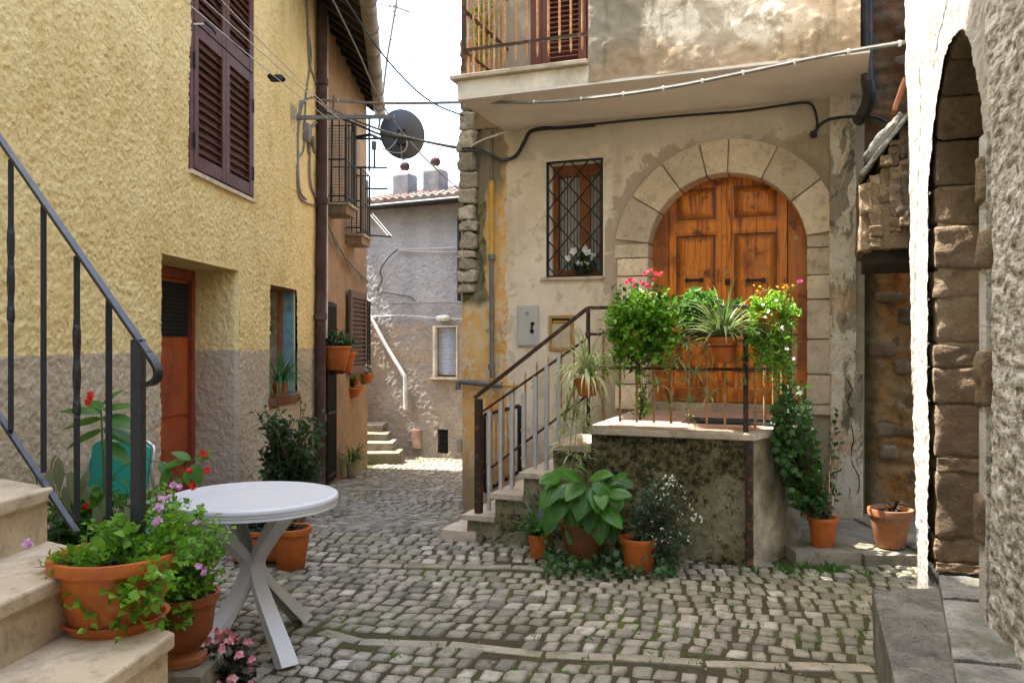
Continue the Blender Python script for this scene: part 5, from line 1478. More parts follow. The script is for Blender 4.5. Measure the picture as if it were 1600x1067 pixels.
# ------------------------------------------------------------------ WHITE TABLE
TC = (-1.243, 3.99)
tbx = thing('round_table', 'round white plastic garden table with four curved legs', 'table', (TC[0], TC[1], 0), R(0))
r_ = .402; zt = .722
MB().lathe([(.30, zt-.03), (r_-.035, zt-.03), (r_-.014, zt-.05), (r_-.010, zt-.056), (r_-.003, zt-.054), (r_-.004, zt-.042), (r_-.0055, zt-.040), (r_-.002, zt-.038), (r_-.002, zt-.027), (r_-.0045, zt-.025), (r_, zt-.022), (r_-.001, zt-.010), (r_-.006, zt-.003), (r_-.018, zt), (r_-.030, zt-.0025), (r_-.045, zt-.003), (.001, zt-.003)], n=96).build('table_top', M_white, tbx, smooth=True, sharp=50)
for an in (-50, 67, 130, 247):
    ca, sa = math.cos(R(an)), math.sin(R(an))
    path = spline([(.30, zt-.035), (.255, zt-.085), (.17, .55), (.060, .45), (.034, .385), (.060, .31), (.17, .17), (.36, .0)], 5)if False else [Vector((a_, 0, b_)) for a_, b_ in ((.345, zt-.032), (.305, zt-.075), (.215, .575), (.105, .475), (.050, .42), (.038, .385), (.050, .345), (.105, .27), (.215, .165), (.34, .05), (.385, .0))]
    path = spline(path, 3)
    mb = MB(); vs = []; fs = []; hw = .032; th = .010
    for i, p in enumerate(path):
        t_ = (path[min(i+1, len(path)-1)] - path[max(i-1, 0)]).normalized(); nn_ = Vector((-t_.z, 0, t_.x))
        w2 = hw*(1.0 + .25*abs(p.z-.385)/.36)
        th2 = .016 + .018*abs(p.z-.385)/.36
        # C-section: two side flanges and a web, 8 outline points
        sec = [(-w2, -th2), (-w2+.006, -th2), (-w2+.006, th2-.006), (w2-.006, th2-.006), (w2-.006, -th2), (w2, -th2), (w2, th2), (-w2, th2)]
        for (s_, q_) in sec:
            v = Vector((p.x, 0, p.z)) + nn_*q_ ; x_ = v.x; 
            vs.append(Vector((x_*ca - s_*sa, x_*sa + s_*ca, max(v.z, 0))))
    m8 = 8
    for i in range(len(path)-1):
        for k in range(m8): k2 = (k+1) % m8; fs.append((i*m8+k, i*m8+k2, (i+1)*m8+k2, (i+1)*m8+k))
    fs.append(tuple(range(m8))); fs.append(tuple(reversed(range((len(path)-1)*m8, len(path)*m8))))
    mb.add(vs, fs); mb.build('leg', M_white, tbx, bevel=.0015)
MB().lathe([(.001, .33), (.022, .33), (.022, .345), (.030, .35), (.030, .425), (.024, .43), (.001, .43)], n=20).build('hub', M_white, tbx, smooth=True, sharp=40)

# ------------------------------------------------------------------ GREEN FOLDING CHAIR
chp = P3(182, 800, 4.45)
ch = thing('folding_chair', 'green folding chair with metal tube frame behind the red-flowered plant', 'chair', (chp.x, chp.y, 0), R(-14))
zt_ = EYE - (690-CY)/FPX*4.45
bk = MB(); vs = []; nx_, nz_ = 12, 8
for s_ in (0, 1):
    for j in range(nz_+1):
        for i in range(nx_+1):
            u_ = (i/nx_*2-1); v_ = j/nz_
            hw = .185; z_ = zt_-.30 + .30*v_ ; zc = .03*(1-(1-abs(u_)**5)) * (1 if v_ > .5 else 0)
            x_ = u_*hw*(1 - .06*(v_-.5)**2); vs.append((x_, -.035*(1-u_*u_) + s_*.012 + (.035*(v_)), z_ - (abs(u_)**6)*.035*(v_*2-1)))
N_ = (nx_+1)*(nz_+1); fs = []
for s_ in (0, 1):
    for j in range(nz_):
        for i in range(nx_):
            q_ = (s_*N_+j*(nx_+1)+i, s_*N_+j*(nx_+1)+i+1, s_*N_+(j+1)*(nx_+1)+i+1, s_*N_+(j+1)*(nx_+1)+i); fs.append(q_ if s_ == 0 else q_[::-1])
per = [i for i in range(nx_+1)] + [(j+1)*(nx_+1)-1 for j in range(1, nz_+1)] + [nz_*(nx_+1)+i for i in range(nx_-1, -1, -1)] + [j*(nx_+1) for j in range(nz_-1, 0, -1)]
for a_, b_ in zip(per, per[1:]+per[:1]): fs.append((b_, a_, a_+N_, b_+N_))
MB().add(vs, fs).build('backrest', M_green, ch, smooth=True, sharp=50)
MB().rock((-.19, .02, .435), (.19, .40, .455), .5, .001, 8).build('seat', M_green, ch, smooth=True)
for s_ in (-1, 1):
    tb(ch, 'leg', M_chrome, spline([(s_*.17, .06, zt_-.02), (s_*.195, .05, zt_-.05), (s_*.20, .03, zt_-.2), (s_*.20, .16, .45), (s_*.20, .40, .0)], 5), .010, 8)
    tb(ch, 'leg', M_chrome, [(s_*.215, .36, .45), (s_*.215, -.06, .0)], .010, 8)
tb(ch, 'crossbar', M_chrome, spline([(-.17, .06, zt_-.02), (-.10, .065, zt_+.008), (.10, .065, zt_+.008), (.17, .06, zt_-.02)], 5), .009, 8)
tb(ch, 'crossbar', M_chrome, [(-.2, .37, .06), (.2, .37, .06)], .008, 8)
# ------------------------------------------------------------------ PLANTS
L_bright = make_leaf('leaf_bright', (.07, .22, .012), (.27, .50, .04))
L_mid = make_leaf('leaf_mid', (.035, .12, .014), (.10, .25, .028))
L_dark = make_leaf('leaf_dark', (.016, .060, .012), (.045, .125, .022), .25)
L_blue = make_leaf('leaf_bluegreen', (.035, .085, .045), (.10, .17, .10), .25)
L_hosta = make_leaf('leaf_hosta', (.028, .115, .012), (.11, .27, .035), .3, .35)
L_spider = make_leaf('leaf_variegated_strip', (.50, .52, .26), (.08, .19, .025), .3)
L_spider_pale = make_leaf('leaf_pale_strip', (.66, .66, .38), (.34, .42, .14), .3)
L_yellow = make_leaf('leaf_yellow_green', (.16, .25, .03), (.32, .40, .06), .35)
L_withered = make_leaf('leaf_withered', (.12, .15, .06), (.30, .28, .16), .25)
L_bronze = make_leaf('leaf_bronze', (.018, .022, .014), (.055, .060, .035), .15)
L_white = make_leaf('leaf_white', (.55, .60, .45), (.75, .78, .66), .2)
L_stem = plain('green_stem', (.09, .13, .03), .7)
L_wood = plain('twig', (.12, .075, .04), .85)
F_red = make_flower('petal_red', (.70, .012, .010), (.85, .05, .03))
F_pinkred = make_flower('petal_pinkred', (.72, .02, .06), (.85, .10, .16))
F_pink = make_flower('petal_pink', (.75, .22, .28), (.85, .50, .48))
F_lilac = make_flower('petal_lilac', (.62, .25, .50), (.80, .55, .72))
F_magenta = make_flower('petal_magenta', (.75, .03, .30), (.80, .10, .42))
F_white = make_flower('petal_white', (.82, .82, .78), (.88, .88, .84))
F_yellow = make_flower('petal_yellow', (.75, .36, .03), (.85, .50, .06))
pr_ = random.Random(21)
def rv(s=1.0): return Vector((pr_.gauss(0, 1), pr_.gauss(0, 1), pr_.gauss(0, 1))).normalized() * s
def leaf(mb, p, d, n, L, W, r=None, fold=.25, droop=.2):
    """small leaf: 7 verts, folded on its midrib and drooping"""
    d = d.normalized(); s = d.cross(n)
    if s.length < 1e-5: s = d.orthogonal()
    s.normalize(); n = s.cross(d).normalized()
    m1 = p + d*L*.5; tip = p + d*L - n*L*droop
    vs = [p, p + d*L*.28 + s*W*.42 + n*W*fold*.6, m1 + s*W*.5 + n*(W*fold - L*droop*.3), tip, m1 - s*W*.5 + n*(W*fold - L*droop*.3), p + d*L*.28 - s*W*.42 + n*W*fold*.6, m1 - n*L*droop*.3]
    if r is None: r = pr_.random()
    mb.add(vs, [(0, 1, 2, 6), (6, 2, 3), (0, 6, 4, 5), (6, 3, 4)], r=r)
def blossom(mb, p, n, size, petals=5, cup=.2, r=None):
    n = n.normalized(); x = n.orthogonal().normalized(); y = n.cross(x)
    a0 = pr_.random()*6
    for k in range(petals):
        a = a0 + 2*PI*k/petals; d = x*math.cos(a) + y*math.sin(a) + n*cup
        leaf(mb, p, d, n, size, size*.85, r=pr_.random() if r is None else r, fold=.1, droop=.1)
def flowers(parent, mat, pts, n=4, jit=.01, size=.014, petals=5, d=(0, -1, .6)):
    for q in pts:
        b = MB()
        for k in range(n): blossom(b, Vector(q)+rv(jit*pr_.random()), rv()+Vector(d)*1.3, size*pr_.uniform(.8, 1.2), petals=petals)
        b.build('flower', mat, parent, smooth=True)
def twigs(lm, sm, base, tips, lsize, nleaf, spread=.35, start=.3, droop=.1, asp=.6, sag_=.0, rad=.003, up=.5, jit=.25, fold=.25):
    """leafy shoots from base to each tip"""
    for tip in tips:
        b = Vector(base) if not callable(base) else base()
        t = Vector(tip)
        mid = b.lerp(t, .5) + rv((t-b).length*jit*.5) + Vector((0, 0, sag_*(t-b).length))
        pts = [b*(1-f)**2 + mid*2*f*(1-f) + t*f*f for f in [i/7 for i in range(8)]]
        if sm is not None: sm.tube(pts, [rad*(1-.6*i/7) for i in range(8)], 4, cap=False)
        for k in range(nleaf):
            f = start + (1-start)*(k+pr_.random()*.6)/nleaf
            f = min(f, 1)
            i = min(int(f*7), 6); p = pts[i].lerp(pts[i+1], f*7-i); ax = (pts[i+1]-pts[i]).normalized()
            o = rv(); o = (o - ax*o.dot(ax)).normalized()
            d = (ax*.45 + o*1.0 + Vector((0, 0, up*.3))).normalized()
            nn_ = (Vector((0, 0, 1))*up*2 + rv(.8)).normalized()
            s_ = lsize*pr_.uniform(.6, 1.25)
            leaf(lm, p + o*lsize*.15, d, nn_, s_, s_*asp, droop=droop, fold=fold)
def ell(c, r, n, surf=.55, zmin=None):
    out = []
    while len(out) < n:
        v = rv(); k = surf + (1-surf)*pr_.random(); q = Vector((c[0]+v.x*r[0]*k, c[1]+v.y*r[1]*k, c[2]+v.z*r[2]*k))
        if zmin is None or q.z > zmin: out.append(q)
    return out
def pot(parent, r1, r0, h, mat=None, rim=.03, z=0.0, saucer=0, soil=True, c=(0, 0), name='pot'):
    mat = mat or M_terr
    prof = [(r0*.96, 0), (r0, .004), (r0+(r1-r0)*.82, h-rim), (r1+.004, h-rim+.002), (r1+.008, h-rim*.3), (r1+.006, h), (r1-.010, h), (r1-.014, h-.01), (r1-.018, h-.03), (.002, h-.032)]
    o = MB().lathe([(a, b+z) for a, b in prof], (c[0], c[1], 0), 40).build(name, mat, parent, smooth=True, sharp=45)
    if saucer: MB().lathe([(saucer*.82, z-.004), (saucer, z+.028), (saucer+.004, z+.030), (saucer-.008, z+.030), (saucer*.8, z+.006), (.002, z+.006)], (c[0], c[1], 0), 40).build('saucer', mat, parent, smooth=True, sharp=45)
    if soil: MB().lathe([(r1-.016, h-.045+z), (r1-.016, h-.028+z), (.001, h-.022+z)], (c[0], c[1], 0), 24).build('soil', M_soil, o, smooth=True)
    return o
def strip(mb, base, az, L, w, el=60, g=1.0, n=9, r=(0, 1, 0), kink=0):
    """arching strap leaf, pale margins and green centre"""
    d = Vector((math.cos(az)*math.cos(R(el)), math.sin(az)*math.cos(R(el)), math.sin(R(el))))
    p = Vector(base); s = Vector((-math.sin(az), math.cos(az), 0)); vs = []; rs = []
    for i in range(n+1):
        f = i/n; ww = w*(.7+.6*math.sin(PI*min(f*1.15, 1)))*(1-f**3) + .0006
        up_ = s.cross(d).normalized()
        vs += [p + s*ww*.5 - up_*ww*-.18, p, p - s*ww*.5 - up_*ww*-.18]; rs += [r[0], r[1], r[2]]
        p = p + d*L/n; d = (d + Vector((0, 0, -g*2.2/n*(.4+f)))).normalized()
        if kink: d = (d + rv(kink)).normalized()
    fs = []
    for i in range(n): fs += [(3*i, 3*i+1, 3*i+4, 3*i+3), (3*i+1, 3*i+2, 3*i+5, 3*i+4)]
    mb.add(vs, fs, r=rs); return p
def spider(parent, c, n, L, w=.011, runners=(), name='foliage', g=1.0, el=(35, 85), mat=None):
    mb = MB()
    for k in range(n):
        az = 2*PI*k/n + pr_.uniform(-.3, .3)
        strip(mb, c, az, L*pr_.uniform(.6, 1.15), w*pr_.uniform(.8, 1.2), el=pr_.uniform(*el), g=g*pr_.uniform(.8, 1.3))
    o = mb.build(name, mat or L_spider, parent, smooth=True)
    if runners:
        rm = MB(); bms = []
        for (dx, dy, dz) in runners:
            c_ = Vector(c); e_ = c_ + Vector((dx, dy, dz)); m_ = c_.lerp(e_, .35) + Vector((dx*.4, dy*.4, .10))
            pts = [c_*(1-f)**2 + m_*2*f*(1-f) + e_*f*f for f in [i/10 for i in range(11)]]
            rm.tube(pts, .0022, 4, cap=False)
            for f in (.7, 1.0):
                q = pts[int(f*10)]
                if f < 1 and pr_.random() < .4: continue
                bm = MB(); bms.append(bm)
                for k in range(11): strip(bm, q, pr_.random()*6.3, L*pr_.uniform(.2, .42), w*.6, el=pr_.uniform(-10, 70), g=1.2, n=6)
        rm.build('runner', L_yellow, o)
        for bm in bms: bm.build('plantlet', mat or L_spider, o, smooth=True)
    return o

# big pot on the stair
PC = N3 + Vector((-.172, .055, 0)); PC.z = N3.z + .002
p1 = thing('potted_geranium', 'large terracotta pot of trailing green geranium on the travertine stair', 'potted plant', tuple(PC), 0)
pot(p1, .166, .115, .205, saucer=.142, rim=.035)
fl = MB(); sm = MB()
tips = ell((.02, -.02, .25), (.17, .15, .07), 26, .5, .21) + ell((.15, -.13, .14), (.10, .08, .12), 28, .5) + ell((-.12, -.12, .20), (.08, .06, .05), 9, .5) + ell((.19, .02, .25), (.11, .10, .11), 24, .4)
tips += [Vector((.02, -.20, .04)), Vector((-.03, -.19, .09)), Vector((.10, -.21, .02)), Vector((-.19, -.10, .14)), Vector((-.17, -.13, .07))]
twigs(fl, sm, lambda: Vector((pr_.uniform(-.08, .10), pr_.uniform(-.1, .08), .185)), tips, .027, 12, start=.3, asp=.9, rad=.0022, up=.6)
fl.build('foliage', L_bright, p1, smooth=True); sm.build('stems', L_stem, p1)
flowers(p1, F_lilac, ((-.235, -.02, .235), (.13, -.02, .30), (.11, .03, .325)), 5, .012, .012)
# bowl on the low block behind the stair
bc = P3(292, 1010, 2.95)
p2 = thing('geranium_bowl', 'terracotta bowl of bushy geranium beside the stair and the white table', 'potted plant', (bc.x-.02, 2.95, 0), 0)
zb_ = EYE - (1012-CY)/FPX*2.95
MB().rock((-.12, -.12, 0), (.12, .12, zb_-.05), .2, .01, 8).build('stone_block', M_kerb, p2, smooth=True, sharp=50)
MB().lathe([(.055, zb_-.05), (.085, zb_-.045), (.088, zb_-.02), (.06, zb_-.01), (.05, zb_+.0)], n=32).build('saucer', M_terr2, p2, smooth=True, sharp=45)
rz_ = EYE - (925-CY)/FPX*2.95
MB().lathe([(.055, zb_), (.072, zb_+.01), (.105, zb_+.06), (.118, rz_-.03), (.130, rz_-.028), (.132, rz_), (.121, rz_), (.115, rz_-.03), (.001, rz_-.03)], n=40).build('pot', make_terracotta('terracotta_brown', (.34, .10, .035), (.26, .075, .025), (.18, .07, .04)), p2, smooth=True, sharp=45)
fl = MB(); sm = MB()
tips = ell((.0, -.02, rz_+.17), (.21, .16, .25), 130, .35, rz_-.02) + ell((-.05, -.13, rz_-.02), (.13, .06, .12), 80, .5)
twigs(fl, sm, lambda: Vector((pr_.uniform(-.08, .08), pr_.uniform(-.08, .08), rz_-.02)), tips, .027, 12, start=.3, asp=.85, rad=.0022, up=.6)
fl.build('foliage', L_bright, p2, smooth=True); sm.build('stems', L_stem, p2)
flowers(p2, F_lilac, [P3(px, py, 2.80) - Vector((bc.x-.02, 2.95, 0)) for px, py in ((270, 757), (280, 760), (262, 778), (252, 779), (312, 884), (319, 892), (307, 815))], 4, .010, .012)
# begonia at the bottom
gc = P3(342, 1050, 3.05)
p3 = thing('pink_begonia', 'low dark-leaved begonia with pink flowers at the bottom edge of the photo', 'potted plant', (gc.x, 3.05, 0), 0)
pot(p3, .085, .06, .13)
fl = MB(); sm = MB()
twigs(fl, sm, lambda: Vector((pr_.uniform(-.04, .04), pr_.uniform(-.04, .04), .10)), ell((0, 0, .25), (.16, .13, .15), 120, .4, .10), .038, 8, start=.35, asp=.8, rad=.003, up=.8)
fl.build('foliage', L_bronze, p3, smooth=True); sm.build('stems', L_wood, p3)
flowers(p3, F_pink, ell((0, -.03, .28), (.15, .11, .14), 34, .85, .18), 5, .014, .014, 4)
b = MB()
for q in ell((0, -.02, .20), (.12, .10, .10), 10, .8, .12): leaf(b, q, rv(), rv()+Vector((0, 0, 2)), .03, .02)
b.build('young_leaves', L_yellow, p3)
# red salvia / impatiens behind the railing
def big_leaf(mb, p, d, n, L, W, droop=.35, fold=.15, r=None, rib=0):
    d = d.normalized(); s = d.cross(n); s = s.normalized() if s.length > 1e-5 else d.orthogonal().normalized(); n = s.cross(d).normalized()
    if r is None: r = pr_.random()
    nu, nv = 10, (10 if rib else 4); vs = []; rs = []
    for i in range(nu+1):
        f = i/nu; w = W*.5*(math.sin(PI*f**.72)**.8 if 0 < f < 1 else 0) + .0004
        for j in range(-nv, nv+1):
            g = j/nv
            rip = rib*W*.045*math.cos(g*PI*7)*(1-abs(g))*math.sin(PI*f)
            back = -W*.12*abs(g)**1.5*(1-f)**2*2 if rib else 0
            vs.append(p + d*(L*f+back) + s*w*g + n*(abs(g)*w*fold*2 - g*g*w*.35 - L*droop*f*f + rip)); rs.append(min(1, max(0, r + (.22*math.cos(g*PI*7) if rib else 0))))
    m = 2*nv+1
    mb.add(vs, [(i*m+j, i*m+j+1, (i+1)*m+j+1, (i+1)*m+j) for i in range(nu) for j in range(m-1)], r=rs)
sp = P3(165, 800, 3.55)
p4 = thing('red_flowered_plant', 'tall red-flowered plant with long green leaves behind the iron railing', 'potted plant', (sp.x, 3.55, 0), 0)
pot(p4, .13, .09, .22)
sm = MB(); fl = MB(); b = MB(); wl = MB()
def w4(px, py, Y=3.55): return P3(px, py, Y) - Vector((sp.x, 3.55, 0))
main = spline([Vector((0, 0, .2)), w4(163, 760), w4(160, 690), w4(158, 640)], 6); sm.tube(main, [.007-.004*i/len(main) for i in range(len(main))], 6)
for (px, py, dx, dz, L) in ((160, 645, -1, .35, .16), (160, 640, 1, .35, .15), (162, 650, 1, -.05, .20), (158, 655, -1, .0, .17), (161, 668, 1, -.3, .19), (160, 672, -1, -.25, .17), (163, 690, 1, -.4, .17), (160, 632, .4, .5, .10), (158, 640, -.3, .2, .14)):
    big_leaf(fl, w4(px, py), Vector((dx, pr_.uniform(-.6, .3), dz)), Vector((0, -.5, 1)), L, L*.42, droop=.3, r=pr_.uniform(.1, .6))
flowers(p4, F_red, [w4(px, py, 3.4) for px, py in ((141, 622), (138, 628), (168, 620), (142, 615), (320, 710), (323, 734), (296, 735), (300, 760), (57, 740), (134, 790))], 3, .010, .015, 4)
for pts in (((165, 760), (185, 735), (215, 718), (250, 722)), ((250, 722), (265, 735), (272, 750)), ((272, 750), (300, 720), (318, 708)), ((120, 740), (95, 740), (57, 745)), ((57, 740), (60, 760), (90, 800)), ((90, 800), (80, 730), (88, 712))):
    sm.tube(spline([w4(px, py, 3.42) for px, py in pts], 5), .003, 5)
for (px, py, dx, dz, L) in ((250, 722, .6, -.5, .08), (258, 728, .8, .4, .09), (262, 738, -.4, -.8, .08), (298, 718, -.6, .5, .08), (305, 715, .9, .2, .07), (300, 725, .5, -.8, .09), (316, 712, .5, .4, .06), (292, 735, .1, -1, .06), (270, 750, .6, .1, .05)):
    big_leaf(fl, w4(px, py, 3.42), Vector((dx, -.3, dz)), Vector((0, -.6, 1)), L, L*.6, droop=.3, r=pr_.uniform(.3, .9))
for (px, py, L, dx) in ((92, 715, .20, .1), (82, 730, .20, -.15), (110, 735, .22, .25), (128, 745, .16, .3), (100, 760, .15, .3), (150, 790, .18, .2), (138, 735, .14, -.3), (195, 790, .13, .5), (170, 770, .15, -.2)):
    big_leaf(wl, w4(px, py, 3.3), Vector((dx, -.25, -1)), Vector((0, -1, .1)), L*.7, L*.22, droop=.1, r=pr_.uniform(.1, 1))
twigs(fl, sm, lambda: Vector((pr_.uniform(-.1, .1), pr_.uniform(-.1, .1), .24)), ell((.02, -.10, .77), (.36, .14, .15), 130, .3), .060, 9, asp=.55, start=.4, rad=.003)
fl.build('foliage', L_mid, p4, smooth=True); wl.build('drooping_leaves', L_withered, p4, smooth=True); sm.build('stems', L_stem, p4)
# low plant behind the left end
lp_ = P3(72, 800, 3.3)
p5 = thing('dark_leafy_plant', 'dark-leaved plant in the gap between the travertine stair and the wall', 'potted plant', (lp_.x, 3.3, 0), 0)
pot(p5, .11, .08, .2); fl = MB(); sm = MB()
twigs(fl, sm, (0, 0, .2), ell((.02, 0, .62), (.12, .10, .24), 34, .4), .06, 7, asp=.7, start=.45, rad=.004); fl.build('foliage', L_dark, p5, smooth=True); sm.build('stems', L_stem, p5)

# pots behind the table
q = P3(455, 883, 5.35)
p6 = thing('terracotta_pot', 'round terracotta pot with sparse dark leaves behind the white table', 'potted plant', (q.x, 5.35, 0), 0)
pot(p6, .125, .085, .265, rim=.04); fl = MB(); twigs(fl, None, (0, 0, .2), ell((0, 0, .28), (.10, .09, .06), 16, .5), .06, 4, asp=.6); fl.build('foliage', L_bronze, p6, smooth=True)
q = P3(405, 870, 5.55)
p7 = thing('terracotta_planter', 'long terracotta planter left of the round pot behind the white table', 'planter', (q.x, 5.55, 0), R(6))
a = MB(); a.rock((-.16, -.08, 0), (.16, .08, .17), .25, .0, 8); a.rock((-.175, -.095, .17), (.175, .095, .205), .3, .0, 6); a.build('pot', M_terr, p7, smooth=True, sharp=50)
MB().rock((-.155, -.08, .19), (.155, .08, .212), .2, .004, 6).build('soil', M_soil, p7)
fl = MB(); twigs(fl, None, lambda: Vector((pr_.uniform(-.12, .12), 0, .2)), ell((0, 0, .24), (.17, .08, .05), 22, .5), .06, 4, asp=.7); fl.build('foliage', L_bronze, p7, smooth=True)
# shrub below the blue window
q = P3(455, 760, 6.9)
p8 = thing('evergreen_shrub', 'dark green shrub growing against the wall below the blue window', 'shrub', (q.x, 6.9, gz(6.9)), 0)
pot(p8, .15, .11, .26, mat=M_terr2, rim=.03)
fl = MB(); sm = MB()
def w8(px, py, Y=6.8): return P3(px, py, Y) - Vector((q.x, 6.9, gz(6.9)))
tips = [w8(pr_.uniform(405, 500), pr_.uniform(650, 755), pr_.uniform(6.6, 7.1)) for _ in range(110)] + [w8(x_, y_, 6.8) for x_, y_ in ((398, 640), (412, 636), (402, 655), (470, 618), (478, 632), (490, 648), (508, 640), (505, 665), (455, 650), (440, 668), (425, 648), (500, 700), (420, 700), (414, 740), (430, 625))]
twigs(fl, sm, lambda: Vector((pr_.uniform(-.04, .04), pr_.uniform(-.04, .04), .25)), tips, .060, 15, start=.3, asp=.6, rad=.006, jit=.4)
fl.build('foliage', L_dark, p8, smooth=True); sm.build('stems', L_wood, p8)
# grassy plant on the blue window's sill
c_ = FY.w((su0+su1)/2-.12, -.02, sz0+.03)
p9 = thing('grassy_windowsill_plant', 'plant with long grassy leaves on the sill of the small blue window', 'potted plant', tuple(c_), 0)
pot(p9, .09, .06, .12); mb = MB()
for k in range(110): strip(mb, (pr_.uniform(-.05, .05), pr_.uniform(-.05, .05), .11), pr_.uniform(-1.9, 1.2), pr_.uniform(.25, .50), .010, el=pr_.uniform(10, 80), g=1.1, r=(.4, 1, .4))
mb.build('foliage', make_leaf('leaf_grassy', (.05, .16, .04), (.13, .27, .10), .25), p9, smooth=True)
# tuft at the alley wall
c_ = FY.w(FY.u(538)-.1, -.12, gz(10.8)+.0)
p10 = thing('strap_leaf_tuft', 'tuft of drooping strap leaves at the foot of the brown house', 'plant', tuple(c_), 0); mb = MB()
for k in range(80): strip(mb, (pr_.uniform(-.05, .05), pr_.uniform(-.05, .05), .22), pr_.uniform(-2.6, 1.0), pr_.uniform(.25, .48), .014, el=pr_.uniform(10, 75), g=1.4)
mb.build('foliage', make_leaf('leaf_tuft', (.28, .33, .10), (.10, .19, .03), .3), p10, smooth=True); pot(p10, .07, .06, .2, mat=M_cement)
# wall pots on the brown house
WP = [('two-tone green plant in the first orange pot hung beside the drainpipe', 523, 562, .115, L_dark, 519, 'A'), ('dark plant in the second orange pot hung beside the drainpipe', 534, 566, .105, L_dark, 520, 'B'),
      ('small red-flowered pot hung under the taupe shutter', 552, 608, .085, L_mid, 0, 'C'), ('small pot with dark purple plant hung right of the taupe shutter', 572, 590, .08, L_bronze, 0, 'D')]
for i, (lab, px, py, rr_, lm_, _, k_) in enumerate(WP):
    Yd = (9.72, 10.05, 11.3, 11.9)[i]
    px2 = (526, 537, 551, 573)[i]
    c_ = P3(px2, (578, 582, 620, 598)[i], Yd)
    t_ = thing('wall_flowerpot', lab, 'hanging pot', tuple(c_), 0, 'flowerpots hung on the brown house wall')
    h_ = (.36, .32, .17, .16)[i]; r1 = (.17, .15, .135, .11)[i]
    pot(t_, r1, r1*.62, h_*.78, rim=.03)
    tb(t_, 'bracket', M_iron, [(0, 0, -.01), (-r1-.16, 0, -.01)], .008, 6)
    fl = MB(); sm = MB(); hh = h_*.75
    twigs(fl, sm, (0, 0, hh), ell((0, 0, hh+.12), (r1*1.3, r1*1.1, .12 if i < 2 else .08), 24, .4, hh), .075 if i < 2 else .05, 6, asp=.35, start=.3)
    fl.build('foliage', lm_, t_, smooth=True); sm.build('stems', L_stem, t_)
    if i in (2, 3):
        flowers(t_, F_red if i == 2 else F_white, ell((0, -.05, hh+.10), (.09, .05, .06), 7, .7), 3, .01, .02)

# ---------- plants of the landing (local frame of the landing)
def fw(u, y, z): return FL.w(u, y, z)
def wl3(px, py, off, T):      # image point on plane off of the landing, relative to thing at T
    u_, z_ = FL.at(px, py, off); v = FL.w(u_, off, z_); return v - Vector(T)
# A: bushy plant with pink-red flowers, trailing, in a hanging trough at the rail
def pxtips(n, box, off, T, dy=.12, shape=None):
    out = []
    while len(out) < n:
        px, py = pr_.uniform(box[0], box[2]), pr_.uniform(box[1], box[3])
        if shape and not shape(px, py): continue
        out.append(wl3(px, py, off + pr_.uniform(-dy, dy), T))
    return out
Ta = tuple(fw(*(lambda q_: (q_[0], ry-.13, 0))(FL.at(1000, 520, ry))[:2], FL.z(1000, 545, ry)))
pa = thing('pink_flowered_bush', 'bright green trailing bush with pink-red flowers hung on the landing railing', 'potted plant', Ta, FL.rz*0)
a = MB(); a.lathe([(.075, -.02), (.10, .10), (.108, .10), (.108, .12), (.09, .12), (.08, .09), (.001, .09)], n=24); a.build('pot', M_terr, pa, smooth=True, sharp=45)
fl = MB(); sm = MB()
def shA(px, py):
    return ((px-990)/46)**2 + ((py-500)/50)**2 < 1 or (956 < px < 1040 and 470 < py < 560)
tips = pxtips(115, (945, 448, 1058, 562), ry-.19, Ta, .14, shA) + pxtips(24, (940, 480, 968, 600), ry-.2, Ta, .1) + pxtips(30, (1030, 470, 1072, 590), ry-.2, Ta, .1) + pxtips(40, (985, 450, 1050, 490), ry-.14, Ta, .08) + pxtips(50, (1020, 480, 1062, 545), ry-.14, Ta, .08)
b0_ = lambda: Vector((pr_.uniform(-.07, .07), pr_.uniform(-.05, .05), .10))
twigs(fl, sm, b0_, tips, .046, 12, start=.35, asp=.55, rad=.003, up=.6)
for (px, py) in ((955, 530), (962, 556), (978, 575), (1030, 560), (1045, 555), (958, 545), (972, 560), (985, 570), (990, 600), (1000, 612), (1010, 590), (1022, 560), (995, 585), (1015, 640), (968, 530)):
    twigs(fl, sm, b0_, [wl3(px+pr_.uniform(-6, 6), py, ry-.16, Ta)], .042, 12, start=.3, asp=.6, up=.2, sag_=.1, jit=.3)
fl.build('foliage', L_bright, pa, smooth=True); sm.build('stems', L_stem, pa)
fl = MB(); sm = MB(); twigs(fl, sm, b0_, pxtips(34, (940, 440, 1068, 590), ry-.16, Ta, .10), .050, 9, start=.45, asp=.5, rad=.003, jit=.5)
twigs(fl, sm, b0_, pxtips(30, (985, 445, 1042, 475), ry-.10, Ta, .08), .055, 7, start=.5, asp=.42, rad=.003); fl.build('foliage', L_dark, pa, smooth=True)
flowers(pa, F_pinkred, [wl3(px+pr_.uniform(-3, 3), py+pr_.uniform(-2, 2), ry-.20, Ta) for px, py in ((1015, 424), (1022, 429), (1010, 428), (1028, 431), (1034, 430), (984, 438), (979, 442), (990, 438), (1004, 440), (1010, 447), (993, 448), (1020, 437))], 4, .014, .015)
for (px, py) in ((1014, 426), (986, 442)): tb(pa, 'stems', L_stem, [(0, 0, .1), wl3(px, py, ry-.12, Ta)], .003, 5)
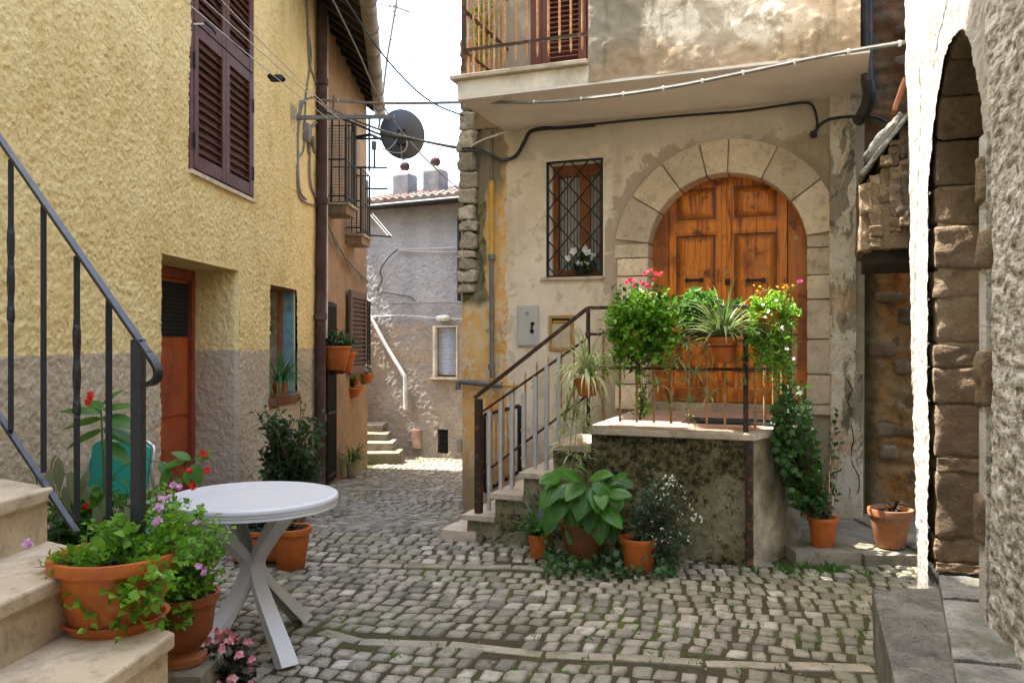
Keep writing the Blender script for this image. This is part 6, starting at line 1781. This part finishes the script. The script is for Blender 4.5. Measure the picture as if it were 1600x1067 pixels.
# B: middle green plant
Tb = tuple(fw(FL.u(1092, .2), .2, FL.z(1092, 520, .2)))
pb_ = thing('green_bush', 'rounded green bush behind the spider plant on the landing railing', 'potted plant', Tb, 0)
MB().lathe([(.06, -.06), (.085, .06), (.09, .08), (.075, .08), (.001, .06)], n=24).build('pot', M_terr, pb_, smooth=True, sharp=45)
fl = MB(); sm = MB(); twigs(fl, sm, (0, 0, .06), pxtips(120, (1062, 448, 1130, 510), .1, Tb, .13, lambda x, y: ((x-1095)/35)**2+((y-482)/36)**2 < 1), .050, 10, start=.4, asp=.62)
twigs(fl, sm, (0, 0, .06), pxtips(80, (1045, 465, 1178, 535), .16, Tb, .12), .048, 9, start=.45, asp=.6)
fl.build('foliage', L_mid, pb_, smooth=True); sm.build('stems', L_stem, pb_)
# C: spider plant in ribbed pot
Tc = tuple(fw(FL.u(1129, -.06), -.06, FL.z(1129, 567, -.06)))
pc_ = thing('spider_plant', 'striped spider plant in ribbed terracotta pot in the middle of the landing railing', 'hanging pot', Tc, 0)
hC = FL.z(1129, 527, -.06)-Tc[2]
MB().lathe([(.062, 0), (.068, .005), (.080, hC-.055), (.086, hC-.052), (.088, hC-.03), (.094, hC-.028), (.098, hC), (.086, hC), (.08, hC-.02), (.001, hC-.02)], n=36).build('pot', M_terr, pc_, smooth=True, sharp=45)
MB().tube([(.09*math.cos(t_), .09*math.sin(t_), hC-.058) for t_ in [2*PI*i/24 for i in range(25)]], .004, 6).build('wire_ring', M_iron, pc_)
spider(pc_, (0, 0, hC-.01), 130, .42, .014, runners=((-.28, -.06, -.28), (-.22, -.02, -.42), (-.30, 0, -.15), (.15, .02, -.30), (-.10, -.05, -.38), (-.42, 0, -.30)), g=.9, el=(25, 75))
# D: trailing plant with yellow and white flowers at the corner
Td = tuple(fw(FL.u(1200, -.02), -.0, FL.z(1200, 500, .0)))
pd_ = thing('yellow_flowered_trailer', 'pale green trailing plant with tiny yellow and magenta flowers at the landing corner', 'hanging pot', Td, 0)
MB().lathe([(.07, -.10), (.095, .04), (.10, .06), (.085, .06), (.001, .04)], n=24).build('pot', M_terr, pd_, smooth=True, sharp=45)
fl = MB(); sm = MB()
shD = lambda x, y: ((x-1208)/46)**2+((y-500)/52)**2 < 1 or (1165 < x < 1245 and 500 < y < 610 and x - 1165 > (y-560)*.6)
tips = pxtips(165, (1162, 450, 1256, 612), -.06, Td, .12, shD)
twigs(fl, sm, lambda: Vector((pr_.uniform(-.06, .06), pr_.uniform(-.06, .06), .04)), tips, .034, 14, start=.3, asp=.5, up=.4)
for (px, py) in ((1180, 560), (1190, 590), (1200, 600), (1205, 620), (1215, 590), (1175, 530), (1240, 560), (1232, 585), (1250, 540)):
    twigs(fl, sm, (0, 0, .04), [wl3(px, py, -.05, Td)], .032, 16, start=.25, asp=.5, sag_=.1)
fl.build('foliage', L_bright, pd_, smooth=True); sm.build('stems', L_stem, pd_)
flowers(pd_, F_yellow, [wl3(pr_.uniform(1172, 1240), pr_.uniform(444, 462), -.0, Td) for _ in range(18)], 1, .004, .010)
flowers(pd_, F_white, [wl3(x_, y_, -.18, Td) for x_, y_ in ((1193, 478), (1201, 487), (1196, 495), (1230, 545), (1222, 512), (1240, 560), (1186, 520), (1212, 470))], 3, .014, .010)
flowers(pd_, F_magenta, [wl3(1250, 440, -.0, Td)], 8, .018, .013); tb(pd_, 'stems', L_stem, [(0, 0, .05), wl3(1249, 442, 0, Td)], .003, 5)
# small trailing succulents on the landing floor
Tg = tuple(fw(FL.u(1000, .12), .12, LZ))
pg_ = thing('small_trailing_plant', 'thin trailing plant spilling over the landing edge below the pink-flowered bush', 'plant', Tg, 0)
fl = MB(); sm = MB(); 
twigs(fl, sm, (0, 0, .05), pxtips(16, (985, 575, 1030, 645), .08, Tg, .06), .032, 9, start=.3, asp=.6); fl.build('foliage', L_bright, pg_, smooth=True); sm.build('stems', L_stem, pg_)
for cx_, cy_ in ((1045, 630), (1080, 655)):
    mb = MB(); q_ = wl3(cx_, cy_, .0, Tg)
    for k in range(12): strip(mb, q_, pr_.random()*6.3, pr_.uniform(.08, .17), .007, el=pr_.uniform(0, 60), g=1.2, n=6)
    mb.build('plantlet', L_spider, pg_, smooth=True)
# F: spider plant on the newel post
Tf = tuple(fw(FL.u(918, -.04), -.04, FL.z(918, 620, -.04)))
pf_ = thing('spider_plant', 'pale striped spider plant in small red-brown pot on the railing post above the steps', 'hanging pot', Tf, 0)
hF = FL.z(918, 591, -.04)-Tf[2]
MB().lathe([(.035, 0), (.06, .01), (.085, hF*.7), (.088, hF), (.078, hF), (.001, hF-.02)], n=30).build('pot', M_terr, pf_, smooth=True, sharp=45)
spider(pf_, (0, 0, hF), 120, .42, .013, runners=((-.12, -.04, -.42), (-.16, -.06, -.30), (-.05, -.08, -.55), (-.20, -.05, -.45), (-.10, -.05, -.62), (-.02, -.1, -.50), (.1, 0, -.2), (-.14, -.02, -.20), (-.08, -.05, -.28), (-.13, -.06, -.52), (-.17, -.06, -.38), (-.03, -.06, -.33)), g=1.5, el=(15, 85), mat=L_spider_pale)
# G: hosta
Yg = 5.45
Tg2 = Vector((P3(912, 870, Yg).x, Yg, 0))
ph = thing('hosta', 'large-leaved bright green hosta in a pot in front of the landing', 'potted plant', tuple(Tg2), 0)
pot(ph, .15, .11, .27, mat=make_terracotta('terracotta_dark', (.20, .07, .03), (.15, .05, .02), (.08, .07, .03)))
fl = MB(); sm = MB()
HL = [(868, 760, 845, 790, .20), (895, 740, 868, 735, .20), (925, 745, 948, 738, .17), (940, 760, 978, 790, .22), (950, 750, 985, 755, .20), (880, 775, 858, 815, .24), (900, 790, 885, 830, .20), (925, 790, 920, 828, .21), (945, 795, 968, 815, .20), (935, 800, 938, 850, .24), (955, 770, 990, 770, .16), (912, 770, 905, 800, .22), (890, 765, 850, 765, .22), (930, 765, 935, 795, .18), (965, 775, 960, 800, .17), (905, 755, 890, 770, .2), (960, 745, 975, 738, .15), (865, 800, 845, 850, .18), (915, 735, 905, 722, .16), (870, 745, 845, 750, .17), (900, 810, 890, 850, .2), (950, 815, 960, 850, .18)]
HL += [(bx_+pr_.uniform(-14, 14), by_+pr_.uniform(-10, 14), tx_+pr_.uniform(-18, 18), ty_+pr_.uniform(-10, 18), L*.85) for (bx_, by_, tx_, ty_, L) in HL[:16]]
for (bx_, by_, tx_, ty_, L) in HL:
    Yb = Yg - .12 + pr_.uniform(-.12, .12); pb2 = P3(bx_, by_, Yb) - Tg2; pt2 = P3(tx_, ty_, Yb - .10) - Tg2
    d = (pt2-pb2).normalized(); sm.tube(spline([Vector((0, 0, .25)), (pb2+Vector((0, 0, .25)))*.5+Vector((0, 0, .05)), pb2], 4), .005, 5)
    big_leaf(fl, pb2, d, Vector((pr_.uniform(-.2, .2), -.75, .8)), L*.86, L*.60, droop=.22, fold=.16, r=pr_.uniform(.2, 1), rib=1)
fl.build('foliage', L_hosta, ph, smooth=True); sm.build('stems', L_stem, ph)
# H: small plant with long leaves left of hosta
Th = Vector((P3(842, 868, 5.62).x, 5.62, 0))
phh = thing('small_potted_plant', 'small terracotta pot with long grassy leaves left of the hosta', 'potted plant', tuple(Th), 0)
pot(phh, .075, .055, .16, rim=.03); mb = MB()
for k in range(26): strip(mb, (0, 0, .14), pr_.uniform(0, 6.3), pr_.uniform(.2, .42), .020, el=pr_.uniform(20, 80), g=.9, r=(.3, .8, .3))
mb.build('foliage', L_blue, phh, smooth=True)
fl = MB(); twigs(fl, None, (0, 0, .15), ell((0.02, 0, .22), (.14, .1, .10), 16, .5), .06, 5, asp=.6); fl.build('foliage', L_mid, phh, smooth=True)
# I: variegated shrub
Ti = Vector((P3(998, 880, 5.28).x, 5.28, 0))
pi_ = thing('variegated_shrub', 'grey-green shrub with white-edged leaves in terracotta pot beside the hosta', 'potted plant', tuple(Ti), 0)
pot(pi_, .115, .085, .215, rim=.035)
fl = MB(); sm = MB(); wf_ = MB()
def sh(n, box, T, Y, dy=.14, shape=None):
    out = []
    while len(out) < n:
        px, py = pr_.uniform(box[0], box[2]), pr_.uniform(box[1], box[3])
        if shape and not shape(px, py): continue
        out.append(P3(px, py, Y+pr_.uniform(-dy, dy)) - T)
    return out
s_i = lambda x, y: ((x-1038)/50)**2 + ((y-810)/68)**2 < 1
twigs(fl, sm, (0, 0, .2), sh(170, (985, 742, 1092, 880), Ti, 5.3, .16, s_i), .036, 13, start=.35, asp=.45, rad=.003, jit=.4)
for q_ in sh(70, (985, 742, 1092, 850), Ti, 5.15, .10, lambda x, y: s_i(x, y) and (x > 1020)): leaf(wf_, q_, rv()+Vector((0, 0, .5)), rv()+Vector((0, -.5, 1)), .020, .010)
for px_, py_ in ((1045, 752), (1088, 812)):
    q_ = P3(px_, py_, 5.15)-Ti
    for k in range(12): leaf(wf_, q_+rv(.03), rv()+Vector((0, 0, .6)), rv()+Vector((0, -1, 1)), .026, .013)
fl.build('foliage', L_blue, pi_, smooth=True); sm.build('stems', L_wood, pi_); wf_.build('pale_leaves', L_white, pi_, smooth=True)
# ivy along the foot of the landing
iv = MB()
def ivyleaf(mb, p, n, s, r=None):
    n = n.normalized(); x = n.orthogonal().normalized(); y = n.cross(x); a0 = pr_.random()*6.3; r = pr_.random() if r is None else r
    vs = [p]; k5 = 10
    for k in range(k5): a = a0+2*PI*k/k5; q_ = s*(1.0 if k % 2 == 0 else .55); vs.append(p + (x*math.cos(a)+y*math.sin(a))*q_*.5 + n*(-.15*s if k % 2 == 0 else 0))
    mb.add(vs, [(0, k+1, (k+1) % k5+1) for k in range(k5)], r=r)
for k in range(420):
    px = pr_.uniform(845, 1060); Y = pr_.uniform(5.05, 5.6); q_ = P3(px, 880, Y)
    if FL.loc(q_.x, q_.y).y > -.03: continue
    z_ = abs(pr_.gauss(0, .05)) + .01; ivyleaf(iv, Vector((q_.x, Y, z_)), rv()+Vector((0, -.6, 1.2)), pr_.uniform(.03, .06))
o = iv.build('ground_ivy', L_dark, smooth=True); tag(o, 'dark ivy and weeds creeping over the paving under the pots', kind='stuff')
# E: climbing ivy from the pot at the right
Te = Vector((2.10, 5.62, .075))
pe = thing('climbing_ivy', 'climbing ivy in terracotta pot at the right corner of the landing', 'potted plant', tuple(Te), 0)
pot(pe, .098, .070, .20, rim=.03)
fl = MB(); sm = MB()
s_e = lambda x, y: x < (1262 if y < 690 else 1262+(y-690)*.35) and x > 1206 + max(0, (y-700))*.45
tips = sh(150, (1200, 590, 1290, 790), Te, 5.55, .14, s_e)
twigs(fl, sm, lambda: Vector((pr_.uniform(-.05, .05), .05, .18)), tips, .050, 9, start=.45, asp=.8, rad=.004, jit=.35, up=.2)
for (px, py) in ((1310, 640), (1305, 660), (1312, 690), (1300, 710), (1296, 740), (1306, 770), (1290, 760)):
    twigs(fl, sm, (0.05, 0, .18), [P3(px, py, 5.95)-Te], .045, 9, start=.5, asp=.8, jit=.2)
for k in range(150):
    px, py = pr_.uniform(1205, 1262), pr_.uniform(600, 800)
    if not s_e(px, py): continue
    ivyleaf(fl, P3(px, py, pr_.uniform(5.35, 5.6))-Te, rv(.6)+Vector((-.3, -1, .4)), pr_.uniform(.04, .07))
fl.build('foliage', make_leaf('leaf_ivy', (.018, .065, .012), (.06, .16, .025), .3), pe, smooth=True); sm.build('stems', L_wood, pe)
# J: pot with dead leaves
Tj = Vector((P3(1391, 850, 5.62).x, 5.62, .075))
pj = thing('weathered_pot', 'pale weathered terracotta pot with withered black leaves on the kerb', 'potted plant', tuple(Tj), 0)
pot(pj, .138, .092, .255, mat=M_terr2, rim=.045); mb = MB()
for k in range(16): strip(mb, (pr_.uniform(-.05, .05), pr_.uniform(-.05, .05), .22), pr_.uniform(0, 6.3), pr_.uniform(.10, .22), .018, el=pr_.uniform(10, 70), g=1.3, n=6, r=(.3, .3, .3))
mb.build('dead_leaves', plain('withered_black_leaf', (.02, .016, .013), .7), pj, smooth=True)
# lilies inside the grille window
c_ = FA.w((wn[0]+wn[1])/2+.05, .04, wn[2]+.0)
pl_ = thing('white_lily_pot', 'white trumpet flowers in a dark pot behind the diamond window grille', 'potted plant', tuple(c_), FA.rz)
MB().lathe([(.05, 0), (.065, .09), (.07, .10), (.055, .10), (.001, .09)], n=20).build('pot', M_black, pl_, smooth=True, sharp=45)
fl = MB(); sm = MB(); b = MB()
twigs(fl, sm, (0, 0, .09), ell((0.03, 0, .14), (.16, .04, .09), 24, .5, .03), .06, 5, asp=.45)
for (px, py) in ((897, 393), (905, 412), (888, 405), (918, 395), (920, 410), (928, 402), (915, 388)):
    u_, z_ = FA.at(px, py, .03); q_ = Vector((u_-((wn[0]+wn[1])/2+.05), -.015, z_-wn[2])); b = MB(); blossom(b, q_, Vector((pr_.uniform(-.5, .5), -1, pr_.uniform(-.2, .5))), .045, petals=5, cup=.5); b.build('flower', F_white, pl_); sm.tube([(0, 0, .09), q_], .003, 4)
fl.build('foliage', L_dark, pl_, smooth=True); sm.build('stems', L_stem, pl_)
# balcony plant
c_ = FA.w(FA.u(755, -.3), -.3, SZ1+.04)
pk_ = thing('balcony_plant', 'green trailing plant behind the rusty balcony railing', 'potted plant', tuple(c_), 0)
pot(pk_, .12, .09, .2); fl = MB(); twigs(fl, None, (0, 0, .2), ell((0, 0, .95), (.10, .10, .42), 40, .3), .06, 8, asp=.5); fl.build('foliage', L_yellow, pk_, smooth=True)
# weeds and moss tufts between the cobbles
wd = MB()
def tuft(x, y, n, s):
    for k in range(n): leaf(wd, Vector((x+pr_.gauss(0, .018), y+pr_.gauss(0, .018), gz(y)-.004)), rv()*Vector((1, 1, 0))+Vector((0, 0, .9)), rv(), s*pr_.uniform(.5, 1.2), s*.28, droop=.3)
SPOTS = [(1210, 895, 60, .3, .10), (1280, 885, 50, .3, .12), (1130, 900, 14, .3, .06)]
for k in range(230):
    px, py = pr_.uniform(480, 1370), pr_.uniform(830, 1060)
    if pr_.random() > (.9 if px > 1000 else .5): continue
    x, y = gp(px, py)
    if FL.loc(x, y).y > -.02 and FL.loc(x, y).x < 2.5: continue
    tuft(x, y, pr_.randint(3, 9), .022)
for k in range(46):
    px, py = pr_.gauss(1265, 50), pr_.gauss(888, 10); x, y = gp(px, py)
    if y > 5.4: y = 5.38 - pr_.random()*.12
    tuft(x, y, pr_.randint(3, 8), pr_.uniform(.025, .055))
for k in range(12):
    x, y = gp(pr_.uniform(650, 715), pr_.gauss(720, 2)); tuft(x, y, 4, .045)
o = wd.build('weeds', L_mid, smooth=False); tag(o, 'small green weeds and grass growing between the cobblestones', kind='stuff')

fa = MB()
for k in range(150):
    x, y = gp(pr_.uniform(450, 1370), pr_.uniform(820, 1066))
    if FL.loc(x, y).y > -.05: continue
    leaf(fa, Vector((x, y, .008)), rv()*Vector((1, 1, .1)), Vector((pr_.gauss(0, .3), pr_.gauss(0, .3), 1)), pr_.uniform(.010, .026), pr_.uniform(.006, .014))
o = fa.build('fallen_leaves', make_leaf('dry_leaf', (.22, .13, .05), (.62, .52, .34), 0)); tag(o, 'tiny dry leaves and petals scattered on the cobbles', kind='stuff')
# ------------------------------------------------------------------ CABLES, DISH, AERIAL
def cable(name, label, pts, rad, mat, n=8):
    o = MB().tube(pts, rad, 6).build(name, mat, None, smooth=True); tag(o, label, 'cable'); return o
cA = P3(500, 158, 9.0); cBm = P3(905, 152, 5.8); cC = P3(1412, 68, 4.9)
def multi(pts): return spline([P3(*q_) for q_ in pts], 8)
main = multi(((500, 157, 8.9), (600, 162, 8.2), (720, 161, 7.2), (850, 160, 6.4), (960, 150, 5.9), (1060, 135, 5.6), (1160, 115, 5.4), (1290, 88, 5.15), (1414, 67, 4.95)))
ct = thing('overhead_cable', 'thick tied grey cable crossing from the drainpipe to the white wall', 'cable', (0, 0, 0), 0)
MB().tube(main, .011, 7).build('sheath', M_cablegrey, ct, smooth=True); MB().tube([p + Vector((0, 0, .013)) for p in main], .004, 5).build('carrier_wire', M_cablegrey, ct, smooth=True)
ties = MB()
for i in range(3, len(main)-1, 5): ties.tube([main[i]+Vector((-.004, 0, 0)), main[i]+Vector((.010, 0, .001))], .019, 7)
ties.build('ties', M_wire, ct)
tw = multi(((498, 160, 8.9), (520, 172, 8.9), (560, 190, 8.8), (600, 205, 8.7), (650, 218, 8.5), (700, 228, 8.2), (735, 232, 7.9)))
tw2 = multi(((500, 172, 8.9), (560, 196, 8.8), (600, 212, 8.7), (655, 220, 8.5), (705, 230, 8.2), (735, 234, 7.9)))
t_ = thing('twisted_cable_bundle', 'twisted black cable bundle running below the satellite dish to the rubble corner', 'cable', (0, 0, 0), 0)
MB().tube(tw, .013, 6).build('strand', M_cablegrey, t_, smooth=True); MB().tube(tw2, .013, 6).build('strand', M_cable, t_, smooth=True)
cable('diagonal_cable', 'long thin cable dropping from the brown roof across the dish to the sky gap', multi(((520, 0, 8.0), (560, 82, 8.6), (600, 168, 9.2), (660, 243, 10), (722, 300, 11))), .010, M_cablegrey)
cable('diagonal_cable', 'dark thin cable crossing the sky from the gutter to the balcony corner', multi(((540, 0, 8.0), (590, 75, 8.2), (640, 132, 8.0), (680, 163, 7.8), (724, 181, 7.7))), .009, M_cable)
cable('sky_wire', 'fine wire at the top of the sky gap', multi(((622, 0, 9), (670, 25, 9), (716, 52, 8.5))), .004, M_cablegrey)
for i, (a_, b_, lab) in enumerate((((287, 0, 4.6), (512, 185, 8.0), 'lowest clothesline wire crossing in front of the brown shutters'), ((318, 0, 4.6), (530, 186, 8.0), 'upper clothesline wire crossing in front of the brown shutters'), ((345, 0, 4.8), (520, 175, 8.0), 'rightmost clothesline wire above the shutters'))):
    pts = sag(P3(*a_), P3(*b_), .015, 16); cable('clothesline', lab, pts, .0035, M_wire)['group'] = 'clothesline wires'
pg2 = thing('clothes_pulley', 'black clothesline pulley hanging on the wire right of the brown shutters', 'pulley', tuple(P3(432, 122, 6.5)), 0)
MB().rock((-.05, -.02, -.03), (.05, .02, .02), .5, .018, 6).build('block', M_black, pg2, smooth=True)
for s_ in (-1, 1): MB().lathe([(.02, -.008), (.012, 0), (.02, .008)], n=14, m=Matrix.Translation((s_*.05, 0, -.01*s_)) @ Matrix.Rotation(R(90), 4, 'X')).build('wheel', M_black, pg2, smooth=True)
pg3 = thing('clothes_peg_cluster', 'small dark clip with white tag on the wire in front of the upper shutters', 'clip', tuple(P3(325, 40, 5.2)), 0)
MB().tube([(-.02, 0, .02), (.03, 0, -.02), (.05, 0, -.06)], [.012, .01, .004], 6).build('clip', M_black, pg3, smooth=True); MB().box((-.09, -.002, .004), (-.02, .002, .014)).build('tag', M_wire, pg3)
# satellite dish seen from behind
dc = P3(630, 208, 10.2)
sd = thing('satellite_dish', 'dark grey satellite dish seen from behind above the alley', 'satellite dish', tuple(dc), 0)
prof = []; rD = .30
N_ = 14
mmD = Matrix.Rotation(R(18), 4, 'Z') @ Matrix.Rotation(R(90-6), 4, 'X') @ Matrix.Diagonal((.93, 1.06, 1, 1))
pr2 = [(rD*i/N_, .07*(i/N_)**2) for i in range(1, N_+1)] + [(rD*i/N_, .07*(i/N_)**2+.008) for i in range(N_, 0, -1)]
MB().lathe([(r_, -z_+.03) for r_, z_ in pr2], n=48, m=mmD).build('reflector', M_dish, sd, smooth=True, sharp=40)
MB().box((-.06, -.09, -.16), (.04, -.03, .03)).build('mount', M_black, sd, bevel=.006)
tb(sd, 'arm', M_pipegrey, spline([(-.02, -.07, -.04), (-.12, -.06, -.08), (-.24, -.02, -.09), (-.40, .0, -.02)], 5), .018, 8)
tb(sd, 'arm', M_cablegrey, [(-.02, -.07, -.14), (-.02, -.03, -.31), (0, .1, -.31)], .010, 8)
tb(sd, 'feed_horn', M_pipegrey, [(-.36, .02, -.1), (-.36, .02, -.2)], .03, 8)
tb(sd, 'cable', M_wire, spline([(-.02, -.1, -.02), (-.10, -.1, -.16), (-.2, -.08, -.22), (-.34, -.02, -.12)], 5), .005, 5)
tb(sd, 'cable', M_wire, spline([(0, -.1, -.02), (.06, -.1, -.14), (.02, -.1, -.25), (-.12, -.1, -.26), (-.3, -.02, -.18)], 5), .005, 5)
tb(sd, 'wall_arm', M_iron, [(-.40, 0, -.02), (-.75, .3, .0)], .02, 8)
# aerial mast
am = thing('aerial_mast', 'tall thin television aerial mast rising above the brown house roof', 'aerial', tuple(P3(597, 170, 12.3)), 0)
base = P3(597, 170, 12.3)
def aw(px, py): return P3(px, py, 12.3)-base
tb(am, 'mast', M_pipegrey, [aw(592, 200), aw(605, 90), aw(620, 0), aw(628, -60)], .018, 7)
for (pa2, pb2, n_) in (((604, 0), (640, 62), 0), ((610, 60), (646, 95), 1), ((612, 8), (645, 22), 2), ((590, 5), (640, 18), 3)):
    A_, B_ = aw(*pa2), aw(*pb2); bo_ = tb(am, 'boom', M_cablegrey, [A_, B_], .008, 5)
    el_ = MB()
    for k in range(8):
        c_ = A_.lerp(B_, (k+.5)/8); el_.tube([c_+Vector((-.10, -.1, -.05)), c_+Vector((.10, .1, .05))], .0025, 4)
    el_.build('elements', M_cablegrey, bo_)
